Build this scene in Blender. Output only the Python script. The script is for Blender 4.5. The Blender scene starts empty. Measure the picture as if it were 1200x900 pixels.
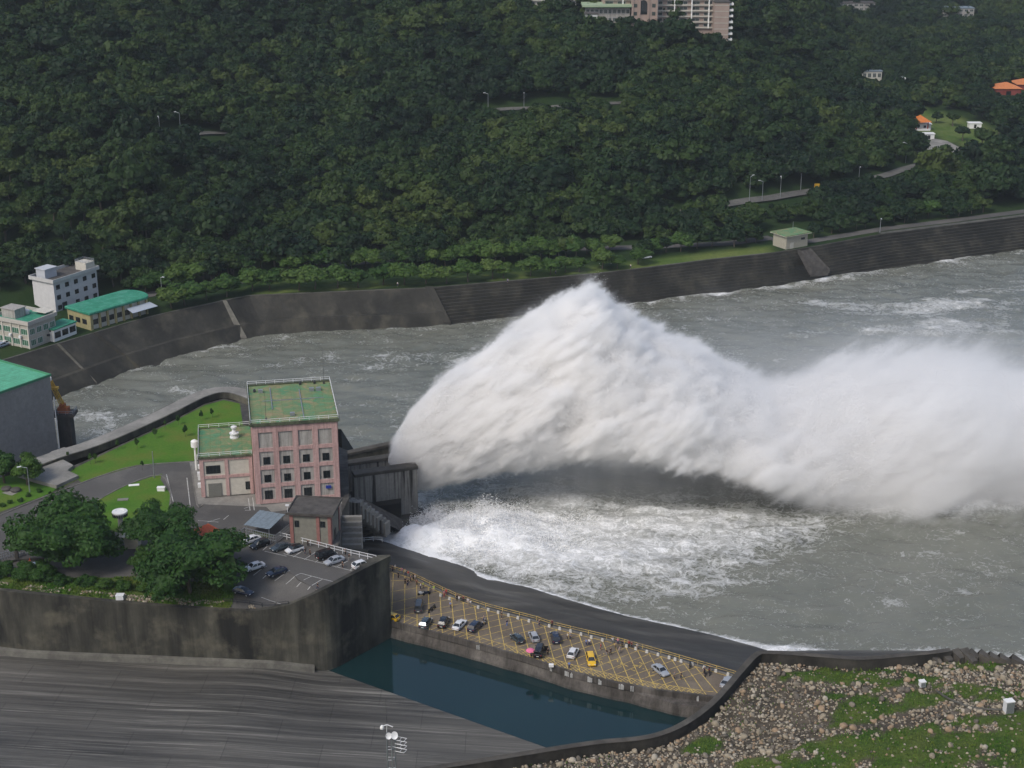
import bpy, bmesh, math, random
import numpy as np
from mathutils import Vector, Matrix
from mathutils.geometry import tessellate_polygon
random.seed(7); rng = np.random.default_rng(11)
R = math.radians
sc = bpy.context.scene
HAZE = 0.00007; EXPO = 0.34
COL = sc.collection
CH = 165.0; PITCH = R(20); F = 1800.0

# ------------------------------------------------------------------ camera
cd = bpy.data.cameras.new('camera'); cam = bpy.data.objects.new('camera', cd); COL.objects.link(cam)
cam.location = (0, 0, CH); cam.rotation_euler = (R(70), 0, 0)
cd.sensor_width = 36; cd.lens = 54; cd.clip_start = 1; cd.clip_end = 9000
sc.camera = cam
sp, cp = math.sin(PITCH), math.cos(PITCH)

def P(px, py, z=0.0):
    """surveyed point: where the sight line of photo pixel (px, py) meets height z"""
    u = (px-600)/F; v = (py-450)/F
    dy = cp - v*sp; dz = -sp - v*cp
    t = (z-CH)/dz
    return Vector((u*t, dy*t, z))
def PY(px, py, Y):
    u = (px-600)/F; v = (py-450)/F
    dy = cp - v*sp; dz = -sp - v*cp
    t = Y/dy
    return Vector((u*t, Y, CH+dz*t))
def proj(X, Y, Z):
    dz = Z-CH
    dep = Y*cp - dz*sp
    return 600+F*X/dep, 450+F*(-(dz*cp) - Y*sp)/dep
# sanity: a point on the axis
def lin(c):
    c = c/255.0
    return c/12.92 if c <= 0.04045 else ((c+0.055)/1.055)**2.4
def S(r, g, b): return (lin(r), lin(g), lin(b))

# ------------------------------------------------------------------ numpy noise
def _hash(i, j, k, seed):
    h = (i*374761393 + j*668265263 + k*2147483647 + seed*974634777) & 0xFFFFFFFF
    h = ((h ^ (h >> 13))*1274126177) & 0xFFFFFFFF
    h = ((h ^ (h >> 16))*2246822519) & 0xFFFFFFFF
    return ((h ^ (h >> 15)) & 0xFFFFFF)/float(0xFFFFFF)
def vnoise(x, y, z=None, seed=0):
    x = np.asarray(x, float); y = np.asarray(y, float)
    z = np.zeros_like(x) if z is None else np.asarray(z, float)
    xi = np.floor(x).astype(np.int64); yi = np.floor(y).astype(np.int64); zi = np.floor(z).astype(np.int64)
    xf, yf, zf = x-xi, y-yi, z-zi
    u = xf*xf*(3-2*xf); v = yf*yf*(3-2*yf); w = zf*zf*(3-2*zf)
    def L(k):
        a = _hash(xi, yi, zi+k, seed)*(1-u) + _hash(xi+1, yi, zi+k, seed)*u
        b = _hash(xi, yi+1, zi+k, seed)*(1-u) + _hash(xi+1, yi+1, zi+k, seed)*u
        return a*(1-v)+b*v
    return L(0)*(1-w)+L(1)*w
def fbm(x, y, z=None, oct=4, seed=0, gain=.5):
    s = 0; a = 1; n = 0; f = 1
    for o in range(oct):
        s = s + a*vnoise(x*f, y*f, None if z is None else z*f, seed+o*17); n += a; a *= gain; f *= 2.03
    return s/n - .5
def sstep(a, b, x):
    t = np.clip((x-a)/(b-a), 0, 1); return t*t*(3-2*t)

# ------------------------------------------------------------------ objects
def tag(o, label=None, cat=None, group=None, kind=None):
    if label: o['label'] = label
    if cat: o['category'] = cat
    if group: o['group'] = group
    if kind: o['kind'] = kind
    return o
def empty(name, loc, rz=0, label=None, cat=None, group=None):
    o = bpy.data.objects.new(name, None); COL.objects.link(o)
    o.location = loc; o.rotation_euler = (0, 0, rz); o.empty_display_size = .5
    return tag(o, label, cat, group)
def link(name, me, mats, parent=None, loc=None):
    o = bpy.data.objects.new(name, me); COL.objects.link(o)
    if mats is not None:
        for m in (mats if isinstance(mats, (list, tuple)) else [mats]): me.materials.append(m)
    if parent: o.parent = parent
    if loc is not None: o.location = loc
    return o
def part(name, me_obj, parent, loc=(0, 0, 0), rz=0, scale=None, label=None):
    """one more copy of a mesh object as a part of another thing"""
    o = me_obj.copy(); o.name = name; COL.objects.link(o); o.parent = parent; o.location = loc; o.rotation_euler = (0, 0, rz)
    if scale: o.scale = scale
    for k in list(o.keys()): del o[k]
    if label: o['label'] = label
    return o
def copy_tree(o, parent=None):
    c = o.copy(); COL.objects.link(c); c.parent = parent
    for ch in o.children: copy_tree(ch, c)
    return c

class MB:
    def __init__(s): s.v = []; s.f = []; s.m = []
    def add(s, vs, fs, mi=0):
        b = len(s.v); s.v += [tuple(x) for x in vs]
        s.f += [tuple(b+i for i in q) for q in fs]; s.m += [mi]*len(fs); return s
    def box(s, x0, y0, z0, x1, y1, z1, mi=0):
        return s.add([(x0,y0,z0),(x1,y0,z0),(x1,y1,z0),(x0,y1,z0),(x0,y0,z1),(x1,y0,z1),(x1,y1,z1),(x0,y1,z1)],
                     [(0,3,2,1),(4,5,6,7),(0,1,5,4),(1,2,6,5),(2,3,7,6),(3,0,4,7)], mi)
    def prism(s, pts, z0, z1, mi=0):
        """closed outline (xy) extruded from z0 to z1 (numbers or per-point lists)"""
        n = len(pts)
        Z0 = z0 if hasattr(z0, '__len__') else [z0]*n; Z1 = z1 if hasattr(z1, '__len__') else [z1]*n
        ar = sum(pts[i][0]*pts[(i+1) % n][1]-pts[(i+1) % n][0]*pts[i][1] for i in range(n))
        if ar < 0: pts = list(pts)[::-1]; Z0 = list(Z0)[::-1]; Z1 = list(Z1)[::-1]
        vs = [(p[0], p[1], z) for p, z in zip(pts, Z0)]+[(p[0], p[1], z) for p, z in zip(pts, Z1)]
        tri = tessellate_polygon([[Vector((p[0], p[1], 0)) for p in pts]])
        fs = []
        for t in tri:
            a, b, c = t
            cr = (pts[b][0]-pts[a][0])*(pts[c][1]-pts[a][1])-(pts[b][1]-pts[a][1])*(pts[c][0]-pts[a][0])
            if cr < 0: t = (a, c, b)
            fs.append((n+t[0], n+t[1], n+t[2])); fs.append((t[2], t[1], t[0]))
        fs += [(i, (i+1) % n, n+(i+1) % n, n+i) for i in range(n)]
        return s.add(vs, fs, mi)
    def sheet(s, pts, z=None, mi=0):
        vs = [Vector((p[0], p[1], p[2] if z is None else z)) for p in pts]
        tri = tessellate_polygon([[Vector((p[0], p[1], 0)) for p in vs]])
        fs = []
        for a, b, c in tri:
            cr = (vs[b].x-vs[a].x)*(vs[c].y-vs[a].y)-(vs[b].y-vs[a].y)*(vs[c].x-vs[a].x)
            fs.append((a, b, c) if cr > 0 else (a, c, b))
        return s.add(vs, fs, mi)
    def strip(s, a, b, w, z, mi=0):
        a = Vector((a[0], a[1], 0)); b = Vector((b[0], b[1], 0)); d = (b-a)
        if d.length < 1e-4: return s
        n = Vector((-d.y, d.x, 0)).normalized()*w/2
        return s.add([(a.x-n.x, a.y-n.y, z), (b.x-n.x, b.y-n.y, z), (b.x+n.x, b.y+n.y, z), (a.x+n.x, a.y+n.y, z)], [(0,1,2,3)], mi)
    def tube(s, a, b, r, n=6, mi=0, r2=None, cap=True):
        a = Vector(a); b = Vector(b); d = (b-a)
        if d.length < 1e-5: return s
        q = d.to_track_quat('Z', 'Y'); r2 = r if r2 is None else r2
        vs = [a+q @ Vector((r*math.cos(2*math.pi*i/n), r*math.sin(2*math.pi*i/n), 0)) for i in range(n)]
        vs += [b+q @ Vector((r2*math.cos(2*math.pi*i/n), r2*math.sin(2*math.pi*i/n), 0)) for i in range(n)]
        fs = [(i, (i+1) % n, n+(i+1) % n, n+i) for i in range(n)]
        if cap: fs += [tuple(range(n))[::-1], tuple(range(n, 2*n))]
        return s.add(vs, fs, mi)
    def lathe(s, prof, c=(0, 0, 0), n=16, mi=0):
        b = []; 
        for r, z in prof:
            b += [(c[0]+r*math.cos(2*math.pi*i/n), c[1]+r*math.sin(2*math.pi*i/n), c[2]+z) for i in range(n)]
        fs = []
        for k in range(len(prof)-1):
            fs += [(k*n+i, k*n+(i+1) % n, (k+1)*n+(i+1) % n, (k+1)*n+i) for i in range(n)]
        fs += [tuple(range(n))[::-1], tuple(range((len(prof)-1)*n, len(prof)*n))]
        return s.add(b, fs, mi)
    def loft(s, rows, mi=0, close=False):
        n = len(rows[0]); vs = [p for r in rows for p in r]; fs = []
        for k in range(len(rows)-1):
            for i in range(n if close else n-1):
                j = (i+1) % n
                fs.append((k*n+i, k*n+j, (k+1)*n+j, (k+1)*n+i))
        return s.add(vs, fs, mi)
    def build(s, name, mats, parent=None, smooth=False, loc=None):
        me = bpy.data.meshes.new(name); me.from_pydata(s.v, [], s.f)
        o = link(name, me, mats, parent, loc)
        me.polygons.foreach_set('material_index', s.m)
        if smooth: me.polygons.foreach_set('use_smooth', [True]*len(me.polygons))
        me.update(); return o
def bevelled(o, w=.03, seg=1):
    m = o.modifiers.new('bevel', 'BEVEL'); m.width = w; m.segments = seg; m.limit_method = 'ANGLE'; return o
def fast_mesh(name, V, Fq, smooth=False):
    """numpy verts (n,3), faces (m,k)"""
    V = np.asarray(V, np.float32); Fq = np.asarray(Fq, np.int32); k = Fq.shape[1]
    me = bpy.data.meshes.new(name)
    me.vertices.add(len(V)); me.vertices.foreach_set('co', V.ravel())
    me.loops.add(Fq.size); me.loops.foreach_set('vertex_index', Fq.ravel())
    me.polygons.add(len(Fq)); me.polygons.foreach_set('loop_start', np.arange(0, Fq.size, k, dtype=np.int32))
    me.polygons.foreach_set('loop_total', np.full(len(Fq), k, np.int32))
    if smooth: me.polygons.foreach_set('use_smooth', np.ones(len(Fq), bool))
    me.update(); me.validate(); return me
def grid_faces(nu, nv):
    i = np.arange(nu-1)[:, None]*nv+np.arange(nv-1)[None, :]
    return np.stack([i, i+nv, i+nv+1, i+1], -1).reshape(-1, 4)
def attr(me, name, vals):
    a = me.attributes.new(name, 'FLOAT', 'POINT'); a.data.foreach_set('value', np.asarray(vals, np.float32).ravel())

# ------------------------------------------------------------------ materials
class NT:
    def __init__(s, name):
        s.m = bpy.data.materials.new(name); s.m.use_nodes = True; s.t = s.m.node_tree; s.t.nodes.clear()
        s.out = s.n('ShaderNodeOutputMaterial')
    def n(s, typ, **kw):
        x = s.t.nodes.new(typ)
        for k, v in kw.items():
            if hasattr(x, k) and k not in ('Scale',): setattr(x, k, v)
        return x
    def l(s, a, b): s.t.links.new(a, b)
    def setin(s, node, key, val):
        if hasattr(val, 'links') or isinstance(val, bpy.types.NodeSocket): s.l(val, node.inputs[key])
        else: node.inputs[key].default_value = val
    def pos(s, scale=(1, 1, 1), obj=False):
        g = s.n('ShaderNodeTexCoord').outputs['Object'] if obj else s.n('ShaderNodeNewGeometry').outputs['Position']
        m = s.n('ShaderNodeMapping'); m.inputs['Scale'].default_value = scale; s.l(g, m.inputs[0]); return m.outputs[0]
    def noise(s, vec, scale, detail=4, rough=.55, dist=0.0):
        x = s.n('ShaderNodeTexNoise'); s.l(vec, x.inputs['Vector']); x.inputs['Scale'].default_value = scale
        x.inputs['Detail'].default_value = detail; x.inputs['Roughness'].default_value = rough; x.inputs['Distortion'].default_value = dist
        return x.outputs['Fac']
    def ramp(s, fac, stops, interp='LINEAR'):
        x = s.n('ShaderNodeValToRGB'); s.l(fac, x.inputs[0]); e = x.color_ramp.elements; x.color_ramp.interpolation = interp
        while len(e) < len(stops): e.new(.5)
        for q, (p, c) in zip(e, stops):
            q.position = p; q.color = (*c, 1) if hasattr(c, '__len__') else (c, c, c, 1)
        return x.outputs[0]
    def mix(s, f, a, b, typ='MIX'):
        x = s.n('ShaderNodeMix'); x.data_type = 'RGBA'; x.blend_type = typ
        s.setin(x, 0, f)
        for k, v in ((6, a), (7, b)):
            if isinstance(v, bpy.types.NodeSocket): s.l(v, x.inputs[k])
            else: x.inputs[k].default_value = (*v, 1)
        return x.outputs[2]
    def math(s, op, a, b=0.0, clamp=False):
        x = s.n('ShaderNodeMath'); x.operation = op; x.use_clamp = clamp
        s.setin(x, 0, a); s.setin(x, 1, b); return x.outputs[0]
    def attr(s, name):
        x = s.n('ShaderNodeAttribute'); x.attribute_name = name; return x.outputs['Fac']
    def bsdf(s, col, rough=.8, bump=None, bstr=.3, bdist=.1, metal=0.0, spec=.3):
        b = s.n('ShaderNodeBsdfPrincipled')
        if isinstance(col, bpy.types.NodeSocket): s.l(col, b.inputs['Base Color'])
        else: b.inputs['Base Color'].default_value = (*col, 1)
        s.setin(b, 'Roughness', rough); b.inputs['Metallic'].default_value = metal
        b.inputs['Specular IOR Level'].default_value = spec
        if bump is not None:
            k = s.n('ShaderNodeBump'); k.inputs['Strength'].default_value = bstr; k.inputs['Distance'].default_value = bdist
            s.l(bump, k.inputs['Height']); s.l(k.outputs[0], b.inputs['Normal'])
        s.l(b.outputs[0], s.out.inputs['Surface']); return b
def simple(name, col, rough=.6, var=.15, scale=2.0, metal=0.0, spec=.3, bstr=.15, obj=True):
    t = NT(name); p = t.pos(obj=obj); n = t.noise(p, scale, 5, .6)
    lo = tuple(c*(1-var) for c in col); hi = tuple(min(1, c*(1+var)) for c in col)
    t.bsdf(t.ramp(n, [(.3, lo), (.7, hi)]), rough, n, bstr, .03, metal, spec); return t.m
def stained(name, base, dark, light=None, vscale=(.5, .5, .05), amt=(.38, .62), fine=1.5, rough=.85, bump=.25):
    """weathered concrete: streaks run down it, blotches and fine grain"""
    t = NT(name); a = t.noise(t.pos(vscale), 1.0, 6, .65, .3); b = t.noise(t.pos(), .12, 5, .6); c = t.noise(t.pos(), fine, 6, .7)
    col = t.mix(t.ramp(a, [(amt[0], 0), (amt[1], 1)]), dark, base)
    if light: col = t.mix(t.ramp(b, [(.52, 0), (.72, .8)]), col, light)
    if vscale[2] < vscale[0]*.5:
        s2 = t.noise(t.pos((vscale[0]*5, vscale[1]*5, vscale[2]*1.2)), 1.0, 4, .7); col = t.mix(.5, col, t.ramp(s2, [(.36, .45), (.5, .95), (.7, 1.25)]), 'MULTIPLY')
    col = t.mix(.55, col, t.ramp(c, [(.25, .45), (.75, 1.0)]), 'MULTIPLY')
    t.bsdf(col, rough, c, bump, .08); return t.m
M = {}
M['white'] = simple('white_paint', (.72, .72, .70), .5, .06)
M['cream'] = simple('cream_render', (.48, .46, .40), .8, .12, 1.2)
M['glass'] = simple('dark_glass', (.012, .016, .018), .12, .3, .5, spec=.6)
M['glass_green'] = simple('green_curtained_glass', (.06, .14, .09), .25, .4, 1.5, spec=.5)
M['steel'] = simple('galvanised_steel', (.32, .34, .36), .45, .15, 3, .6)
M['white_metal'] = simple('white_metal', (.62, .63, .64), .4, .08, 3)
M['dark_metal'] = simple('dark_metal', (.03, .032, .035), .5, .2, 3)
M['yellow_paint'] = simple('yellow_paint', (.55, .33, .035), .5, .15, 2)
M['rubber'] = simple('rubber', (.012, .012, .012), .8, .2, 5)
M['red'] = simple('red_paint', (.35, .03, .02), .5, .15, 2)
M['orange_roof'] = simple('orange_roof_sheet', (.42, .085, .03), .6, .2, .8)
M['grey_roof'] = simple('grey_roof_sheet', (.16, .2, .23), .5, .2, 1.5)
M['blue_sign'] = simple('blue_sign', (.02, .04, .25), .5, .1)
M['stone_dark'] = simple('dark_slab', (.07, .065, .06), .9, .35, .6)
M['grey_panel'] = stained('grey_panel', (.42, .40, .37), (.25, .235, .215), None, (.9, .9, .09), (.30, .55), 1.2, .8, .1)
M['pink'] = stained('pink_tile', (.54, .36, .335), (.40, .255, .235), None, (.8, .8, .09), (.28, .52), 2.0, .7, .1)
M['asphalt'] = stained('asphalt', (.115, .110, .103), (.08, .077, .073), (.15, .142, .13), (.06, .06, .06), (.35, .7), 3.0, .9)
M['asphalt_lot'] = stained('worn_tarmac_deck', (.18, .148, .113), (.13, .105, .08), (.235, .20, .15), (.12, .12, .12), (.35, .65), 2.0, .9)
M['pave'] = stained('light_concrete', (.27, .26, .235), (.17, .165, .15), (.36, .345, .315), (.15, .15, .15), (.3, .6), 1.2)
M['kerb'] = stained('kerb_concrete', (.2, .19, .17), (.10, .1, .09), None, (.4, .4, .4), (.3, .6), 2)
M['wall'] = stained('stained_wall_concrete', (.105, .10, .078), (.024, .024, .021), (.18, .165, .12), (.10, .10, .022), (.40, .62), .6, .85, .4)
M['wall_light'] = stained('pale_concrete', (.17, .165, .14), (.09, .085, .075), None, (.3, .3, .3), (.3, .6), 1)
M['pier'] = stained('streaked_pier_concrete', (.27, .26, .235), (.03, .028, .025), None, (.7, .7, .03), (.36, .50), 1.2, .85, .4)
M['bank'] = stained('mossy_bank_concrete', (.060, .057, .048), (.022, .022, .019), (.095, .088, .066), (.06, .06, .06), (.35, .7), .8, .9, .5)
M['bank_light'] = stained('bank_kerb', (.13, .125, .11), (.06, .06, .05), None, (.2, .2, .2), (.35, .65), 1.0)
M['paint_white'] = stained('worn_white_marking', (.5, .5, .48), (.25, .25, .24), None, (1, 1, 1), (.3, .55), 3)
M['paint_yellow'] = stained('worn_yellow_marking', (.62, .45, .12), (.26, .20, .10), None, (1, 1, 1), (.34, .54), 3)
def mat_green_roof(name, c1, c2, c3):
    t = NT(name); p = t.pos(obj=True); a = t.noise(p, .33, 6, .7, 1.0); b = t.noise(p, 1.6, 5, .7)
    br = t.n('ShaderNodeTexBrick'); t.l(p, br.inputs['Vector']); br.inputs['Scale'].default_value = .2
    br.inputs['Mortar Size'].default_value = .015; br.offset = 0
    br.inputs['Color1'].default_value = (1, 1, 1, 1); br.inputs['Color2'].default_value = (.8, .8, .8, 1); br.inputs['Mortar'].default_value = (.75, .7, .6, 1)
    col = t.ramp(a, [(.36, c1), (.50, c2), (.62, c3)])
    col = t.mix(.8, col, br.outputs['Color'], 'MULTIPLY'); col = t.mix(.4, col, t.ramp(b, [(.3, .5), (.7, 1.)]), 'MULTIPLY')
    t.bsdf(col, .75, b, .1, .02); return t.m
M['roof_green_old'] = mat_green_roof('faded_green_roof', (.08, .25, .13), (.17, .24, .11), (.30, .25, .14))
M['roof_green'] = mat_green_roof('green_roof', (.03, .22, .13), (.04, .27, .17), (.09, .32, .23))
M['roof_mint'] = mat_green_roof('mint_roof', (.10, .40, .24), (.12, .44, .28), (.10, .36, .22))
def mat_brushed():
    t = NT('flow_worn_chute_concrete')
    p = t.pos((.012, .42, 0)); a = t.noise(p, 1.0, 8, .75, 0); b = t.noise(t.pos((.012, .03, 0)), 1., 4, .5); c = t.noise(t.pos((.12, 1.8, 0)), 1., 6, .7)
    # joints across and along
    col = t.ramp(a, [(.27, (.024, .024, .022)), (.45, (.058, .056, .051)), (.58, (.12, .115, .102)), (.70, (.28, .265, .235))])
    col = t.mix(t.ramp(b, [(.40, 0), (.64, .55)]), col, (.15, .14, .12))
    col = t.mix(.5, col, t.ramp(c, [(.25, .4), (.75, 1.2)]), 'MULTIPLY')
    d = t.noise(t.pos((.022, 1.6, 0)), 1., 8, .8); e = t.noise(t.pos((.02, .2, 0)), 1., 3, .5)
    col = t.mix(t.math('MULTIPLY', t.ramp(d, [(.53, 0), (.62, .95)]), t.ramp(e, [(.42, .15), (.6, 1)])), col, (.30, .285, .25))
    col = t.mix(t.ramp(d, [(.33, .85), (.42, 0)]), col, (.016, .016, .015))
    br = t.n('ShaderNodeTexBrick'); t.l(t.pos((1, 1, 1)), br.inputs['Vector']); br.inputs['Scale'].default_value = 1.0; br.inputs['Brick Width'].default_value = 18; br.inputs['Row Height'].default_value = 9; br.inputs['Mortar Size'].default_value = .07
    br.inputs['Color1'].default_value = (1, 1, 1, 1); br.inputs['Color2'].default_value = (.86, .86, .86, 1); br.inputs['Mortar'].default_value = (.45, .45, .45, 1); col = t.mix(.8, col, br.outputs['Color'], 'MULTIPLY')
    t.bsdf(col, .6, d, .35, .05); return t.m
M['chute'] = mat_brushed()
def mat_wet():
    t = NT('wet_black_concrete'); a = t.noise(t.pos((.03, .12, .12)), 1.0, 7, .65, .4); c = t.noise(t.pos(), .9, 5, .7)
    col = t.ramp(a, [(.3, (.012, .012, .012)), (.46, (.026, .025, .024)), (.54, (.055, .052, .046)), (.64, (.12, .115, .10))])
    t.bsdf(col, t.ramp(a, [(.3, .35), (.7, .7)]), c, .25, .05, spec=.3); return t.m
M['wet'] = mat_wet()
def mat_grass(name, a, b, c, soil=False):
    t = NT(name); n1 = t.noise(t.pos(), .12, 5, .6); n2 = t.noise(t.pos(), 1.8, 6, .75)
    col = t.ramp(n1, [(.3, a), (.5, b), (.7, c)]); col = t.mix(.6, col, t.ramp(n2, [(.25, .4), (.75, 1.15)]), 'MULTIPLY')
    t.bsdf(col, .95, n2, .5, .15, spec=.1); return t.m
M['lawn'] = mat_grass('mown_lawn', (.05, .14, .016), (.08, .17, .022), (.12, .155, .03))
M['bank_lawn'] = mat_grass('bank_grass', (.05, .095, .018), (.08, .12, .03), (.10, .12, .035))
# ================================================================== THE SETTING
ZW, ZB, ZT, ZK = -8.0, -3.5, 15.0, 4.0        # river, basin, terrace and far-bank levels
# ---- far bank line, surveyed
TOPPX = [(-260,470),(-120,447),(0,424),(60,406),(110,391),(150,379),(180,371),(215,363),(262,353),(292,347),(360,344),(430,341),(503,338),(560,333),(609,329),(655,325),(700,321),(760,314),(830,305),(904,297),(950,290),(1033,275),(1110,265),(1200,254),(1330,240),(1500,225)]
WATPX = [(-260,600),(-120,545),(30,482),(100,454),(160,431),(185,424),(212,415),(240,408),(283,397),(312,393),(375,387),(450,385),(524,380),(577,374),(625,369),(668,363),(712,358),(770,351),(840,343),(915,334),(965,326),(1045,313),(1118,304),(1210,291),(1340,277),(1510,258)]
TOP = np.array([P(x, y, ZK)[:] for x, y in TOPPX]); WAT = np.array([P(x, y, ZW)[:] for x, y in WATPX])
TOP = np.vstack([[TOP[0]+(-400, -250, 0)], TOP, [TOP[-1]+(300, 190, 0), TOP[-1]+(900, 420, 0)]])
WAT = np.vstack([[WAT[0]+(-400, -250, 0)], WAT, [WAT[-1]+(300, 185, 0), WAT[-1]+(900, 400, 0)]])
def ytop(X): return np.interp(X, TOP[:, 0], TOP[:, 1])
def ywat(X): return np.interp(X, WAT[:, 0], WAT[:, 1])
def H(X, Y):
    """terrain height on the far side"""
    X = np.asarray(X, float); Y = np.asarray(Y, float)
    d = Y-ytop(X)
    q = X-(Y-650)*.13
    m = 1-sstep(75, 200, q)
    s = np.maximum(0, d-48)
    ridge = m*(.2*np.minimum(s, 420)+.05*np.maximum(0, s-420))*sstep(0, 40, s)
    roll = (fbm(X*.008, Y*.008, oct=3, seed=5))*26*sstep(20, 150, s)*(.35+.65*m)
    flat = .018*s + .12*np.maximum(0, q-330)*sstep(100, 300, s)*.3
    far = .16*np.maximum(0, Y-1480)*sstep(1480, 2100, Y)
    return ZK + np.where(d > 0, ridge+roll+flat+far, 0)
def hit(px, py, lift=0.0):
    """terrain point seen at a pixel"""
    a = 560.0
    last = None
    for Y in np.arange(480, 3400, 2.0):
        p = PY(px, py, Y)
        if p.z < float(H(p.x, p.y))+lift: return Vector((p.x, p.y, float(H(p.x, p.y))))
    return PY(px, py, 3000)

# ---- far terrain
xs = np.concatenate([np.linspace(-2600, -420, 40), np.arange(-410, 620, 7.0), np.linspace(630, 2800, 44)])
ts = np.concatenate([[0, 1.5, 4, 8, 14], np.arange(20, 900, 8.0), np.linspace(910, 3600, 55)])
XX, TT = np.meshgrid(xs, ts, indexing='ij'); YY = ytop(XX)+TT; ZZ = H(XX, YY)
ZZ[:, 0] = ZK; 
me = fast_mesh('terrain', np.stack([XX, YY, ZZ], -1).reshape(-1, 3), grid_faces(len(xs), len(ts)), True)
LAWNS = [  # pixel polygons of mown ground on the far bank
    [(735,318),(905,296),(905,287),(800,300),(735,308)],
    [(300,346),(700,320),(700,312),(520,326),(300,334)],
    [(1066,132),(1075,126),(1110,134),(1160,150),(1200,155),(1215,172),(1120,168),(1095,160),(1070,150)]]
def inpoly(x, y, poly):
    c = np.zeros(np.shape(x), bool); n = len(poly)
    for i in range(n):
        x1, y1 = poly[i]; x2, y2 = poly[(i+1) % n]
        if y1 == y2: continue
        c ^= ((y1 > y) != (y2 > y)) & (x < (x2-x1)*(y-y1)/(y2-y1)+x1)
    return c
pxx, pyy = proj(XX, YY, ZZ)
lm = np.zeros_like(XX)
for L in LAWNS: lm[inpoly(pxx, pyy, L)] = 1
attr(me, 'lawn', lm)
t = NT('hill_ground'); n1 = t.noise(t.pos(), .05, 5, .6); n2 = t.noise(t.pos(), .7, 6, .7)
g = t.ramp(n1, [(.3, (.014, .034, .010)), (.7, (.028, .05, .014))]); g2 = t.ramp(n1, [(.35, (.07, .12, .025)), (.65, (.13, .16, .045))])
col = t.mix(t.attr('lawn'), g, g2); col = t.mix(.5, col, t.ramp(n2, [(.3, .4), (.7, 1.1)]), 'MULTIPLY'); t.bsdf(col, .95, n2, .5, .3, spec=.1)
M['hill'] = t.m
tag(link('terrain', me, t.m), kind='structure')
# ---- one great sheet under everything
b = MB(); b.sheet([(-3000, -600, -14), (3200, -600, -14), (3200, 900, -14), (-3000, 900, -14)]); tag(b.build('ground', M['stone_dark']), kind='structure')

# ---- river
def foam_field(X, Y):
    px, py = proj(X, Y, np.full_like(X, ZW))
    f = np.zeros_like(X)
    # boil below the second outlet, spreading to the right
    yc = np.interp(px, [440, 500, 560, 620, 700, 800, 900, 1000], [634, 636, 628, 628, 632, 628, 618, 610])
    hw = np.interp(px, [430, 450, 500, 560, 640, 740, 850, 950, 1020], [3, 5, 18, 37, 56, 62, 50, 30, 10])
    cut = np.where(py > yc, 1.15, .9)
    q = np.abs(py-yc)/(hw*cut)
    a = (1-sstep(.2, 1.3, q))*np.interp(px, [430, 460, 560, 680, 800, 900, 960, 1040], [1, 1.1, 1.0, .74, .58, .46, .3, 0])
    a = a*(px > 425)
    f = np.maximum(f, a)
    # second weaker band to lower right, towards the dark concrete
    yc2 = np.interp(px, [560, 700, 850, 1000], [668, 690, 705, 700]); q = np.abs(py-yc2)/26
    f = np.maximum(f, (1-sstep(.2, 1.1, q))*np.interp(px, [540, 600, 700, 780, 860], [0, .45, .34, .16, 0]))
    # landing zone of the plume
    q = np.hypot((px-1060)/230, (py-560)/52); f = np.maximum(f, 1.1*(1-sstep(.5, 1.05, q)))
    # lines of foam along the far wall and the near concrete
    yb = np.interp(px, [x for x, y in WATPX], [y for x, y in WATPX])
    e = np.interp(px, [0, 300, 640, 700, 760, 830, 940, 1000, 1040, 1200], [.1, .1, .2, .8, 1.05, .9, .95, .6, .2, .15])
    f = np.maximum(f, (e*(.55+2.2*fbm(X*.11, Y*.05, seed=33)))*(1-sstep(0, 7, py-yb)))
    yg = np.interp(px, [430, 506, 570, 619, 667, 735, 787, 844, 900, 1004, 1100, 1250], [630, 649, 677, 688, 703, 722, 733, 746, 758, 765, 760, 770])
    f = np.maximum(f, np.interp(px, [430, 560, 760, 900, 1000], [1, .9, .9, .7, .3])*(1-sstep(0, 4, yg-py))*(py < yg+12))
    # scattered streaks
    st = fbm(X*.022+1.8*fbm(X*.02, Y*.02, seed=3), Y*.06+1.2*fbm(X*.03, Y*.03, seed=19), oct=4, seed=21)
    f = f + .36*sstep(.07, .26, st)*np.where((px > 850) & (py > 600), .25, 1)+.22*sstep(.14, .3, fbm(X*.11, Y*.2, oct=3, seed=23))
    f = f + .04*sstep(700, 800, px)*sstep(420, 380, py)
    return f, px, py
xs = np.concatenate([np.linspace(-2600, -330, 24), np.arange(-320, 330, 1.0), np.linspace(332, 420, 30), np.linspace(440, 2800, 30)])
ys = np.concatenate([np.linspace(-200, 255, 20), np.arange(262, 680, 1.0), np.linspace(690, 1500, 25)])
XX, YY = np.meshgrid(xs, ys, indexing='ij')
FO, pxx, pyy = foam_field(XX, YY)
wx = XX+6*fbm(XX*.03, YY*.03, seed=8); wy = YY+6*fbm(XX*.03, YY*.03, seed=9)
zz = 1.3*fbm(wx*.035, wy*.07, oct=3, seed=1)+1.7*fbm(wx*.11, wy*.20, oct=4, seed=2)
rid = 1-2*np.abs(fbm(wx*.09, wy*.16, oct=3, seed=31)); zz += .75*(rid-.8)
boil = np.clip(FO-.35, 0, 1)*np.exp(-np.maximum(0, 28-(pyy-np.interp(pxx, [x for x, y in WATPX], [y for x, y in WATPX])))/6)
zz += boil*(3.0*fbm(XX*.14, YY*.14, oct=4, seed=12)+1.6*(1-2*np.abs(fbm(XX*.3, YY*.3, oct=3, seed=13))))
mound = np.exp(-(((pxx-555)/75)**2+((pyy-628)/24)**2))*3.6+np.exp(-(((pxx-490)/45)**2+((pyy-637)/9)**2))*2.2
zz *= 1-.75*np.exp(-np.abs(pyy-np.interp(pxx, [430, 506, 570, 619, 667, 735, 787, 844, 900, 1004, 1100], [630, 649, 677, 688, 703, 722, 733, 746, 758, 765, 760]))/8)
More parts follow.
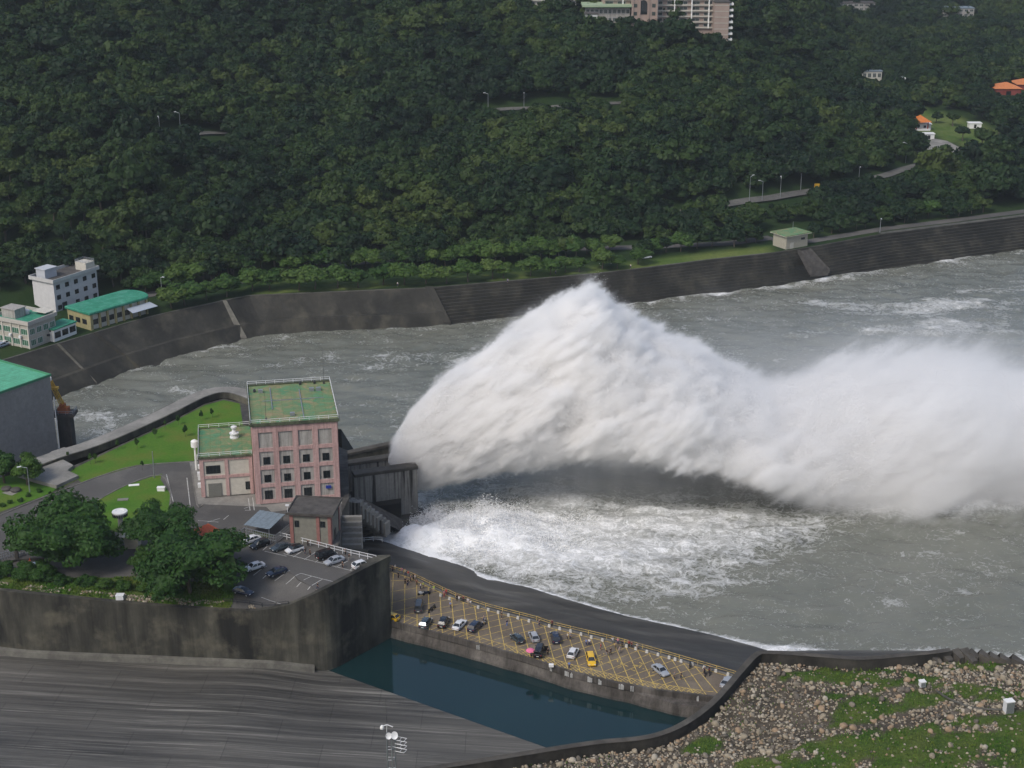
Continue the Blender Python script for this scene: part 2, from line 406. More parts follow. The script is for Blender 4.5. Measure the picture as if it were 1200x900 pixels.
zz += mound*(1+1.2*fbm(XX*.22, YY*.22, oct=4, seed=14))
cut = (YY < ywat(XX)+8)
ZZ = ZW+zz*sstep(2, -4, YY-ywat(XX)-2)
faces = grid_faces(len(xs), len(ys))
vi = faces[:, 0]; keep = (YY.ravel()[vi] < ywat(XX.ravel()[vi])+10)
me = fast_mesh('river', np.stack([XX, YY, ZZ], -1).reshape(-1, 3), faces[keep], True)
attr(me, 'foam', FO)
t = NT('silty_river_water'); p = t.pos()
wv = t.n('ShaderNodeVectorMath'); wv.operation = 'MULTIPLY_ADD'
nz = t.n('ShaderNodeTexNoise'); t.l(p, nz.inputs['Vector']); nz.inputs['Scale'].default_value = .35; nz.inputs['Detail'].default_value = 4
t.l(nz.outputs['Color'], wv.inputs[0]); wv.inputs[1].default_value = (3.2, 3.2, 0); t.l(p, wv.inputs[2])
r1 = t.math('ABSOLUTE', t.math('SUBTRACT', t.noise(wv.outputs[0], .22, 3, .55, 1.2), .5)); r2 = t.math('ABSOLUTE', t.math('SUBTRACT', t.noise(wv.outputs[0], .75, 4, .6, 1.0), .5))
web = t.ramp(r1, [(0, 1), (.02, .55), (.08, 0)]); web2 = t.ramp(r2, [(0, 1), (.03, .5), (.1, 0)])
fine = t.noise(t.pos((1, 1.5, 1)), .9, 7, .75, .6)
big = t.noise(t.pos((.6, 1.1, 1)), .09, 6, .62, .9)
fo = t.attr('foam')
pat = t.math('ADD', t.math('MULTIPLY', web, .22), t.math('MULTIPLY', web2, .16))
pat = t.math('ADD', pat, t.math('MULTIPLY', fine, .55)); pat = t.math('ADD', pat, t.math('MULTIPLY', big, .55))
tot = t.math('ADD', t.math('MULTIPLY', fo, .72), t.math('SUBTRACT', pat, .80))
fac = t.ramp(tot, [(-.02, .0), (.05, .05), (.26, .42), (.62, 1)])
base = t.ramp(t.noise(t.pos((1, 1.4, 1)), .025, 5, .6, .5), [(.3, (.120, .127, .104)), (.7, (.165, .170, .142))])
col = t.mix(fac, base, (.84, .85, .85))
rg = t.ramp(fac, [(0, .22), (.5, .8)])
bh = t.math('ADD', t.noise(t.pos((.8, 1.5, 1)), .45, 8, .68, .5), t.math('MULTIPLY', fac, .35))
t.bsdf(col, rg, bh, .55, .55, spec=.35)
tag(link('river', me, t.m), kind='structure')

# ---- far bank walls: sections of one bank, each a wall of its own
def seg_points(i0, i1, sub):
    xs_ = []
    for i in range(i0, i1):
        for k in range(sub): xs_.append((TOP[i]+(TOP[i+1]-TOP[i])*k/sub, WAT[i]+(WAT[i+1]-WAT[i])*k/sub))
    xs_.append((TOP[i1], WAT[i1])); return xs_
def bank(name, i0, i1, kind, label, m, sub=6):
    rows = []
    for tp, wt in seg_points(i0, i1, sub):
        tp = Vector(tp); wt = Vector(wt); dn = wt-tp
        back = Vector((-dn.x, -dn.y, 0)).normalized()
        pts = [tp+back*1.2-Vector((0, 0, .6)), tp+back*1.2+Vector((0, 0, .05)), tp+Vector((0, 0, .05))]
        if kind == 'step':
            n = 11
            for k in range(n):
                a = tp+dn*(k/n); c = tp+dn*((k+1)/n)
                pts += [Vector((a.x, a.y, a.z-.0)) if k else Vector((a.x, a.y, a.z-.02)), Vector((a.x, a.y, c.z+.05)), Vector((c.x, c.y, c.z+.06))]
        else:
            e = .62; a = tp+dn*e; pts += [a, a-back*1.4-Vector((0, 0, .15))]
        pts += [wt-Vector((0, 0, .1)), wt+dn*.5]
        rows.append([tuple(q) for q in pts])
    b = MB(); b.loft(rows); o = b.build(name, m); return tag(o, label, 'river wall')
bank('river_wall', 0, 9, 'plain', 'plain sloped dark concrete river wall below the green roofed buildings', M['bank'])
bank('river_wall', 9, 13, 'plain', 'dark concrete river wall with a low ledge, between the white rib and the steps, under the tree row', M['bank'])
bank('stepped_river_wall', 13, 21, 'step', 'stepped dark revetment wall behind the water plume, left of the small hut', M['bank'])
bank('stepped_river_wall', 21, len(TOP)-1, 'step', 'stepped dark revetment wall running right of the small hut', M['bank'])
# ribs on the slope and the pale kerb along the crest
def rib(px0, py0, px1, py1, w, m, label, name='wall_rib', up=.4):
    a = P(px0, py0, ZK); c = P(px1, py1, ZW); d = (c-a)
    s = Vector((1, 0, 0))*w/2; u = Vector((0, 0, up)); b = MB()
    ps = [a-s-u*3, a+s-u*3, a+s+u, a-s+u]; qs = [c-s-u*3, c+s-u*3, c+s+u, c-s+u]
    b.add(ps+qs, [(0,1,5,4),(1,2,6,5),(2,3,7,6),(3,0,4,7),(0,3,2,1),(4,5,6,7)]); return tag(b.build(name, m), label, 'rib')
rib(68, 404, 112, 449, 1.0, M['bank_light'], 'thin pale rib down the plain slope left of the dark one')
rib(110, 391, 160, 431, 2.4, M['bank'], 'dark raised rib down the slope below the long green roofed hall')
rib(262, 353, 286, 397, 2.2, M['wall_light'], 'pale stair rib at the left end of the tree row wall')
rib(503, 338, 524, 380, 3.0, M['bank'], 'dark buttress where the stepped wall begins', up=.8)
for i0, i1, lab in ((1, 9, 'pale kerb along the crest of the wall by the green roofed buildings'), (9, 20, 'pale kerb between the far lawn and the wall crest'), (22, len(TOP)-1, 'broad pale crest kerb right of the small hut')):
    rows = []
    wid = 2.6 if i0 == 22 else .7
    for tp, wt in seg_points(i0, i1, 3):
        tp = Vector(tp); back = (tp-Vector(wt)); back.z = 0; back.normalize()
        a = tp+back*.0; c = tp+back*wid
        rows.append([tuple(a+Vector((0, 0, .0))), tuple(a+Vector((0, 0, .3))), tuple(c+Vector((0, 0, .3))), tuple(c)])
    b = MB(); b.loft(rows); tag(b.build('kerb', M['bank_light']), lab, 'kerb')
# recessed chute below the hut
b = MB(); a0, a1, c0, c1 = P(936,293,ZK+.5), P(949,291,ZK+.5), P(950,317,ZK-8), P(971,315,ZK-8)
dv = Vector((0, 0, .9))
for q, r in ((a0, c0), (a1, c1)):
    s = Vector((.5, 0, 0)); b.add([q-s-dv, q+s-dv, q+s, q-s, r-s-dv*2, r+s-dv*2, r+s, r-s], [(0,1,5,4),(1,2,6,5),(2,3,7,6),(3,0,4,7),(0,3,2,1),(4,5,6,7)])
b.add([a0-dv*.5, a1-dv*.5, c1-dv*.5, c0-dv*.5], [(0,1,2,3)]); b.add([c0-dv*3, c1-dv*3, c1, c0], [(0,1,2,3)])
tag(b.build('drain_chute', M['stone_dark']), 'recessed drain chute cut in the stepped wall below the small hut', 'drain chute')

# ---- far roads laid on the terrain
def ribbon(name, pts, w, m, lift=.12, kind='structure', sub=6):
    ctl = [Vector((p[0], p[1])) for p in pts]; pp = []
    for i in range(len(ctl)-1):
        for k in range(sub): pp.append(ctl[i].lerp(ctl[i+1], k/sub))
    pp.append(ctl[-1]); rows = []
    for i, p in enumerate(pp):
        d = (pp[min(i+1, len(pp)-1)]-pp[max(i-1, 0)]).normalized(); n = Vector((-d.y, d.x))
        r = []
        for s in (-.5, -.25, 0, .25, .5):
            q = p+n*w*s; r.append((q.x, q.y, max(float(H(q.x, q.y)), float(H(p.x, p.y)))+lift))
        rows.append(r)
    b = MB(); b.loft(rows); o = b.build(name, m, smooth=True)
    if kind: tag(o, kind=kind)
    return o
def hp(*px): return [hit(x, y) for x, y in px]
M['old_road'] = stained('old_road', (.16, .155, .14), (.09, .09, .085), None, (.2, .2, .2), (.35, .65), 1)
ROADS = []
def road(px, w, m=None):
    pts = hp(*px); ribbon('road', pts, w, m or M['asphalt']); ROADS.append((pts, w))
road([(120,355),(200,343),(270,333),(325,321),(400,311),(507,299),(600,294),(740,291),(850,287),(905,279)], 6.5)
road([(905,284),(950,283),(1033,270),(1110,260),(1200,249),(1290,240)], 5.5)
road([(800,252),(845,243),(905,234),(955,226),(1000,217),(1040,206),(1058,199),(1090,190),(1115,180)], 5.5, M['old_road'])
road([(170,163),(200,161),(230,159),(268,157)], 4.5, M['old_road'])
road([(535,137),(560,133),(600,130),(650,126),(700,123),(738,121)], 4.5, M['old_road'])
b = MB(); b.sheet([Vector((p.x, p.y, p.z+.35)) for p in hp((1086,176),(1092,163),(1110,166),(1136,180),(1110,190))]); tag(b.build('parking_ground', M['pave']), kind='structure')

# ================================================================== THE NEAR SITE
# ---- guide wall: top line from pixels at its real height
GW = [(-220,672),(-110,680),(0,692),(60,698),(120,704),(200,711),(260,715),(295,716),(330,711),(355,702),(385,688),(420,670),(456,652)]
def topz(x): return 16.3-float(np.interp(x, [10, 80, 190, 310, 335, 357, 376, 392], [0, 1.5, 4.2, 4.6, 3.7, 2.2, .7, 0]))
GWT = [P(x, y, topz(x)) for x, y in GW]
def catmull(pts, sub=6):
    out = []
    for i in range(len(pts)-1):
        p0 = pts[max(i-1, 0)]; p1 = pts[i]; p2 = pts[i+1]; p3 = pts[min(i+2, len(pts)-1)]
        for k in range(sub):
            u = k/sub; out.append(.5*((2*p1)+(p2-p0)*u+(2*p0-5*p1+4*p2-p3)*u*u+(3*p1-p0-3*p2+p3)*u**3))
    out.append(pts[-1]); return out
G = catmull(GWT)
def wall_loft(name, line, z_bot, th, m, side=1, cap=None, label=None):
    """upright wall along a line (its visible top edge), th thick to the side"""
    rows = []
    for i, p in enumerate(line):
        d = line[min(i+1, len(line)-1)]-line[max(i-1, 0)]; d.z = 0; d.normalize(); n = Vector((-d.y, d.x, 0))*th*side
        zb = z_bot(p) if callable(z_bot) else z_bot
        rows.append([(p.x, p.y, zb), (p.x, p.y, p.z), (p.x+n.x, p.y+n.y, p.z), (p.x+n.x, p.y+n.y, zb)])
    b = MB(); b.loft(rows)
    n4 = len(b.v)-4; b.f += [(0, 1, 2, 3), (n4+3, n4+2, n4+1, n4)]; b.m += [0, 0]
    return b
gw = wall_loft('guide_wall', G, -8, 1.1, M['wall'])
gwo = tag(gw.build('guide_wall', M['wall']), 'tall curved stained concrete guide wall beside the chute', 'wall')
# returning leg behind the car park
gend = G[-1]
# ---- chute plane and its pale footing
pB, pC = P(380, 784, ZB), P(640, 876, ZB); ee = (pC-pB); ee.z = 0; ee.normalize()
nn = Vector((ee.y, -ee.x, 0))*1.0
if nn.y > 0: nn = -nn
slope = .135
def zch(X, Y): return ZB + slope*((X-pB.x)*nn.x+(Y-pB.y)*nn.y)
CW_PX = [(300,932),(400,916),(494,900),(560,890),(640,877),(700,868),(745,864),(773,858),(800,846),(828,826),(850,803),(868,782),(884,766),(900,763),(950,766),(1004,770),(1050,767),(1091,763),(1112,760)]
CW = catmull([P(x, y, 2.4) for x, y in CW_PX], 4)
o0 = CW[0]; CW = [Vector((o0.x-110, o0.y-55, 22)), Vector((o0.x-50, o0.y-25, 8))]+CW
ch = [Vector((p.x, p.y, 0)) for p in G if p.y < 400]
xs = np.linspace(-230, 25, 120); ys = np.linspace(140, 300, 90)
XX, YY = np.meshgrid(xs, ys, indexing='ij')
gx = [p.x for p in G[:-3]]; gy = [p.y for p in G[:-3]]
cx = [p.x for p in CW]; cy = [p.y for p in CW]
ylo = np.interp(XX, cx[:30], cy[:30])+.4; yhi = np.interp(XX, gx, gy)-.05
yhi = np.where(XX > gx[-1], 300, yhi)
YY2 = np.clip(YY, ylo, yhi)
# the slab sweeps up in a fillet to the foot of the guide wall
FX, FE = [], []
for p in G:
    if p.y > 292 and p.x > pB.x: break
    gx_, gy_ = proj(p.x, p.y, p.z); yl = 768+(783-768)*gx_/375
    FX.append(p.x); FE.append(max(0, PY(gx_, yl, p.y).z-zch(p.x, p.y)))
def fillet(X, Y): return np.interp(X, FX, FE)*np.exp(-np.maximum(0, np.interp(X, gx, gy)-Y)/25.0)*(1-sstep(pB.x-12, pB.x+2, X))
ZZ = zch(XX, YY2)+fillet(XX, YY2)
me = fast_mesh('spillway_chute', np.stack([XX, YY2, ZZ], -1).reshape(-1, 3), grid_faces(len(xs), len(ys)), True)
tag(link('spillway_chute', me, M['chute']), kind='structure')
# footing strip at the foot of the guide wall
rows = []
for p in G:
    if p.x > pB.x-1.5: break
    i = G.index(p); d = G[i+1]-G[max(i-1, 0)]; d.z = 0; d.normalize(); n = Vector((d.y, -d.x, 0)); z = zch(p.x, p.y)+float(fillet(p.x, p.y))-.1
    rows.append([(p.x+n.x*.02, p.y+n.y*.02, z+1.5), (p.x+n.x*.9, p.y+n.y*.9, z+1.3), (p.x+n.x*1.3, p.y+n.y*1.3, z-.3)])
b = MB(); b.loft([r[::-1] for r in rows]); tag(b.build('wall_footing', M['wall_light']), 'pale concrete footing strip along the foot of the tall guide wall', 'footing')
# ---- basin water
b = MB(); b.sheet([(-60, 225, ZB), (110, 225, ZB), (110, 330, ZB), (-60, 330, ZB)]); 
t = NT('still_basin_water'); n = t.noise(t.pos((1, 1.5, 1)), .8, 5, .6, .3); n2 = t.noise(t.pos(), .04, 3, .5)
t.bsdf(t.ramp(n2, [(.3, (.005, .019, .022)), (.7, (.008, .028, .030))]), .08, n, .12, .05, spec=.5)
# the sheet is cut to the basin outline below
bas = [P(380,784,ZB), P(640,877,ZB), P(700,869,ZB), P(760,862,ZB), P(800,848,ZB), P(835,832,ZB), P(792,826,ZB), P(640,780,ZB), P(560,758,ZB), P(450,722,ZB), P(430,735,ZB)]
b = MB(); b.sheet([(p.x, p.y, ZB) for p in [pB+Vector((-1.5, 0, 0)), pC+Vector((0, -3, 0)), P(700,876,ZB), P(760,872,ZB), P(800,862,ZB), P(850,838,ZB), P(820,812,ZB), P(560,748,ZB), P(455,716,ZB), P(400,755,ZB)]])
tag(b.build('basin_water', t.m), kind='structure')
# ---- the lower deck with its upstream face
BACK = [(456,668),(480,675),(500,685),(537,702),(573,714),(628,728),(645,734),(724,753),(780,769),(862,793),(885,800)]
FRONT = [(456,728),(500,739),(560,755),(620,772),(670,788),(720,800),(768,809),(832,817),(860,815)]
FOOT = [(456,741),(521,759),(568,774),(656,797),(680,806),(720,819),(760,831),(792,839),(850,850)]
bk = [P(x, y, 0) for x, y in BACK]; fr = [P(x, y, 0) for x, y in FRONT]; ft = [P(x, y, ZB) for x, y in FOOT]
def at_x(line, X):
    return np.interp(X, [p.x for p in line], [p.y for p in line])
b = MB(); b.prism([(p.x, p.y) for p in bk]+[(p.x, p.y) for p in fr[::-1]], -9, 0)
tag(b.build('parking_deck', M['asphalt_lot']), kind='structure')
rows = []
for X in np.linspace(fr[0].x-1, fr[-1].x+2, 60):
    yf = float(at_x(fr, X)); y2 = float(at_x(ft, X)); y2 = min(y2, yf-1.2)
    wob = .25*math.sin(X*.9)+.2*math.sin(X*.37)
    rows.append([(X, yf+.25, -.5), (X, yf+.25, .35), (X, yf-.35, .35), (X, yf-.4, -.9), (X, y2+.9+wob*.3, -1.2), (X, y2+.2+wob*.3, ZB+.5), (X, y2-.1, ZB-2)])
b = MB(); b.loft([r[::-1] for r in rows]); M['lip'] = stained('stained_lip_concrete', (.10, .09, .08), (.04, .035, .03), (.2, .18, .16), (.5, .5, .12), (.35, .6), 1.3)
tag(b.build('deck_parapet', M['lip']), 'low stained concrete parapet along the basin side of the parking deck', 'parapet')
# ---- dark glacis between deck and river
RIV = [(300,632),(395,634),(430,629),(450,630),(506,649),(540,660),(570,677),(619,688),(667,703),(735,722),(787,733),(844,746),(884,757),(900,762)]
rv = [P(x, y, ZW) for x, y in RIV]
bk2 = [P(300,648,0), P(400,656,0)]+bk
rows = []
for X in np.linspace(-95, 92, 150):
    yb_ = float(at_x(bk2, X)); yr = max(float(at_x(rv, X)), yb_+3)
    r = [(X, yb_-.3, -.05), (X, yb_, -.02)]
    for k in range(1, 13):
        u = k/12; z = ZW*1.0*(u**1.35)
        z += .45*math.sin(u*7+X*.03)*math.sin(u*math.pi)
        r.append((X, yb_+(yr-yb_)*u, z))
    r += [(X, yr+3, ZW-3)]
    rows.append(r)
b = MB(); b.loft([r[::-1] for r in rows]); tag(b.build('weir_glacis', M['wet'], smooth=True), kind='structure')
# ---- kerb under the railing on the river side of the deck
rows = []
for i, p in enumerate(catmull(bk, 3)):
    rows.append([(p.x, p.y-.3, -.1), (p.x, p.y-.3, .22), (p.x, p.y+.15, .22), (p.x, p.y+.15, -.3)])
b = MB(); b.loft([r[::-1] for r in rows]); tag(b.build('deck_kerb', M['kerb']), 'thin concrete kerb under the yellow railing on the river side of the deck', 'kerb')
# ---- curved basin wall / river wall on the right
b = wall_loft('basin_wall', CW, lambda p: min(-6, p.z-9), 1.1, M['wall'], side=-1)
M['wall2'] = stained('dark_basin_wall', (.055, .05, .043), (.022, .021, .018), (.085, .078, .065), (.3, .3, .2), (.35, .65), 1.0)
tag(b.build('basin_wall', M['wall2']), 'long dark concrete wall curving between basin and boulder slope', 'wall')
b = MB(); rows = []
for i, p in enumerate(CW):
    d = CW[min(i+1, len(CW)-1)]-CW[max(i-1, 0)]; d.z = 0; d.normalize(); n = Vector((d.y, -d.x, 0))
    rows.append([tuple(p-n*.1+Vector((0, 0, .0))), tuple(p-n*.1+Vector((0, 0, .12))), tuple(p+n*1.25+Vector((0, 0, .12))), tuple(p+n*1.25)])
b.loft([r[::-1] for r in rows]); M['cope'] = stained('coping', (.11, .10, .085), (.05, .046, .04), None, (.2, .2, .2), (.35, .65), 1.0)
o = b.build('coping', M['cope'], parent=bpy.data.objects['basin_wall'])

# ---- boulder slope terrain (near right)
xs = np.concatenate([np.linspace(-420, -62, 25), np.arange(-60, 240, 1.5), np.linspace(245, 900, 30)])
ys = np.concatenate([np.linspace(-300, 120, 24), np.arange(124, 345, 1.5)])
XX, YY = np.meshgrid(xs, ys, indexing='ij')
wl = np.array([(p.x, p.y) for p in CW]+[(CW[-1].x+60, CW[-1].y-4), (CW[-1].x+900, CW[-1].y-60)])
def wall_dist(X, Y):
    """distance to the wall line, positive on the boulder side"""
    best = np.full(np.shape(X), 1e9); sgn = np.ones(np.shape(X))
    for i in range(len(wl)-1):
        ax, ay = wl[i]; bx, by = wl[i+1]; dx, dy = bx-ax, by-ay; L2 = dx*dx+dy*dy
        if L2 < 1e-9: continue
        u = np.clip(((X-ax)*dx+(Y-ay)*dy)/L2, 0, 1); qx = ax+u*dx; qy = ay+u*dy
        dd = np.hypot(X-qx, Y-qy); cr = dx*(Y-ay)-dy*(X-ax)
        nearer = dd < best; best = np.where(nearer, dd, best); sgn = np.where(nearer, np.where(cr < 0, 1, -1), sgn)
    return best*sgn
def HN(X, Y):
    d = wall_dist(X, Y); dd = np.maximum(d, 0)
    z = .1+.105*np.minimum(dd, 75)+.42*np.maximum(dd-75, 0)
    z = z+np.minimum(dd*.15, 1)*(2.0*fbm(X*.05, Y*.05, oct=3, seed=41)+.9*fbm(X*.3, Y*.3, oct=3, seed=42))
    return np.minimum(z, 150)+0*X, d
Zn, D = HN(XX, YY)
Zn = np.where(D < 1.2, -1.0, Zn)
f = grid_faces(len(xs), len(ys)); dv_ = D.ravel()[f]; keep = (dv_.max(1) > .2)
me = fast_mesh('boulder_slope', np.stack([XX, YY, Zn], -1).reshape(-1, 3), f[keep], True)
pxx, pyy = proj(XX, YY, Zn)
GR = [[(925,790),(1000,782),(1060,785),(1110,795),(1040,806),(950,802)], [(985,822),(1030,806),(1100,800),(1200,808),(1200,822),(1110,820),(1060,835),(1010,850),(975,850)],
      [(860,895),(930,872),(1010,858),(1080,850),(1130,838),(1230,832),(1230,960),(840,960)], [(812,868),(850,856),(845,880),(800,885)], [(1110,770),(1170,775),(1165,785),(1100,785)], [(960,812),(980,808),(1000,812),(980,818)], [(910,792),(930,790),(925,800)]]
def grass_mask(px, py, X, Y):
    jx = px+26*fbm(X*.12, Y*.12, seed=51); jy = py+18*fbm(X*.12, Y*.12, seed=52)
    m = np.zeros(np.shape(px))
    for g in GR: m = np.maximum(m, inpoly(jx, jy, g).astype(float))
    m = np.where(py > 960, 1.0, m)
    return m*(fbm(X*.25, Y*.25, seed=53) > -.14)
attr(me, 'grass', grass_mask(pxx, pyy, XX, YY))
t = NT('stony_soil'); n2 = t.noise(t.pos(), 1.2, 7, .7); n1 = t.noise(t.pos(), .15, 4, .6)
g1 = t.ramp(n1, [(.35, (.06, .052, .04)), (.65, (.12, .10, .075))]); g2 = t.ramp(n1, [(.35, (.042, .085, .015)), (.65, (.095, .125, .03))])
col = t.mix(t.attr('grass'), g1, g2); col = t.mix(.7, col, t.ramp(n2, [(.3, .35), (.7, 1.2)]), 'MULTIPLY'); t.bsdf(col, .95, n2, .8, .3, spec=.1)
tag(link('boulder_slope', me, t.m), kind='structure')

# ---- terrace (upper level) with powerhouse, lawns and car park
BACKLINE = [(440,652),(395,642),(398,636),(401,600),(409,583),(407,528),(300,478),(281,471),(262,467),(240,473),(200,494),(150,517),(100,540),(60,556),(0,575),(-220,640)]
tb = [P(x, y, ZT) for x, y in BACKLINE]
tf = [Vector((p.x, p.y, ZT)) for p in G]
GXs = np.array([p.x for p in G]); GYs = np.array([p.y for p in G]); GZs = np.array([p.z for p in G])
def zg(X, Y):
    """yard level: the ramp behind the low stretch of the guide wall rises to the terrace"""
    return np.minimum(ZT, np.interp(X, GXs, GZs)-.45+.28*np.maximum(0, Y-np.interp(X, GXs, GYs)))
def PG(px, py, lift=0.0):
    z = ZT
    for k in range(30):
        p = P(px, py, z); z = .5*z+.5*float(zg(p.x, p.y))
    return Vector((p.x, p.y, float(zg(p.x, p.y))+lift))
inset = []
for i, p in enumerate(G):
    d = G[min(i+1, len(G)-1)]-G[max(i-1, 0)]; d.z = 0; d.normalize(); n = Vector((-d.y, d.x, 0)); inset.append(p+n*(.6+max(0, ZT-p.z+.45)/.28))
b = MB(); rows = []
for i, p in enumerate(G):
    if inset[i].y-p.y < 1.2 and p.x > -60: continue
    q = inset[i]; r = []
    for k in range(13):
        u = k/12; X = p.x+(q.x-p.x)*u; Y = p.y+.5+(q.y-p.y+.6)*u; r.append((X, Y, float(zg(X, Y))+.012))
    rows.append(r)
b.loft(rows); tag(b.build('yard_ramp', M['asphalt'], smooth=True), kind='structure')
b = MB(); b.prism([(p.x, p.y) for p in inset]+[(p.x, p.y) for p in tb], -9, ZT)
M['terrace'] = stained('terrace_concrete', (.09, .085, .075), (.035, .033, .03), (.13, .12, .11), (.2, .2, .06), (.35, .65), 1.2)
tag(b.build('terrace', M['terrace']), kind='structure')
# thick coping of the guide wall turning back along the car park's river side
tl = [G[-1]+Vector((.2, .2, 0)), P(455,651,16.3)+Vector((1.0, 3.2, 0))]
# grounds on the terrace
def ground(name, px, m, lift, z=ZT):
    b = MB(); b.sheet([P(x, y, z) for x, y in px], z+lift); return tag(b.build(name, m), kind='structure')
b = MB(); b.sheet([(p.x, p.y, 0) for p in inset if p.x < P(438,660,ZT).x]+[P(x, y, ZT) for x, y in [(440,653),(396,640),(400,600),(400,582),(300,590),(240,585),(232,540),(160,546),(110,560),(60,582),(0,604),(-200,640)]], ZT+.004); tag(b.build('asphalt_yard', M['asphalt']), kind='structure')
if 0: ground('asphalt_yard', [(-200,690),(-200,640),(0,604),(60,582),(110,560),(160,546),(232,540),(240,585),(300,590),(400,582),(400,600),(396,640),(440,653),(330,708),(295,713),(200,706),(0,688)], M['asphalt'], .004)
ground('lawn', [(80,552),(150,519),(200,496),(240,475),(262,469),(281,473),(285,500),(226,541),(160,546),(118,558),(96,566)], M['lawn'], .012)
ground('lawn', [(112,588),(150,568),(190,555),(188,562),(200,580),(195,610),(140,625),(95,610),(72,612)], M['lawn'], .05)
ground('lawn', [(-80,612),(0,600),(50,582),(92,562),(60,545),(0,560),(-60,575)], M['lawn'], .05)
ground('lawn', [(262,640),(300,622),(322,627),(285,642),(255,655)], M['bank_lawn'], .05)
# lay-by of the road: lighter concrete apron round the annex
ground('apron', [(222,541),(232,540),(240,584),(300,579),(306,592),(400,583),(401,590),(318,600),(312,594),(239,591),(232,591)], M['pave'], .016)
ground('asphalt_bay', [(190,552),(224,546),(230,592),(206,598)], M['asphalt'], .012)
# kerbs
def kerb(px, label, w=.35, h=.14, z=ZT):
    pts = [P(x, y, z) for x, y in px]; rows = []
    for i, p in enumerate(catmull(pts, 3)):
        q = catmull(pts, 3); d = q[min(i+1, len(q)-1)]-q[max(i-1, 0)]; d.z = 0; d.normalize(); n = Vector((-d.y, d.x, 0))*w/2
        rows.append([tuple(p-n+Vector((0, 0, 0))), tuple(p-n+Vector((0, 0, h))), tuple(p+n+Vector((0, 0, h))), tuple(p+n)])
    b = MB(); b.loft(rows); b.f += [(0,1,2,3)]; b.m += [0]; return tag(b.build('kerb', M['kerb']), label, 'kerb')
kerb([(0,604),(50,583),(96,566),(118,558),(160,546),(226,541)], 'kerb between the curving road and the big lawn')
kerb([(72,613),(112,588),(150,568),(188,557),(200,580),(196,610)], 'kerb round the smaller lawn in front of the disc topped post')
kerb([(224,546),(231,592),(238,591)], 'kerb between the parking bay and the annex')
kerb([(-60,626),(0,604)], 'kerb end at the left edge of the road')
def mark(px0, py0, px1, py1, w=.16, z=ZT, m='paint_white', lift=.022):
    b = MB(); b.strip(P(px0, py0, z), P(px1, py1, z), w, z+lift); return b
b = MB()
for q in [(332.5,649,412.5,669),(343.3,653,356.7,644.2),(356.7,655.8,370,647),(369,659.2,376.7,654),(393.3,665,407.5,657.5),(410,668.3,416.7,663.3),
          (310,646,336,652),(308,645,318,636),(352.5,672,393.3,682.5),(335,684.7,352.5,672),(347.5,688,365.3,675.3),(360.5,691.3,378,678.7),(373.3,695,393.3,682),(321.7,681,340,668.3),(308,678,323,665),(297,674.3,313,663.3),
          (306,700,330,708), (243,612,258,607.5),(262,609,268,604),(232,610,256,612),(286,596,292,594)]:
    a_, c_ = PG(q[0], q[1], .03), PG(q[2], q[3], .03); n_ = Vector((-(c_-a_).y, (c_-a_).x, 0)).normalized()*.085
    for k in range(6):
        m0 = a_.lerp(c_, k/6); m1 = a_.lerp(c_, (k+1)/6); m0.z = float(zg(m0.x, m0.y))+.035; m1.z = float(zg(m1.x, m1.y))+.035
        b.add([m0-n_, m1-n_, m1+n_, m0+n_], [(0, 1, 2, 3)])
for q in [(298,598,296,583),(293,598,291,584),(287,598,294,598),(219,560,223,594),(195,556,203,588)]:
    b.strip(P(q[0], q[1], ZT), P(q[2], q[3], ZT), .2, ZT+.03)
tag(b.build('parking_markings', M['paint_white']), kind='structure')
# yellow grid on the lower deck
b = MB(); L = np.linspace
def bx2(x): # back point by pixel x
    return P(x, float(np.interp(x, [q[0] for q in BACK], [q[1] for q in BACK]))+2, 0)
def fx2(x): return P(x, float(np.interp(x, [q[0] for q in FRONT], [q[1] for q in FRONT]))-1.2, 0)
def sh(x): return (x-480)*.085 if x > 480 else (x-480)*.12
bxs = [461+13.6*i for i in range(0, 27)]
Z1 = .012
for x in bxs:
    a = bx2(x); c = fx2(x+sh(x)); b.strip(a, c, .17, Z1)
    if x+70 < 838:
        e = bx2(x+70); f_ = fx2(x+sh(x)); f2 = f_.lerp(a, .18); b.strip(f2, e, .13, Z1+.004)
for x0 in (416, 430, 444):   # diagonals starting at the left edge
    a = fx2(456+max(0, x0-456)); e = bx2(x0+70); s_ = fx2(458).lerp(bx2(458), (456-x0)/60+.15); b.strip(s_, e, .13, Z1+.004)
fl = [fx2(x) for x in L(458, 842, 60)]; ml = [fx2(x+sh(x)*0).lerp(bx2(x), .17) for x in L(458, 836, 60)]
for q in (fl, ml):
    for i in range(59): b.strip(q[i], q[i+1], .17, Z1+.008)
bl = [bx2(x) for x in L(458, 858, 60)]
for i in range(59): b.strip(bl[i], bl[i+1], .17, Z1+.008)
for i in range(56):
    a = fl[i+1]; c = ml[i+1]; 
    b.strip(fl[i], ml[i+2], .12, Z1+.012)
    if i > 20: b.strip(fl[i+2], ml[i], .12, Z1+.016)
# worn yellow ground figures in some bays
for (x, y) in ((706,771),(727,776),(748,782),(766,789)):
    p = P(x, y, 0)
    for k in range(7):
        a = p+Vector((random.uniform(-1.1, 1.1), random.uniform(-2, 2), 0)); c = a+Vector((random.uniform(-1, 1), random.uniform(-1.2, 1.2), 0)); b.strip(a, c, .2, Z1+.02)
tag(b.build('yellow_markings', M['paint_yellow']), kind='structure')
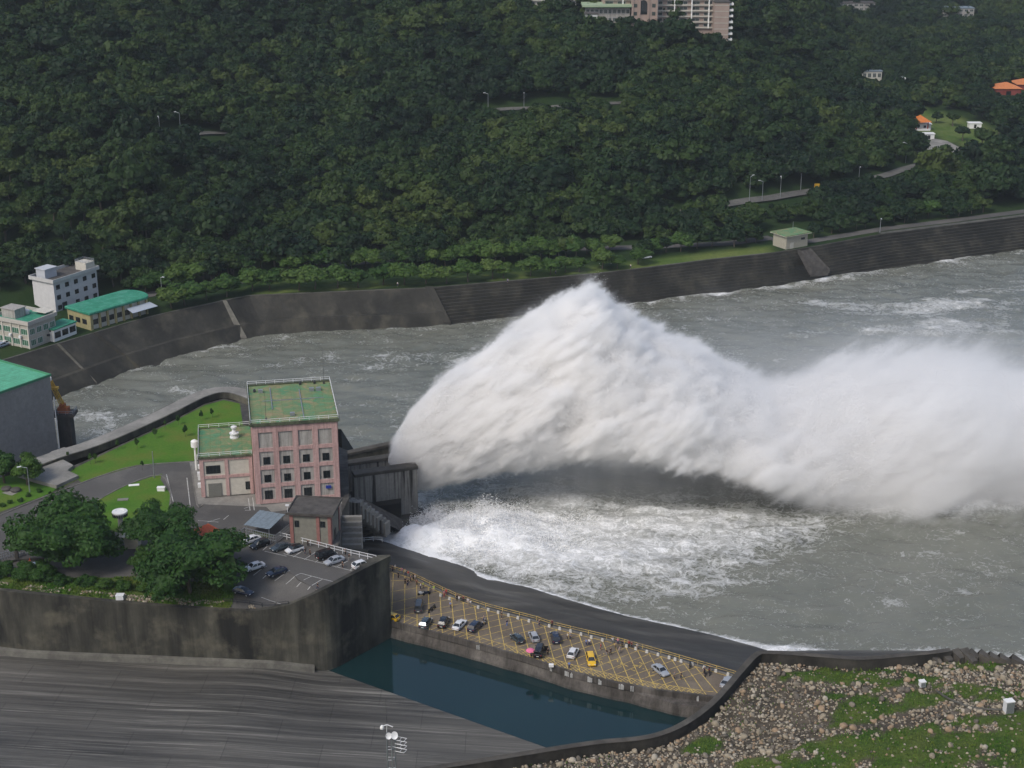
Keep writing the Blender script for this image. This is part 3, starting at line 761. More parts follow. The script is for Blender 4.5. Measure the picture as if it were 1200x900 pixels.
# pale painted blotches on the deck lip
b = MB()
for (x, y, w, h) in ((664,790,4,5),(670,793,3,3),(691,800,5,4),(703,803,3,2),(727,812,4,4),(729,810,3,4),(645,783,3,4),(741,811,4,2),(820,830,4,2),(560,766,3,2)):
    p = P(x, y, -1.0); s_ = w/5.2; 
    for k in range(5):
        q = p+Vector((random.uniform(-.5, .5)*s_, random.uniform(-.5, .5)*s_, 0)); yf = float(at_x(fr, q.x))
        b.box(q.x-.12*s_, yf-.62, -.95, q.x+.18*s_, yf-.36, random.uniform(-.2, .2))
tag(b.build('paint_blotches', M['paint_white']), kind='structure')
# ================================================================== BUILDINGS
WIN = {}
def window_mesh(w, h, glass='glass', bars=1, frame='dark_metal'):
    k = (round(w, 2), round(h, 2), glass, bars, frame)
    if k in WIN: return WIN[k]
    b = MB(); t = .07
    for x0, z0, x1, z1 in ((-w/2-t, -t, w/2+t, 0), (-w/2-t, h, w/2+t, h+t), (-w/2-t, 0, -w/2, h), (w/2, 0, w/2+t, h)): b.box(x0, -.09, z0, x1, .05, z1)
    for i in range(bars):
        x = -w/2+w*(i+1)/(bars+1); b.box(x-.03, -.055, 0, x+.03, .0, h)
    f = b.build('window', M[frame]); p = MB().box(-w/2, -.035, 0, w/2, .03, h).build('pane', M[glass])
    for o in (f, p): COL.objects.unlink(o)
    WIN[k] = (f, p); return WIN[k]
class Bld:
    """a building in its own frame: origin at the front left base corner, x along the front, y going back"""
    def __init__(s, name, label, cat, pl, pr, z, depth, group=None, W=None, heading=None):
        a = P(*pl, z) if not isinstance(pl, Vector) else pl; s.z = a.z
        if pr is not None:
            c = P(*pr, a.z) if not isinstance(pr, Vector) else pr; d = c-a; s.W = W or d.length; ang = math.atan2(d.y, d.x)
        else: s.W = W; ang = heading
        s.D = depth; s.e = empty(name, a, ang, label, cat, group); s.g = 'front'
    def mb(s): return MB()
    def put(s, b, name, m, label=None, parent=None, bev=0):
        o = b.build(name, M[m] if isinstance(m, str) else m, parent or s.e)
        if label: o['label'] = label
        if bev: bevelled(o, bev)
        return o
    def frame(s, face, u, off=0, W=None, D=None):
        W = W or s.W; D = D or s.D
        if face == 'front': return (u, -off, 0), 0
        if face == 'right': return (W+off, u, 0), math.pi/2
        if face == 'left': return (-off, D-u, 0), -math.pi/2
        return (W-u, D+off, 0), math.pi
    def window(s, face, u, z, w, h, glass='glass', bars=1, frame='dark_metal', off=0.0, ox=0, oy=0, W=None, D=None):
        f, p = window_mesh(w, h, glass, bars, frame); (x, y, _), r = s.frame(face, u, off, W, D)
        o = part('window', f, s.e, (x+ox, y+oy, z), r); q = part('pane', p, o); return o
    def door(s, face, u, z, w, h, m='dark_metal', off=0.0, ox=0, oy=0):
        b = MB(); t = .1; b.box(-w/2-t, -.1, 0, -w/2, .02, h+t); b.box(w/2, -.1, 0, w/2+t, .02, h+t); b.box(-w/2, -.1, h, w/2, .02, h+t); b.box(-w/2, -.05, 0, w/2, .02, h)
        for k in range(1, 5): b.box(-w/2+.05, -.07, h*k/5-.02, w/2-.05, -.04, h*k/5+.02)
        (x, y, _), r = s.frame(face, u, off); o = b.build('door', M[m], s.e); o.location = (x+ox, y+oy, z); o.rotation_euler = (0, 0, r); return o
def parapet(b, x0, y0, x1, y1, z0, z1, t=.25):
    b.box(x0, y0, z0, x1, y0+t, z1); b.box(x0, y1-t, z0, x1, y1, z1); b.box(x0, y0+t, z0, x0+t, y1-t, z1); b.box(x1-t, y0+t, z0, x1, y1-t, z1)
def rail_box(b, x0, y0, x1, y1, z, h=1.0, step=2.0, r=.035, sides='fblr'):
    segs = {'f': ((x0, y0), (x1, y0)), 'b': ((x0, y1), (x1, y1)), 'l': ((x0, y0), (x0, y1)), 'r': ((x1, y0), (x1, y1))}
    for k in sides:
        (ax, ay), (bx_, by) = segs[k]; L = math.hypot(bx_-ax, by-ay); n = max(1, int(L/step))
        for i in range(n+1):
            u = i/n; b.tube((ax+(bx_-ax)*u, ay+(by-ay)*u, z), (ax+(bx_-ax)*u, ay+(by-ay)*u, z+h), r, 4)
        for hh in (h, h*.5): b.tube((ax, ay, z+hh), (bx_, by, z+hh), r, 4)

# ---- pink and grey power station with its annex
B = Bld('power_station', 'pink and grey four storey power station with faded green roof and lower annex', 'power station', (300.8,590.7), (398.7,583.2), ZT, 26)
W, D, Hh = B.W, B.D, 19.6
b = B.mb(); b.box(.15, .15, 0, W-.15, D-.15, Hh); B.put(b, 'wall', 'grey_panel')
b = B.mb()     # pink frame standing proud of the panels
for i in range(5):
    x = i*(W-1.3)/4; b.box(x, -.15, 0, x+1.3, .15, Hh)
for z in (0, 4.1, 8.6, 13.1, 17.9): 
    for i in range(4): b.box(i*(W-1.3)/4+1.3, -.1, z, (i+1)*(W-1.3)/4, .15, z+(.9 if z < 17 else 1.7))
for s_, x0, x1 in (('l', -.15, .15), ('r', W-.15, W+.15)):
    for i in range(6):
        y = .15+i*(D-1.6)/5; b.box(x0, y, 0, x1, y+1.3, Hh)
    for z in (0, 4.1, 8.6, 13.1, 17.9):
        for i in range(5): b.box(x0+(.05 if s_ == 'l' else 0), .15+i*(D-1.6)/5+1.3, z, x1-(0 if s_ == 'l' else .05), .15+(i+1)*(D-1.6)/5, z+(.9 if z < 17 else 1.7))
b.box(.15, D-.15, 0, W-.15, D+.1, Hh)
B.put(b, 'pink_frame', 'pink')
bay = (W-1.3)/4
for i in range(4):
    u = bay*i+.65+bay/2
    for z, w_, h_ in ((9.9, 1.45, 1.7), (5.4, 1.45, 1.7)): B.window('front', u, z, w_, h_, bars=1, off=-.15)
    if i < 3: B.window('front', u, 1.05, 1.7, 2.1, bars=2, off=-.15)
for i in range(5):
    u = .8+(D-1.6)/5*(i+.5)
    for z in (5.4, 9.9): B.window('left', u, z, 1.2, 1.6, off=-.15)
    for z in (9.9, 5.4, 1.0): B.window('right', u, z, 1.3, 1.6, off=-.15)
b = B.mb(); b.box(W-3.3, -.24, 2.7, W-2.0, -.16, 3.5); B.put(b, 'sign', 'blue_sign')
b = B.mb(); b.box(-.45, -.45, Hh, W+.45, D+.45, Hh+.35); B.put(b, 'roof', 'roof_green_old')
b = B.mb(); parapet(b, -.55, -.55, W+.55, D+.55, Hh+.1, Hh+.75, .3); B.put(b, 'parapet', stained('parapet_concrete', (.12, .14, .08), (.06, .07, .045)), bev=0)
b = B.mb(); rail_box(b, -.3, -.3, W+.3, D+.3, Hh+.75, .9, 2.2, .05); B.put(b, 'railing', 'white_metal')
b = B.mb(); b.box(5, 9, Hh+.35, 5.2, D-2, Hh+.55); b.box(12, 2, Hh+.35, 12.2, D-4, Hh+.5); b.box(3, 15, Hh+.35, W-2, 15.2, Hh+.5); B.put(b, 'roof_pipe', 'steel')
for (x, y) in ((14.5, 20), (16.2, 20), (2.2, 21), (9, 4)):
    b = B.mb(); b.box(x, y, Hh+.35, x+1.1, y+.8, Hh+1.15); b.tube((x+.55, y-.03, Hh+.75), (x+.55, y+.0, Hh+.75), .3, 8); B.put(b, 'air_conditioner', 'steel')
for (x, y, h_) in ((W-1.2, D-1, 9), (3.4, 3, 7)):
    b = B.mb(); b.tube((x, y, Hh+.35), (x, y, Hh+h_), .05, 5, r2=.03); b.box(x-.25, y-.25, Hh+.35, x+.25, y+.25, Hh+.7); B.put(b, 'antenna', 'dark_metal')
for (x, y) in ((W-3.5, D-.6), (W-7, D-.6), (1.3, D-4)):
    b = B.mb(); b.lathe([(.3, 0), (.35, .5), (.2, .8), (.05, .9)], (x, y, Hh+.35), 10); B.put(b, 'roof_vent', 'dark_metal')
# annex (left, lower)
aF = P(237, 582.7, ZT); loc = B.e.location; ang = B.e.rotation_euler.z
def toL(v): 
    d = Vector(v)-loc; return (d.x*math.cos(-ang)-d.y*math.sin(-ang), d.x*math.sin(-ang)+d.y*math.cos(-ang))
ax, ay = toL(aF); ay = max(ay, 1.2); AH = 9.8; AD = 18.5
b = B.mb(); b.box(ax+.15, ay+.15, 0, -.2, ay+AD-.15, AH); B.put(b, 'annex_wall', 'cream')
b = B.mb(); n = 2; aw = -.3-ax
for x in (ax, ax+aw/2-.4, -1.2): b.box(x, ay-.12, 0, x+.8, ay+.15, AH)
for z in (4.6, AH-.7):
    b.box(ax+.8, ay-.08, z, ax+aw/2-.4, ay+.15, z+.7); b.box(ax+aw/2+.4, ay-.08, z, -1.2, ay+.15, z+.7)
for i in range(5):
    y = ay+.15+i*(AD-1.1)/4; b.box(ax-.12, y, 0, ax+.15, y+.8, AH)
for i in range(4):
    for z in (4.6, AH-.7): b.box(ax-.08, ay+.95+i*(AD-1.1)/4, z, ax+.15, ay+.15+(i+1)*(AD-1.1)/4, z+.7)
B.put(b, 'annex_frame', 'pink')
b = B.mb(); b.box(ax-.3, ay-.3, AH, -.2, ay+AD, AH+.3); B.put(b, 'annex_roof', 'roof_green_old')
b = B.mb(); b.box(ax-.4, ay-.4, AH+.1, -.2, ay-.12, AH+.55); b.box(ax-.4, ay-.12, AH+.1, ax-.12, ay+AD+.1, AH+.55); b.box(ax-.12, ay+AD, AH+.1, -.2, ay+AD+.25, AH+.55); B.put(b, 'annex_parapet', stained('pp2', (.15, .17, .10), (.07, .08, .05)))
b = B.mb(); rail_box(b, ax-.2, ay-.2, -.4, ay+AD+.1, AH+.55, .9, 2.2, .05, 'fbl'); B.put(b, 'annex_railing', 'white_metal')
B.window('front', ax+3.0, 5.9, 3.2, 1.9, bars=3, off=-.15, oy=ay); B.window('front', ax+11, 1.2, 1.3, 1.9, off=-.15, oy=ay)
b = B.mb(); b.box(ax+1.6, ay+.0, 0, ax+4.7, ay+.1, 3.3)
for k in range(10): b.box(ax+1.6, ay-.03, k*.33, ax+4.7, ay+.01, k*.33+.1)
B.put(b, 'roller_door', simple('roller_shutter', (.17, .17, .15), .6, .1, 3))
b = B.mb(); cx_, cy_ = -4.2, ay+AD*.62
b.lathe([(1.1, 0), (1.1, .3), (.95, .35), (.95, 1.0), (1.15, 1.05), (1.15, 1.3), (.7, 1.35), (.45, 1.9), (.45, 2.4), (.75, 2.6), (.75, 2.9), (.3, 3.1)], (cx_, cy_, AH+.3), 14); B.put(b, 'ventilator', 'white_metal')
for k, (yy, zz_) in enumerate(((ay+3, 1.2), (ay+5, 3.2), (ay+8, 1.0), (ay+11, 5.2), (ay+14, 1.4))):
    b = B.mb(); b.box(ax-.9, yy, zz_, ax-.13, yy+1.1, zz_+.9); b.tube((ax-.92, yy+.55, zz_+.45), (ax-.89, yy+.55, zz_+.45), .35, 10); B.put(b, 'air_conditioner', 'white_metal')
b = B.mb(); b.lathe([(.9, 0), (.9, 1.5), (.3, 1.9)], (ax-1.4, ay+AD-1.5, 6.2), 12); b.tube((ax-1.4, ay+AD-1.5, 0), (ax-1.4, ay+AD-1.5, 6.2), .25, 6); B.put(b, 'water_tank', 'white')

# ---- small gatehouse by the car park railing
B = Bld('gatehouse', 'small flat roofed grey and pink building standing between the power station and the parked cars', 'gatehouse', (341,636), (389,638.5), ZT, 8.2)
W, D, Hh = B.W, B.D, 7.0
b = B.mb(); b.box(.1, .1, -.0, W-.1, D-.1, Hh); B.put(b, 'wall', simple('grey_green_render', (.19, .185, .155), .8, .15, 1))
b = B.mb()
for x in (0, W*.64, W-.75): b.box(x, -.12, 0, x+.75, .1, Hh)
for y in (.1, D-.85): b.box(-.1, y, 0, .1, y+.75, Hh); b.box(W-.1, y, 0, W+.1, y+.75, Hh)
b.box(.05, -.1, Hh-.3, W-.05, .05, Hh-.02); b.box(-.08, .0, Hh-.3, .08, D-.2, Hh-.02); b.box(W-.08, .0, Hh-.3, W+.08, D-.2, Hh-.02)
B.put(b, 'pink_frame', simple('dull_pink_tile', (.24, .115, .10), .7, .15, 1.5))
b = B.mb(); b.box(-.6, -.6, Hh, W+.6, D+.6, Hh+.35); parapet(b, -.7, -.7, W+.7, D+.7, Hh+.05, Hh+.6, .25); B.put(b, 'roof', 'stone_dark')
B.window('front', 1.55, 4.0, .9, 1.4, off=-.1); B.window('front', W-1.9, 4.2, 1.0, 1.3, off=-.1); B.door('right', 3.5, 0, 1.1, 2.2)
b = B.mb(); b.tube((-.3, -.3, Hh+.6), (-.3, -.3, Hh+2.2), .05, 5); b.box(-.7, -.5, Hh+2.1, .1, -.1, Hh+2.4); B.put(b, 'floodlight', 'white_metal')

# ---- big grey hall at the left edge
B = Bld('grey_hall', 'large windowless grey concrete hall with bright mint green roof at the left edge', 'hall', (-62,540), (70,511), 6.0, 60, W=None)
# front edge follows the roof outline: right front corner near (67,500), back right corner near (59,440)
b0 = P(71, 516, 8.0); rt = P(58.5, 441, 23)
COL.objects.unlink(B.e); bpy.data.objects.remove(B.e)
hx = PY(58.5, 441, P(71, 516, 6).y)
B = Bld('grey_hall', 'large windowless grey concrete hall with bright mint green roof at the left edge', 'hall', Vector((0, 0, 0)), Vector((1, 0, 0)), 0, 30)
zr = hx.z; c1 = Vector((hx.x, hx.y, 4)); dl = P(0, 461.5, zr)-P(58.5, 441, zr); dl.z = 0; dl.normalize()
db = P(0, 430.5, zr)-P(58.5, 441, zr); db.z = 0; db.normalize()
LL = 42
o_l = c1+dl*LL; B.e.location = o_l; B.e.rotation_euler = (0, 0, math.atan2(-dl.y, -dl.x)); B.W = LL; B.D = 30; Hh = zr-4
b = B.mb(); b.box(0, 0, -6, LL, 30, Hh); B.put(b, 'wall', stained('blue_grey_concrete', (.33, .32, .30), (.28, .272, .258), None, (.12, .12, .08), (.4, .65), 1.0))
b = B.mb(); b.box(-.2, -.2, Hh, LL+.2, 30.2, Hh+.25); B.put(b, 'roof', 'roof_mint')
b = B.mb(); parapet(b, -.3, -.3, LL+.3, 30.3, Hh+.1, Hh+.7, .3); B.put(b, 'parapet', simple('green_edge', (.06, .22, .12), .6))
b = B.mb(); b.box(LL-13, 8, Hh+.25, LL-11.8, 9.4, Hh+1.2); b.lathe([(.6, 0), (.7, .5), (.2, .9)], (LL-12.4, 8.7, Hh+1.2), 10); B.put(b, 'roof_vent', 'dark_metal')
b = B.mb(); b.box(LL-9, 12, Hh+.25, LL-8.4, 12.6, Hh+.9); B.put(b, 'roof_vent', 'dark_metal')
b = B.mb(); b.tube((LL+.35, -.2, -2), (LL+.35, -.2, Hh-6), .15, 6); b.tube((LL+.35, -.35, -2), (LL-14, -.35, -4.5), .15, 6); B.put(b, 'drain_pipe', 'white_metal')
# concrete corner post with yellow gantry crane beside the hall
cp_ = P(80, 517, 3)
e = empty('crane_pier', (cp_.x, cp_.y, -6), 0, 'dark square concrete pier with a platform right of the grey hall', 'pier')
b = MB(); b.box(-2, -1.5, 0, 1.6, 2, 16.8); b.build('column', M['terrace'], e); b = MB(); b.box(-3.5, -2, 16.8, 2.8, 2.6, 17.6); b.build('platform', M['stone_dark'], e)
b = MB(); rail_box(b, -3.3, -1.8, 2.6, 2.4, 17.6, 1, 1.5, .05); b.build('railing', M['steel'], e)
e = empty('gantry_crane', (cp_.x-1, cp_.y, 11.62), 0, 'yellow and orange lattice crane arm leaning up beside the grey hall', 'crane')
b = MB()
for s_ in (-.5, .5):
    b.tube((1.6, s_, .6), (-1.9, s_, 9.4), .16, 5); b.tube((.6, s_, .6), (-2.6, s_, 9.2), .13, 5)
for k in range(9):
    u = k/9; v_ = (k+1)/9
    for s_ in (-.5, .5): b.tube((1.6-3.5*u, s_, .6+8.8*u), (.6-3.2*v_, s_, .6+8.6*v_), .07, 4)
b.build('boom', M['yellow_paint'], e)
b = MB(); b.box(-.8, -1, 0, 2.2, 1, 1.6); b.box(-.2, -.8, 1.6, 1.2, .8, 2.6); b.build('base', simple('rusty_orange', (.35, .10, .03), .7, .3), e)
b = MB(); b.box(-2.9, -.7, 6.9, -.2, .7, 7.5); b.build('carriage', M['yellow_paint'], e)
b = MB(); b.lathe([(.35, 0), (.45, .3), (.45, 1.0), (.2, 1.3)], (-2.2, 0, 9.3), 10); b.build('lamp_head', M['white'], e)

# ---- concrete slabs between hall and lawn
b = MB(); b.prism([tuple(P(x, y, 15.9)[:2]) for x, y in ((40,548),(62,532),(86,545),(79,551),(92,557),(66,569),(40,562),(20,555))], 14.5, 15.9)
tag(b.build('concrete_platform', M['pave']), 'pale stepped concrete platform between grey hall and lawn', 'platform')
b = MB(); b.prism([tuple(P(x, y, 15.9)[:2]) for x, y in ((60,526),(75,521),(96,528),(60,541),(46,536))], 14.4, 15.2)
tag(b.build('concrete_landing', M['pave']), 'dark lower concrete landing at the foot of the grey hall', 'landing')
# lawn wall with its walkway and outer slope
line = catmull([P(x, y, ZT) for x, y in ((48,552),(78,541),(110,531),(150,515),(200,492),(240,472),(262,466),(283,471),(300,480))], 4)
rows = []
for i, p in enumerate(line):
    d = line[min(i+1, len(line)-1)]-line[max(i-1, 0)]; d.z = 0; d.normalize(); n = Vector((-d.y, d.x, 0))
    rows.append([tuple(p+Vector((0, 0, -.2))), tuple(p+Vector((0, 0, 1.5))), tuple(p+n*.5+Vector((0, 0, 1.5)))])
b = MB(); b.loft(rows); tag(b.build('lawn_wall', M['wall']), 'low dark retaining wall round the far edge of the big lawn', 'wall')
rows = []; rows2 = []
for i, p in enumerate(line):
    d = line[min(i+1, len(line)-1)]-line[max(i-1, 0)]; d.z = 0; d.normalize(); n = Vector((-d.y, d.x, 0))
    f_ = lambda o, z: tuple(p+n*o+Vector((0, 0, z-ZT)))
    rows.append([f_(.5, 16.48), f_(4.8, 16.45), f_(5.1, 16.45), f_(5.3, 15.6)])
    rows2.append([f_(5.3, 15.6), f_(9.5, 13.6), f_(10.5, 13.5), f_(14, 11.5), f_(22, 4), f_(34, -10)])
b = MB(); b.loft(rows); tag(b.build('walkway', M['pave']), kind='structure')
b = MB(); b.loft(rows2); tag(b.build('island_bank', M['bank'], smooth=False), kind='structure')

# ---- outlet piers and stepped apron
def pier(px0, px1, zt, th, name, label, m, zb=-10, endcut=True):
    a = P(*px0, zt); c = P(*px1, zt); d = c-a; L = d.length; ang = math.atan2(d.y, d.x)
    e = empty(name, (a.x, a.y, zb), ang, label, 'pier'); hh = zt-zb
    b = MB(); b.box(0, 0, 0, L, th, hh-.9); o = b.build('pier_body', m, e)
    b = MB(); b.box(-.0, -.25, hh-.9, L+.2, th+.25, hh); bevelled(b.build('pier_cap', M['cope'], e), .15, 2)
    return e, L, hh
e, L, hh = pier((415,556), (489,546), 6.6, 2.8, 'outlet_pier', 'tall streaked concrete pier nearest the cars, at the root of the plume', M['pier'])
b = MB(); b.box(-3, -1.6, 0, L+2.2, 3.2, 3.2); bevelled(b.build('pier_footing', M['wet'], e), .5, 2)
pier((401,544), (459,535), 6.2, 2.2, 'outlet_pier', 'middle concrete pier half hidden by the root of the plume', M['pier'])
pier((398,533), (462,519), 6.2, 1.6, 'outlet_pier', 'rear concrete pier behind the root of the plume', M['wall'])
# chamber floor between piers
b = MB(); b.prism([tuple(P(x, y, -2)[:2]) for x, y in ((385,600),(470,590),(470,545),(385,552))], -10, -2); tag(b.build('outlet_floor', M['wet']), kind='structure')
# dark ramp wall behind the station going down to the river
b = MB(); a, c = P(400,503,9), P(414,526,0); b.add([a, c, c+Vector((0, 0, -12)), a+Vector((0, 0, -12)), a+Vector((-6, 1, 0)), c+Vector((-8, 1, 0))], [(0,3,2,1), (0,1,5,4)]); 
tag(b.build('wing_wall', simple('slate_slab', (.04, .05, .055), .6, .2)), 'sloped slate coloured wing wall right behind the power station', 'wall')
# stairs: wide steps, and the stepped blocks running down to the water
e0 = P(391, 632, 4)
e = empty('terrace_steps', (P(392, 612, ZT).x, P(392, 612, ZT).y, 0), R(3), 'wide pale concrete steps down from the power station to the outlet', 'steps')
b = MB()
for k in range(6): b.box(-1, -1.0+k*1.1, 0, 6.0, .1+k*1.1+.02, 9.6+k*.9)
b.build('step_block', M['pave'], e)
b = MB(); b.box(-3, -2.4, -9, 7.5, -1.0, 8.6); b.build('retaining_wall', M['wall'], e)
def zpt(x, y, z): return P(x, y, z)
for k in range(8):
    u = k/7; p = zpt(416+31*u, 588+24*u, 9.5-7.5*u)
    b = MB(); w_ = 1.7; b.prism([(-w_, -1.3), (w_, -1.6), (w_+.3, .9), (-w_+.3, 1.3)], -3.2, .45); b.box(-w_-.4, -.2, -.4, -w_+.1, 1.2, 1.2)
    o = b.build('step_block', M['pave'] if k % 2 else M['pier']); o.location = p; o.rotation_euler = (0, 0, R(-18)); bevelled(o, .08)
    tag(o, ('topmost', 'second', 'third', 'fourth', 'fifth', 'sixth', 'seventh', 'lowest')[k]+' of the eight weathered concrete blocks stepping down beside the pier', 'block', 'stepped blocks beside the pier')
# dark rock apron below the steps
apr = [(395,640,-8),(430,632,-8),(470,622,-8),(492,628,-8.5),(478,612,-6),(455,600,-2),(440,592,2),(424,583,6),(404,583,9.5),(398,600,8),(396,620,4)]
cen = P(436, 612, 1.2)
b = MB(); ring = [P(x, y, z) for x, y, z in apr]; n = len(ring); vs = [cen]+ring; rows = [[cen.lerp(p, u/6)+Vector((0, 0, .7*math.sin(i*2.1+u))) if 0 < u < 6 else cen.lerp(p, u/6) for i, p in enumerate(ring)] for u in range(7)]
b.loft([[tuple(q) for q in r] for r in rows], close=True)
o = b.build('rock_apron', M['stone_dark']); tag(o, 'dark sloping rock and concrete apron below the stepped blocks', 'apron')
b = MB(); b.box(-1.2, -.05, 0, 1.2, .05, 1.5); b.tube((-1, 0, -2.2), (-1, 0, 0), .06, 5); b.tube((1, 0, -2.2), (1, 0, 0), .06, 5)
o = b.build('warning_board', simple('pink_board', (.55, .2, .22), .6)); o.location = P(415, 632, 2.0); tag(o, 'small faded pink warning board on the rail above the white water', 'sign')
o = copy_tree(o); o.location = P(426, 602, 5.2); tag(o, 'small faded pink warning board among the stepped blocks', 'sign')

# ---- railings, fences
def railing(name, pts, h, step, label, m, r=.045, n_rail=2, cat='railing', sub=1, pr=None):
    pts = [Vector(p) for p in pts]; o0 = pts[0].copy(); e = empty(name, o0, 0, label, cat)
    # resample
    seg = [(pts[i+1]-pts[i]).length for i in range(len(pts)-1)]; tot = sum(seg); n = max(2, int(tot/step)); q = []
    for k in range(n+1):
        d = tot*k/n; i = 0
        while i < len(seg)-1 and d > seg[i]: d -= seg[i]; i += 1
        q.append(pts[i].lerp(pts[i+1], min(1, d/seg[i]))-o0)
    b = MB()
    for j in range(n_rail):
        hh = h*(1-j/(n_rail+.0)) if n_rail < 4 else h*(1-j/n_rail)
        for k in range(n): b.tube(q[k]+Vector((0, 0, hh)), q[k+1]+Vector((0, 0, hh)), r, 5, cap=False)
    b.build('rail', M[m], e)
    pm = MB().tube((0, 0, 0), (0, 0, h), pr or r*1.3, 6).build('post', M[m], e)
    pm.location = q[0]
    for k in range(1, min(n+1, 100)): part('post', pm, e, q[k])
    return e
railing('railing', [p+Vector((0, .05, .22)) for p in bk[:-1]], 1.0, 4.2, 'faded yellow rail along the river side of the parking deck', 'paint_yellow', .05)
railing('railing', [P(x, y, ZT) for x, y in ((327,630),(360,638),(395,647),(441,657.5))], 1.3, 2.0, 'pale double rail along the river side of the upper car park', 'white_metal', .06)
railing('railing', [P(x, y, 1.2) for x, y in ((395,640),(418,636),(436,634),(448,635))], 1.1, 2.0, 'thin pale rail along the concrete crest above the white water', 'white_metal', .05)
railing('fence', [P(x, y, ZT) for x, y in ((245,650),(262,642),(287,628))], 2.0, .5, 'grey bar fence from the orange roof up to the grey canopy', 'steel', .06, 3, 'fence')
railing('fence', [P(x, y, ZT) for x, y in ((287,628),(323,637),(339,624))], 2.0, .5, 'grey bar fence in front of the grey canopy, above the white saloon', 'steel', .06, 3, 'fence')
railing('fence', [P(x, y, ZT) for x, y in ((-60,668),(0,657),(20,651),(52,650))], 1.7, .6, 'grey bar fence between the road and the left big tree', 'steel', .06, 3, 'fence')
b = MB(); p = P(20, 654, ZT); b.box(-.35, -.35, 0, .35, .35, 2.2); b.box(-.45, -.45, 2.2, .45, .45, 2.35); o = b.build('gate_post', M['terrace']); o.location = p; tag(o, 'dark square gate post in the fence by the left big tree', 'post')
b = MB(); r_ = [P(x, y, ZT) for x, y in ((-60,674),(0,664),(20,658),(52,656))]; b.loft([[tuple(p), tuple(p+Vector((0, 0, .5))), tuple(p+Vector((0, .4, .5))), tuple(p+Vector((0, .4, 0)))] for p in r_]); tag(b.build('low_wall', M['terrace']), 'low dark wall below the fence at the left edge', 'wall')
railing('cable_rail', [PG(x, y) for x, y in ((262,706),(290,708),(312,712),(338,709))], .9, 2.5, 'low rail at the corner of the car park above the guide wall', 'dark_metal', .06)
# thick dark coping block at the corner of the guide wall
b = MB(); b.prism([tuple(P(x, y, 16.1)[:2]) for x, y in ((424,668),(456,652.5),(458,650),(443,650.5),(420,660))], 14.5, 16.1); tag(b.build('coping_block', M['wall']), 'broad dark coping block at the end of the curved guide wall', 'coping')

# ---- shelters
def shelter(name, pl, pr, depth, h, label, roofm, slope=.25):
    a = P(*pl, ZT); c = P(*pr, ZT); d = c-a; W = d.length; e = empty(name, a, math.atan2(d.y, d.x), label, 'shelter')
    b = MB()
    n = 10
    for k in range(n): x0 = -.3+(W+.6)*k/n; x1 = -.3+(W+.6)*(k+1)/n; zc = .04*(k % 2); b.add([(x0, -.4, h+zc), (x1, -.4, h+zc), (x1, depth+.4, h+slope*depth+zc), (x0, depth+.4, h+slope*depth+zc), (x0, -.4, h+zc-.1), (x1, -.4, h+zc-.1), (x1, depth+.4, h+slope*depth+zc-.1), (x0, depth+.4, h+slope*depth+zc-.1)], [(0,1,2,3),(7,6,5,4),(0,4,5,1),(1,5,6,2),(2,6,7,3),(3,7,4,0)])
    b.build('roof', M[roofm], e)
    for (x, y) in ((.1, .1), (W-.1, .1), (.1, depth-.1), (W-.1, depth-.1)):
        b = MB(); b.tube((x, y, 0), (x, y, h+slope*y-.1), .08, 6); b.build('post', M['steel'], e)
    return e
shelter('canopy', (289,626), (316,631), 6.2, 2.5, 'grey sheet metal canopy left of the small grey and pink gatehouse', 'grey_roof', .1)
shelter('bicycle_shelter', (247,643), (263,636), 5.2, 2.3, 'orange roofed shelter beside the right big tree', 'orange_roof', .12)
# ---- white disc topped post among the trees
p = P(143, 628, ZT); e = empty('vent_tower', p, 0, 'white slatted disc on a stout post between the two big trees', 'vent tower')
e.scale = (.85, .85, .9); b = MB(); b.lathe([(1.0, 0), (1.0, .2), (.7, .3), (.7, 5.2)], (0, 0, 0), 16); b.build('column', M['cream'], e)
b = MB(); b.lathe([(.9, 5.2), (1.9, 6.2), (2.05, 6.6), (2.0, 6.8), (1.1, 7.0), (.9, 6.85), (.1, 6.85)], (0, 0, 0), 24); b.build('disc', M['white'], e)
for k in range(18):
    a = 2*math.pi*k/18; b = MB(); b.box(1.5, -.06, 5.45, 2.0, .06, 6.4); o = b.build('slat', M['dark_metal'], e); o.rotation_euler = (0, 0, a)
p = P(156, 640, ZT); b = MB(); b.box(-1.5, -1.4, 0, 1.5, 1.4, 2.6); b.box(-1.8, -1.7, 2.6, 1.8, 1.7, 2.9); b.box(-.5, -1.46, 0, .5, -1.4, 2.0)
o = b.build('guard_hut', M['cream']); o.location = p; tag(o, 'little cream guard hut under the trees below the disc topped post', 'hut')
# terrace bits
def thingbox(name, px, z, dims, m, label, cat, rz=0):
    b = MB(); w_, d_, h_ = dims; b.box(-w_/2, -d_/2, 0, w_/2, d_/2, h_); b.box(-w_/2-.06, -d_/2-.06, h_, w_/2+.06, d_/2+.06, h_+.1)
    o = b.build(name, M[m]); o.location = P(*px, z); o.rotation_euler = (0, 0, rz); bevelled(o, .03); return tag(o, label, cat)
thingbox('utility_box', (189,575), ZT, (1.8, 1.0, .9), 'white', 'white utility box at the corner of the smaller lawn', 'box')
thingbox('manhole_slab', (157,569), ZT, (2.4, .9, .12), 'white', 'white slab lying on the smaller lawn', 'slab', .2)
thingbox('manhole_slab', (144,586), ZT, (2.4, 1.2, .12), 'pave', 'grey slab lying on the smaller lawn left of the utility box', 'slab', .1)
thingbox('manhole_slab', (73,591), ZT, (1.4, .8, .15), 'white', 'white slab at the road edge above the left big tree', 'slab', .5)
p = P(13, 575, ZT)
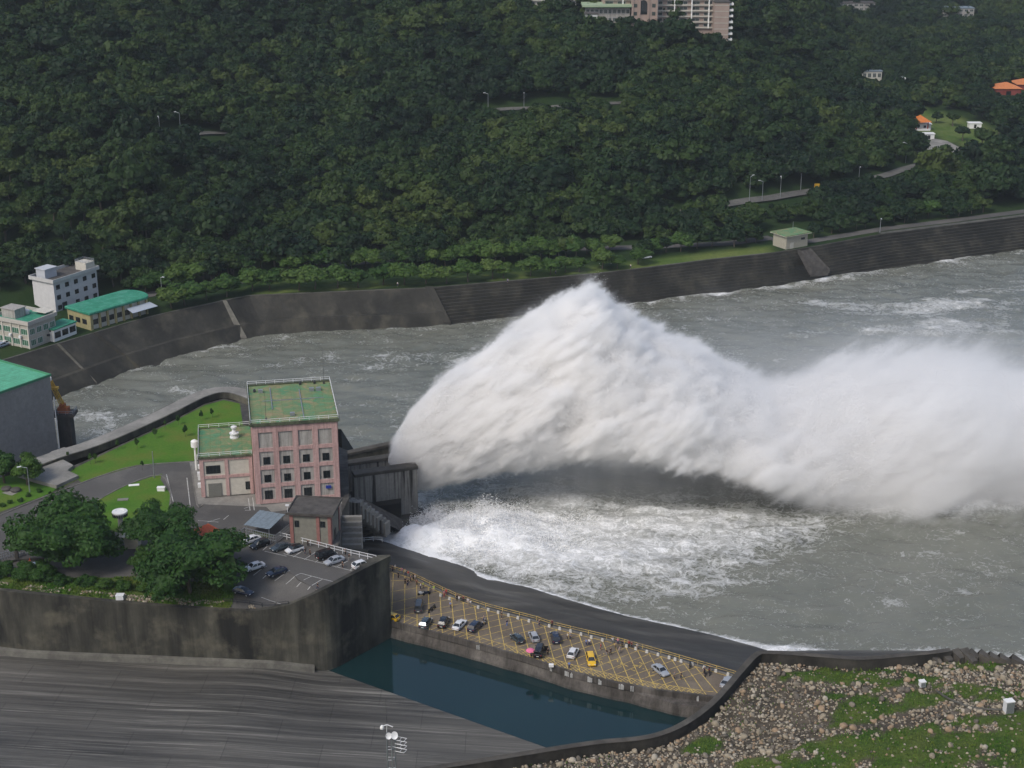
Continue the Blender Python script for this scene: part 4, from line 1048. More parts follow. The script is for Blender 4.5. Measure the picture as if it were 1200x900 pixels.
for k, q in enumerate((Vector((-1.2, .3, .2)), Vector((1.2, -.4, .2)))):
    b = MB(); b.lathe([(1.1, 0), (1.3, .25), (1.1, .55), (.5, .7)], (0, 0, 0), 14); o = b.build('round_planter', M['stone_dark']); o.location = p+q; tag(o, ('left' if k == 0 else 'right')+' of the two round dark planters on the lawn below the small trees', 'planter', 'round planters on the lawn')
ground('planter_base', [(2,578),(14,572),(26,575),(14,581)], M['pave'], .07)
p = P(208, 0, 0)

# ---- boxes on the boulder slope, and the mast
def onslope(px, py):
    for Y in np.arange(330, 120, -.5):
        q = PY(px, py, Y); z = float(HN(np.array([q.x]), np.array([q.y]))[0][0])
        if q.z > z and Y < 329: last = Vector((q.x, q.y, z)); 
        if q.z <= z: pass
    best = None
    for Y in np.arange(125, 330, .5):
        q = PY(px, py, Y); z = float(HN(np.array([q.x]), np.array([q.y]))[0][0])
        if q.z <= z: return Vector((q.x, q.y, z))
    return P(px, py, 2)
def cabinet(px, py, w_, d_, h_, label, leg=0, rz=.2):
    p = onslope(px, py); e = empty('control_cabinet', p+Vector((0, 0, -.15)), rz, label, 'cabinet')
    b = MB(); b.box(-w_/2, -d_/2, leg, w_/2, d_/2, leg+h_); bevelled(b.build('body', M['white_metal'], e), .04)
    b = MB(); b.box(-w_/2-.1, -d_/2-.1, leg+h_, w_/2+.1, d_/2+.1, leg+h_+.12); b.build('lid', M['white'], e)
    b = MB(); b.box(-w_/2+.1, -d_/2-.03, leg+.15, w_/2-.1, -d_/2, leg+h_-.15); b.box(w_/2-.3, -d_/2-.07, leg+h_*.45, w_/2-.22, -d_/2-.03, leg+h_*.6); b.build('door', M['steel'], e)
    if leg:
        for x in (-w_/2+.1, w_/2-.1):
            b = MB(); b.tube((x, 0, 0), (x, 0, leg), .06, 5); b.build('leg', M['steel'], e)
    else:
        b = MB(); b.box(-w_/2-.3, -d_/2-.3, -.3, w_/2+.3, d_/2+.3, .12); b.build('plinth', M['pave'], e)
cabinet(1181, 835, 1.7, 1.3, 2.7, 'pale grey metal cabinet standing on the right grass slope')
cabinet(1080, 808, 1.1, 1.0, 1.1, 'small white box on thin legs in the middle of the boulder slope', leg=.9)
b = MB(); pts = [onslope(x, y) for x, y in ((1098,812),(1112,822),(1135,830),(1155,834),(1175,834))]
pts = catmull(pts, 5)
for i in range(len(pts)-1): b.tube(pts[i]+Vector((0, 0, .35)), pts[i+1]+Vector((0, 0, .35)), .22, 6)
for i in range(0, len(pts)-1, 2): b.tube(pts[i]+Vector((0, 0, .35)), pts[i]+Vector((.1, .1, .36)), .3, 6)
tag(b.build('cable_duct', M['bank_light']), 'grey ribbed cable duct snaking over the boulders to the grey cabinet', 'duct')
# sloped spur slabs at the river end of the wall
for k, (x0, y0, x1, y1) in enumerate(((1092,767,1101,775),(1104,764,1114,774),(1117,761,1127,771),(1127,760,1142,775),(1136,763,1147,770),(1148,764,1160,771),(1160,767,1172,773),(1172,769,1185,775),(1186,770,1200,777))):
    a = P(x0, y0, 1.8); c = P(x1, y1, 1.0); b = MB(); d = (c-a); n = Vector((-d.y, d.x, 0)).normalized()*.5
    if n.y < 0: n = -n
    q = [a-n, c-n, c+n*1.6, a+n*3.2]; dz = Vector((0, 0, 5)); b.add([v-dz for v in q]+q, [(0,3,2,1),(4,5,6,7),(0,1,5,4),(1,2,6,5),(2,3,7,6),(3,0,4,7)])
    w2 = Vector((.0, 4.5, -4.5)); b.add([q[3]+Vector((0, 0, 0)), q[2], q[2]+w2, q[3]+w2], [(0,1,2,3)])
    names = ('leftmost', 'second', 'third', 'fourth', 'fifth', 'sixth', 'seventh', 'eighth', 'rightmost')
    tag(b.build('spur_slab', M['cope']), names[k]+' of the nine slanted concrete spur slabs at the river edge by the boulders', 'slab', 'slanted slabs at the river edge')
p = onslope(462, 958)
e = empty('camera_mast', p, 0, 'slim grey mast with white dishes and side racks rising in front of the chute', 'mast'); e.scale = (.85, .85, 1)
top = PY(462, 858, p.y).z-p.z; s_ = .15
b = MB()
for (x, y) in ((-1.0, -.5), (-1.0, .5), (.0, -.5), (.6, .5)):
    b.tube((x, y, 0), (x, y, top-.3), .11, 6)
for k in range(8):
    z = top*(k+.5)/8; b.tube((-1, -.5, z), (0, -.5, z), .05, 4); b.tube((-1, .5, z), (.6, .5, z), .05, 4); b.tube((0, -.5, z), (.6, .5, z), .05, 4)
b.build('frame', M['steel'], e)
for (x, z, r_) in ((-.55, top-.5, .62), (.62, top-.4, .72)):
    b = MB(); b.lathe([(.1, -.12), (r_*.6, -.1), (r_, .12), (r_*.97, .16), (r_*.5, .04), (.05, 0)], (0, 0, 0), 18); o = b.build('dish', M['white_metal'], e); o.location = (x, -.5, z); o.rotation_euler = (R(62), 0, 0)
b = MB(); b.tube((-1.0, 0, top), (-.9, 0, top+1.5), .06, 5); b.tube((-.9, 0, top+1.5), (-1.9, -.1, top+1.2), .09, 6); b.tube((-.9, 0, top+1.5), (.3, -.1, top+1.1), .09, 6); b.build('bracket', M['white_metal'], e)
b = MB(); b.lathe([(.15, 0), (.42, .15), (.42, .5), (.2, .8)], (-1.9, -.1, top+.6), 12); b.build('floodlight', M['white'], e)
b = MB(); b.tube((-.9, 0, top+1.5), (-1.0, 0, top+6.6), .035, 5, r2=.02); b.build('lightning_rod', M['dark_metal'], e)
for k in range(4):
    z = top-1.3-k*.75; b = MB(); 
    for q0, q1 in (((.6, -.4, z), (2.4, -.9, z-.1)), ((2.4, -.9, z-.1), (3.0, -.1, z+.1)), ((3.0, -.1, z+.1), (1.0, .5, z+.2)), ((1.6, -.68, z), (2.0, .2, z+.15))): b.tube(q0, q1, .05, 4)
    b.build('rack', M['white_metal'], e)

# ================================================================== BUILDINGS ON THE FAR BANK
# white three storey block
B = Bld('white_block', 'white flat roofed three storey block at the wood edge behind the green roofed hall', 'building', P(66,366,ZK), P(116,349,ZK), ZK, 13)
W = B.W; zt = PY(64, 332, P(66,366,ZK).y).z-ZK; Hh = zt
ang = B.e.rotation_euler.z
dL = P(41, 357, ZK)-P(66, 366, ZK); D = B.D = 10.5
b = B.mb(); b.box(0, 0, 0, W, D, Hh); B.put(b, 'wall', simple('white_render', (.50, .50, .50), .8, .08, .8))
b = B.mb(); b.box(-.6, -.6, Hh, W+.6, D+.6, Hh+.25); parapet(b, -.8, -.8, W+.8, D+.8, Hh+.1, Hh+1.4, .25); B.put(b, 'parapet', simple('white_render2', (.45, .45, .44), .8, .1, .8))
b = B.mb(); b.box(-.3, -.3, Hh+.25, W+.3, D+.3, Hh+.4); B.put(b, 'roof', 'stone_dark')
b = B.mb(); b.box(1.2, 5.0, Hh+.4, 6.6, 9.4, Hh+3.6); b.box(.9, 4.7, Hh+3.6, 6.9, 9.7, Hh+3.9); B.put(b, 'stair_tower', simple('bluish_white', (.42, .44, .47), .7, .08))
b = B.mb(); b.box(W-4.6, .3, Hh+.4, W-.3, 5.5, Hh+3.3); B.put(b, 'roof_room', 'cream')
b = B.mb(); rail_box(b, W-4.6, .3, W-.3, 5.5, Hh+3.3, .8, 1.3, .05); B.put(b, 'roof_railing', 'steel')
for i in range(5):
    u = 1.9+i*(W-3.6)/4
    for z in (Hh-2.6, Hh-6.3, Hh-10):
        if z > .4 and not (z < 1 and i == 1): B.window('front', u, z, 1.6, 1.5, bars=1)
for i in range(3): B.window('right', 2+i*3.2, Hh-2.6, 1.4, 1.5)
B.door('front', 4.2, 0.05, 2.0, 2.6)
# long hall with teal green roof
B = Bld('long_hall', 'long low hall with rounded green roof beside the river wall, left of the trees', 'hall', P(107,387,ZK), P(178,366,ZK), ZK, 12)
W, D = B.W, B.D; Hh = PY(106, 369, P(107,387,ZK).y).z-ZK
b = B.mb(); b.box(.3, .3, 0, W-2, D, Hh); B.put(b, 'wall', 'cream')
b = B.mb(); n = 12; pr = []
for k in range(n+1): pass
rr = [(-.8, -.8), (W-3, -.8)]+[(W-3+4.2*math.sin(a), D/2-(D/2+.8)*math.cos(a)) for a in np.linspace(.25, math.pi-.25, 9)]+[(W-3, D+.8), (-.8, D+.8)]
b.prism(rr, Hh, Hh+.9); B.put(b, 'roof', 'roof_green', bev=.15)
b = B.mb()
for i in range(8): x = .2+i*(W-2.6)/7; b.box(x, -.5, 0, x+.55, .3, Hh)
b.box(-.3, -.5, 0, .3, D, Hh-.01); B.put(b, 'pillar', simple('mustard_render', (.30, .27, .14), .8, .15, 1))
for i in range(7): 
    u = .2+(i+.55)*(W-2.6)/7+.2
    B.window('front', u, 1.6, 2.0, 1.7, bars=2, off=-.3)
    if i in (1, 2, 3): pass
for i in range(3): B.window('left', 2+i*3.6, 1.8, 2.2, 1.6, bars=2, off=.32)
b = B.mb(); b.add([(W-11, -.5, Hh-1.4), (W-1, -.5, Hh-1.4), (W-.5, -4.2, Hh-2.3), (W-11.4, -4.2, Hh-2.3), (W-11, -.5, Hh-1.25), (W-1, -.5, Hh-1.25), (W-.5, -4.2, Hh-2.15), (W-11.4, -4.2, Hh-2.15)], [(0,1,2,3),(7,6,5,4),(0,4,5,1),(1,5,6,2),(2,6,7,3),(3,7,4,0)]); B.put(b, 'awning', simple('blue_white_awning', (.36, .40, .45), .5, .08))
# two storey office with green flat roof
fl_, fc, frr = P(-30,398,ZK), P(36,409,ZK), P(67,397,ZK)
def office():
    B = Bld('office', 'two storey cream office with green sunken flat roof and roof hut at the left edge', 'office', fc, frr, ZK, 16)
    W, D = B.W, 15.5; Hh = PY(36, 381, fc.y).z-ZK
    b = B.mb(); b.box(0, 0, 0, W, D, Hh); B.put(b, 'wall', simple('office_render', (.36, .34, .29), .8, .1, 1))
    b = B.mb(); parapet(b, -.6, -.6, W+.6, D+.6, Hh-.1, Hh+1.2, .35); B.put(b, 'parapet', simple('office_parapet', (.42, .40, .36), .8, .08))
    b = B.mb(); b.box(-.25, -.25, Hh, W+.25, D+.25, Hh+.2); B.put(b, 'roof', 'roof_green')
    b = B.mb(); b.box(2.5, D-7.5, Hh+.2, 7.2, D-1.5, Hh+3.1); b.box(2.2, D-7.8, Hh+3.1, 7.5, D-1.2, Hh+3.35); B.put(b, 'roof_hut', 'grey_panel')
    for x, y in ((W-3.4, D-6.5), (W-2.2, D-3.5)):
        b = B.mb(); b.lathe([(.9, 0), (1.0, .5), (1.0, 1.1), (.5, 1.5)], (x, y, Hh+.2), 14); B.put(b, 'water_tank', 'white_metal')
    b = B.mb(); b.box(W-3, 1, Hh+1.25, W+1.6, 7, Hh+1.45); B.put(b, 'sheet_cover', 'cream')
    for fc_, n, L in (('front', 4, W), ('left', 4, D)):
        for i in range(n):
            for z in (.9, 4.6):
                if fc_ == 'front' and z < 1 and i > 1: continue
                B.window(fc_, (i+.5)*L/n, z, L/n-.9, 1.9, 'glass_green', 2, 'white_metal', D=D)
    for x in range(5): b = B.mb(); b.box(-.28, x*(D-.5)/4, 0, 0, x*(D-.5)/4+.5, Hh-.1); B.put(b, 'pilaster', 'cream')
    for (x, z) in ((W-4.4, 2.2), (W-3.2, 3.4), (W-2.0, 1.2), (W-1.2, 2.8)):
        b = B.mb(); b.box(x, -.7, z, x+.8, 0, z+.6); B.put(b, 'air_conditioner', 'dark_metal')
    for (y, z) in ((3, 3.5), (7.4, 3.6)):
        b = B.mb(); b.box(-1.0, y, z, -.3, y+.9, z+.7); B.put(b, 'air_conditioner', 'white_metal')
office()
B = Bld('small_annex', 'small white lean to with green roof between the office and the long green roofed hall', 'annex', P(64,401,ZK), P(90,391,ZK), ZK, 5)
W, D = B.W, 5; Hh = 4.0
b = B.mb(); b.box(0, 0, 0, W, D, Hh); B.put(b, 'wall', 'white')
b = B.mb(); b.prism([(-.3, -.4), (W+.3, -.4), (W+.3, D+1), (2, D+1), (-.3, D*.4)], Hh, Hh+.5); B.put(b, 'roof', 'roof_green', bev=.1)
for i in range(3): B.window('front', (i+.5)*W/3, 1.2, W/3-.9, 1.9, bars=1)
# hut on the stepped wall
B = Bld('pump_hut', 'small beige hut with flat green roof standing on the crest of the stepped wall', 'hut', P(907,291,ZK), P(921,292.5,ZK), ZK, 5)
a = P(921, 292.5, ZK); c = P(946, 288, ZK); d = c-a; B.e.location = a; B.e.rotation_euler = (0, 0, math.atan2(d.y, d.x)); B.W = d.length; D = 8.0; W = B.W
Hh = PY(921, 277, a.y).z-ZK
b = B.mb(); b.box(0, 0, 0, W, D, Hh); B.put(b, 'wall', simple('beige_render', (.33, .31, .25), .8, .08))
b = B.mb(); b.box(-.9, -.9, Hh, W+.9, D+.9, Hh+.35); B.put(b, 'roof', 'roof_green_old')
b = B.mb(); b.box(-1, -1, Hh-.15, W+1, D+1, Hh-.01); B.put(b, 'eaves', 'cream')
b = B.mb(); b.box(W-3.6, -.06, 3.0, W-1.6, 0, 3.9); 
for k in range(4): b.box(W-3.6, -.1, 3.05+k*.22, W-1.6, -.06, 3.15+k*.22)
B.put(b, 'louvre', 'dark_metal'); B.door('front', 3.0, 0, 1.6, 2.4, 'cream')
b = B.mb(); b.tube((W-2, D-1, Hh+.3), (W-2, D-1, Hh+3.4), .07, 5); B.put(b, 'antenna', 'steel')

# ---- hotel on the hill and the other distant buildings
def facade(B, W, D, Hh, floors, bays, face='front', x0=0, y0=0, glass='glass', frame='white_metal', fw=.75, fh=.6, zb=0):
    fhh = Hh/floors
    for k in range(floors):
        for i in range(bays):
            L = W if face in ('front', 'back') else D
            B.window(face, (i+.5)*L/bays, zb+fhh*k+fhh*.25, L/bays*fw, fhh*fh, glass, 1, frame, ox=x0, oy=y0, W=W, D=D)
Yh = 870
M['hotel'] = simple('beige_pink_render', (.30, .235, .20), .8, .1, .2); M['hotel_glass'] = simple('hotel_glass', (.05, .065, .06), .3, .4, .3)
def hotel_piece(name, label, x0, x1, ytop_px, ybase_px, depth, floors, bays, wall='hotel', Y=Yh, cat='building', balc=False, roof='stone_dark', rz=0, glass='hotel_glass'):
    g0 = PY(x0, ybase_px, Y); g1 = PY(x1, ybase_px, Y); z1 = PY(x0, ytop_px, Y).z; W = g1.x-g0.x; Hh = z1-g0.z
    zb = min(float(H(g0.x, Y)), g0.z)-4; 
    e = empty(name, (g0.x, g0.y, zb), rz, label, cat); B = Bld.__new__(Bld); B.e = e; B.W = W; B.D = depth; B.z = zb; off = g0.z-zb
    b = MB(); b.box(0, 0, 0, W, depth, off+Hh); B.put(b, 'wall', wall)
    b = MB(); b.box(-.4, -.4, off+Hh, W+.4, depth+.4, off+Hh+.6); B.put(b, 'roof', roof)
    fhh = Hh/max(1, floors)
    if bays:
        for k in range(floors):
            for i in range(bays): B.window('front', (i+.5)*W/bays, off+fhh*k+fhh*.28, W/bays*.62, fhh*.5, glass, 1, 'white_metal', D=depth)
            if balc:
                b = MB(); b.box(.6, -1.1, off+fhh*k+.05, W-.6, -.0, off+fhh*k+.25); b.box(.6, -1.15, off+fhh*k+.25, W-.6, -1.05, off+fhh*k+.7); B.put(b, 'balcony', 'cream')
    return B, W, Hh, off
B, W, Hh, off = hotel_piece('hotel', 'large beige hotel with rows of balconies among the trees at the top edge', 706, 836, -40, 33, 18, 11, 9, balc=True)
b = MB()
for i in range(6): x = 11+i*(W-14)/5; b.box(x-.3, -1.35, off, x+.3, -.01, off+Hh-4)
B.put(b, 'pier', 'white')
B, W, Hh, off = hotel_piece('hotel_end_block', 'tall blank beige end block with white stacked balconies at the right end of the hotel', 836, 853, 3, 48, 16, 6, 0, Y=862)
for k in range(7):
    b = MB(); z = off+k*Hh/6.5; b.box(W, 1, z, W+2.4, 7, z+.25); b.box(W+2.2, 1, z+.25, W+2.4, 7, z+1.2); b.box(W, 1, z+.25, W+2.2, 1.2, z+1.2); B.put(b, 'balcony', 'white')
    b = MB(); b.box(-.01, -.12, z, W, -.02, z+.25); B.put(b, 'string_course', 'cream')
B, W, Hh, off = hotel_piece('hotel_gate_block', 'pinkish block with a tall dark arched window left of the hotel', 740, 770, -22, 30, 14, 5, 0, Y=862)
b = MB()
for x in (0, W*.27, W*.62, W-.9): b.box(x, -.6, 0, x+.9, -.0, off+Hh)
b.box(-.4, -3, off, W+.4, -.61, off+1.6); B.put(b, 'pier', 'hotel')
b = MB(); ar = [(W*.45-2.1, off+6)]+[(W*.45-2.1*math.cos(a), off+11.5+2.3*math.sin(a)) for a in np.linspace(0, math.pi, 9)]+[(W*.45+2.1, off+6)]
b.add([(x, -.14, z) for x, z in ar]+[(x, -.02, z) for x, z in ar], [tuple(range(len(ar)))]+[(i, (i+1) % len(ar), len(ar)+(i+1) % len(ar), len(ar)+i) for i in range(len(ar))]); B.put(b, 'arched_window', 'glass')
for k in range(5):
    for u in (W*.14, W*.85): B.window('front', u, off+1.2+k*Hh/5.5, 1.7, 1.8, 'hotel_glass')
B, W, Hh, off = hotel_piece('pavilion_block', 'low block with pale green flat roof left of the arched window block', 686, 738, 9, 28, 14, 2, 10, wall='grey_panel', Y=865, roof=None or 'roof_green')
b = MB(); b.box(-2, -3, off+Hh+.6, W+1, 15, off+Hh+1.6); B.put(b, 'canopy_roof', simple('pale_green_fascia', (.28, .36, .24), .7, .1))
hotel_piece('cream_block', 'cream apartment block with open floors at the top edge left of the pale green roof', 612, 675, -25, 14, 14, 6, 8, wall='cream', Y=880, balc=True)
hotel_piece('villa', 'small white villa in the trees left of the pale green roofed block', 686, 700, 17, 28, 8, 1, 2, wall='white', Y=850)
for (x0, x1, yt, yb, n, lab, wl_, rf, fl2, bays) in ((949,1025,4,13,'long_block','long pale grey block far off at the top right', 'grey_panel', 'stone_dark', 2, 12), (1104,1141,10,20,'far_block','pale far block with steep roofs near the top right corner', 'grey_panel', 'grey_roof', 2, 6),
        (1010,1033,84,93,'grey_house','pale grey house in the woods right of centre top', 'cream', 'grey_roof', 1, 4), (1056,1064,92,97,'white_shed','tiny white shed in the woods left of the white gabled house', 'white', 'white', 1, 1), (1068,1083,92,98,'white_house','small white gabled house in the woods', 'white', 'white', 1, 3)):
    h0 = hit((x0+x1)/2, yb); hotel_piece(n, lab, x0, x1, yt, yb, 14 if bays > 3 else 8, fl2, bays, wall=wl_, Y=h0.y, roof=rf, cat='house' if 'house' in n or 'shed' in n else 'building')
# red walled temple with orange roof at the right edge
def hip(b, x0, y0, x1, y1, z, h, o=1.0, mi=0):
    xm = min((y1-y0)/2, (x1-x0)/2); b.add([(x0-o, y0-o, z), (x1+o, y0-o, z), (x1+o, y1+o, z), (x0-o, y1+o, z), (x0+xm, (y0+y1)/2, z+h), (x1-xm, (y0+y1)/2, z+h)], [(0,1,5,4),(1,2,5),(2,3,4,5),(3,0,4),(3,2,1,0)], mi)
h0 = hit(1185, 112); M['temple_red'] = simple('temple_red', (.20, .045, .035), .8, .2, .3); M['temple_roof'] = simple('temple_orange_tiles', (.48, .17, .06), .7, .15, 1)
for (x0, x1, yt, yb, lab, Yo) in ((1166,1196,104,113,'red walled temple hall with orange hipped roof at the right edge', 0), (1192,1222,99,107,'second red temple hall at the right edge behind the orange roof', 18)):
    Y = h0.y+Yo; g0 = PY(x0, yb, Y); g1 = PY(x1, yb, Y); Hh = PY(x0, yt, Y).z-g0.z; W = g1.x-g0.x
    e = empty('temple', (g0.x, g0.y, g0.z-3), 0, lab, 'temple'); b = MB(); b.box(0, 0, 0, W, 14, Hh+3); b.build('wall', M['temple_red'], e)
    b = MB(); hip(b, 0, 0, W, 14, Hh+3, 3.0, .8); b.build('roof', M['temple_roof'], e)
    b = MB(); b.box(W*.42, -.3, 2, W*.6, -.02, Hh+1.5); b.build('gate', M['glass'], e)
# garden pavilion with orange roof
g = hit(1077, 152); e = empty('pavilion', g, .2, 'little orange roofed garden pavilion on the edge of the park lawn', 'pavilion')
b = MB(); b.box(-4.5, -4.5, -1, 4.5, 4.5, .8); b.build('plinth', M['white'], e)
for x in (-3.4, 3.4):
    for y in (-3.4, 3.4): b = MB(); b.tube((x, y, .8), (x, y, 4.6), .35, 8); b.build('column', M['temple_red'], e)
b = MB(); hip(b, -3.6, -3.6, 3.6, 3.6, 4.6, 3.4, 1.4); b.build('roof', simple('orange_tiles', (.50, .16, .04), .7, .15, 1), e)
for (x, y, lab, s_) in ((1083,151,'small white kiosk right below the orange garden pavilion', 1.0), (1142,150,'small white box building on the open park lawn', 1.0), (1088,163,'low white shelter at the head of the park car park', .8)):
    g = hit(x, y); e = empty('kiosk', g, 0, lab, 'kiosk'); b = MB(); b.box(-3.6*s_, -2, -.5, 3.2*s_, 2, 2.8); b.build('wall', M['white'], e)
    b = MB(); b.box(-4*s_, -2.4, 2.8, 3.6*s_, 2.4, 3.1); b.build('roof', M['white'], e); b = MB(); b.box(-1, -2.06, .2, .4, -2.0, 2.2); b.build('door', M['glass'], e)
# ---- lamps and poles
def lamp(px, py, h, label, z=None, arm=1, terrain=True, base=None):
    g = base or (hit(px, py) if terrain else P(px, py, z)); e = empty('street_lamp', g, random.uniform(0, 6), label, 'street lamp')
    b = MB(); b.tube((0, 0, -.3), (0, 0, h), .16, 6, r2=.09); b.build('pole', M['steel'], e)
    if arm:
        b = MB(); b.tube((0, 0, h-.1), (1.6, 0, h+.5), .07, 5); b.box(1.3, -.2, h+.42, 2.3, .2, h+.6); b.build('lamp_head', M['white_metal'], e)
for a in ((188,163,9,'left lamp post of the pair by the hill road at left',), (212,160,10,'right lamp post of the pair by the hill road at left'), (572,132,9,'lamp post by the hill road in the centre of the wooded slope'), (614,133,9,'pale pole right of the lamp post on the central hill road'),
          (878,236,11,'white pole at the foot of the wooded hill'), (893,236,9,'lamp post just right of the white pole'), (914,234,9,'curved lamp post by the pale road near the orange sign'), (938,225,9,'tall pole behind the hut by the pale road'), (1006,216,8,'curved lamp post on the bend of the pale road'),
          (1022,196,9,'pale pole in the trees left of the road bend'), (1061,192,10,'tall lamp post beside the road bend'), (1031,273,6,'slim post on the crest behind the stepped wall')):
    lamp(a[0], a[1], a[2], a[3])
lamp(190, 347, 7, 'white curved lamp post behind the rounded green roof', ZK, 1, True)
lamp(181, 560, 7, 'lamp post at the bend of the road between the two lawns', ZT, 0, False); lamp(35, 577, 6.5, 'slim lamp post on the grass right of the pair of small trees', ZT, 1, False)
g = hit(957, 224); e = empty('road_sign', g, 0, 'small orange sign board beside the pale road right of the hut', 'sign'); b = MB(); b.box(-1.2, -.05, 1.2, 1.2, .05, 3.0); b.build('board', M['yellow_paint'], e); b = MB(); b.tube((0, .1, 0), (0, .1, 2.5), .08, 5); b.build('post', M['steel'], e)
# ================================================================== VEGETATION
def foliage_mat(name, cols, rough=.6, loc_scale=.011):
    t = NT(name); oi = t.n('ShaderNodeObjectInfo')
    mp = t.n('ShaderNodeMapping'); t.l(oi.outputs['Location'], mp.inputs[0]); mp.inputs['Scale'].default_value = (1, 1, 0)
    big = t.noise(mp.outputs[0], loc_scale, 3, .6)
    n = t.noise(t.pos(obj=True), 1.1, 3, .6)
    v = t.math('ADD', -.06, t.math('ADD', t.math('MULTIPLY', oi.outputs['Random'], .34), t.math('ADD', t.math('MULTIPLY', big, .95), t.math('MULTIPLY', n, .28))))
    k = len(cols); col = t.ramp(v, [(.36+.62*i/(k-1), c) for i, c in enumerate(cols)])
    d = t.n('ShaderNodeBsdfPrincipled'); t.l(col, d.inputs['Base Color']); d.inputs['Roughness'].default_value = rough; d.inputs['Specular IOR Level'].default_value = .2
    tr = t.n('ShaderNodeBsdfTranslucent'); t.l(t.mix(1.0, col, (1.0, 1.15, .5), 'MULTIPLY'), tr.inputs['Color'])
    mx = t.n('ShaderNodeMixShader'); mx.inputs[0].default_value = .22; t.l(d.outputs[0], mx.inputs[1]); t.l(tr.outputs[0], mx.inputs[2]); t.l(mx.outputs[0], t.out.inputs['Surface'])
    return t.m
M['leaf_far'] = foliage_mat('forest_leaves', [(.003, .011, .005), (.006, .020, .007), (.012, .032, .009), (.026, .052, .011), (.056, .082, .018)])
M['leaf_row'] = foliage_mat('row_tree_leaves', [(.016, .045, .010), (.030, .072, .014), (.052, .10, .018), (.085, .13, .03)])
M['leaf_near'] = foliage_mat('broad_tree_leaves', [(.012, .040, .009), (.028, .074, .013), (.062, .12, .02)])
M['bark'] = simple('bark', (.10, .08, .06), .9, .3, 2)
def crown_mesh(name, mat, seed, n_lobe=13, per=70, leaf=.12, flat=.72, core=True):
    r = np.random.default_rng(seed); V = []; Fq = []
    C = []; Rr = []
    for i in range(n_lobe):
        a = r.uniform(0, 2*math.pi); h = r.uniform(-.75, .95); k = math.sqrt(max(0, 1-(h*.8)**2))*r.uniform(.35, .72 if n_lobe < 30 else .98)
        C.append((k*math.cos(a), k*math.sin(a), h*flat*.62)); Rr.append(r.uniform(.26, .44) if n_lobe < 30 else r.uniform(.13, .36))
    C.append((0, 0, 0)); Rr.append(.55); C = np.array(C); Rr = np.array(Rr)
    pts = []; nrm = []
    for c, q in zip(C, Rr):
        n = int(per*(q/.35)**2); d = r.normal(size=(n, 3)); d[:, 2] = np.abs(d[:, 2])*.6+d[:, 2]*.5; d /= np.linalg.norm(d, axis=1)[:, None]
        p = c+d*q*r.uniform(.72, 1.08, (n, 1))*np.array([1, 1, .85])
        inside = np.zeros(n, bool)
        for c2, q2 in zip(C, Rr):
            if q2 == q and (c2 == c).all(): continue
            inside |= (np.linalg.norm((p-c2)/np.array([1, 1, .85]), axis=1) < q2*.8)
        pts.append(p[~inside]); nrm.append(d[~inside])
    p = np.vstack(pts); d = np.vstack(nrm); n = len(p)
    d = d+r.normal(size=(n, 3))*.38; d /= np.linalg.norm(d, axis=1)[:, None]
    t1 = np.cross(d, r.normal(size=(n, 3))); t1 /= np.linalg.norm(t1, axis=1)[:, None]; t2 = np.cross(d, t1)
    s1 = leaf*r.uniform(.5, 1.25, (n, 1)); s2 = leaf*r.uniform(.35, .85, (n, 1))
    Q = np.stack([p-t1*s1-t2*s2*.5, p+t1*s1*.2-t2*s2, p+t1*s1+t2*s2*.4, p-t1*s1*.3+t2*s2], 1).reshape(-1, 3)
    F4 = np.arange(4*n).reshape(-1, 4)
    if core:
        bmx = bmesh.new(); bmesh.ops.create_icosphere(bmx, subdivisions=3, radius=1)
        cv = np.array([v.co[:] for v in bmx.verts]); cf = np.array([[v.index for v in f.verts] for f in bmx.faces]); bmx.free()
        rad = np.full(len(cv), .3)
        for c, q in zip(C, Rr):   # push the core out inside the lobes
            for s_ in np.linspace(.3, 1.1, 17):
                pp = cv*s_*np.array([1, 1, .85]); ins = np.linalg.norm((pp-c)/np.array([1, 1, .85]), axis=1) < q*.78
                rad = np.where(ins & (rad < s_), s_, rad)
        cvv = cv*rad[:, None]*np.array([1, 1, .85]); F3 = np.concatenate([cf, cf[:, 2:3]], 1)+len(Q)
        V = np.vstack([Q, cvv]); 
        me = bpy.data.meshes.new(name); me.from_pydata(V.tolist(), [], F4.tolist()+[tuple(f[:3]) for f in F3.tolist()])
    else:
        me = bpy.data.meshes.new(name); me.from_pydata(Q.tolist(), [], F4.tolist())
    me.materials.append(mat); me.update(); return me
def trunk_mesh(name, h, r0, seed, limbs=5):
    rr = random.Random(seed); b = MB(); p = Vector((0, 0, -.3)); n = 4; q = p.copy(); rad = r0
    for k in range(n):
        nx = q+Vector((rr.uniform(-.06, .06)*h, rr.uniform(-.06, .06)*h, (h+.3)/n)); b.tube(q, nx, rad, 7, r2=rad*.82); q = nx; rad *= .82
    for k in range(limbs):
        a = 2*math.pi*k/limbs+rr.uniform(-.4, .4); s_ = Vector((0, 0, h*rr.uniform(.55, .9))); e_ = s_+Vector((math.cos(a)*h*.5, math.sin(a)*h*.5, h*.45)); b.tube(s_, e_, rad*.7, 5, r2=rad*.25)
    me = bpy.data.meshes.new(name); me.from_pydata(b.v, [], b.f); me.materials.append(M['bark']); me.update(); return me
FAR = [crown_mesh('crown', M['leaf_far'], 100+i, n_lobe=11+i % 3*2, per=58, leaf=.13, flat=(.6, .8, .95, .7, .75, .85)[i]) for i in range(6)]
ROW = [crown_mesh('crown', M['leaf_row'], 200+i, n_lobe=14, per=70, leaf=.11, flat=.62) for i in range(4)]
BIG = [crown_mesh('crown', M['leaf_near'], 300+i, n_lobe=34, per=400, leaf=.040, flat=.72) for i in range(2)]
TR = [trunk_mesh('trunk', 1.0, .07, i) for i in range(3)]
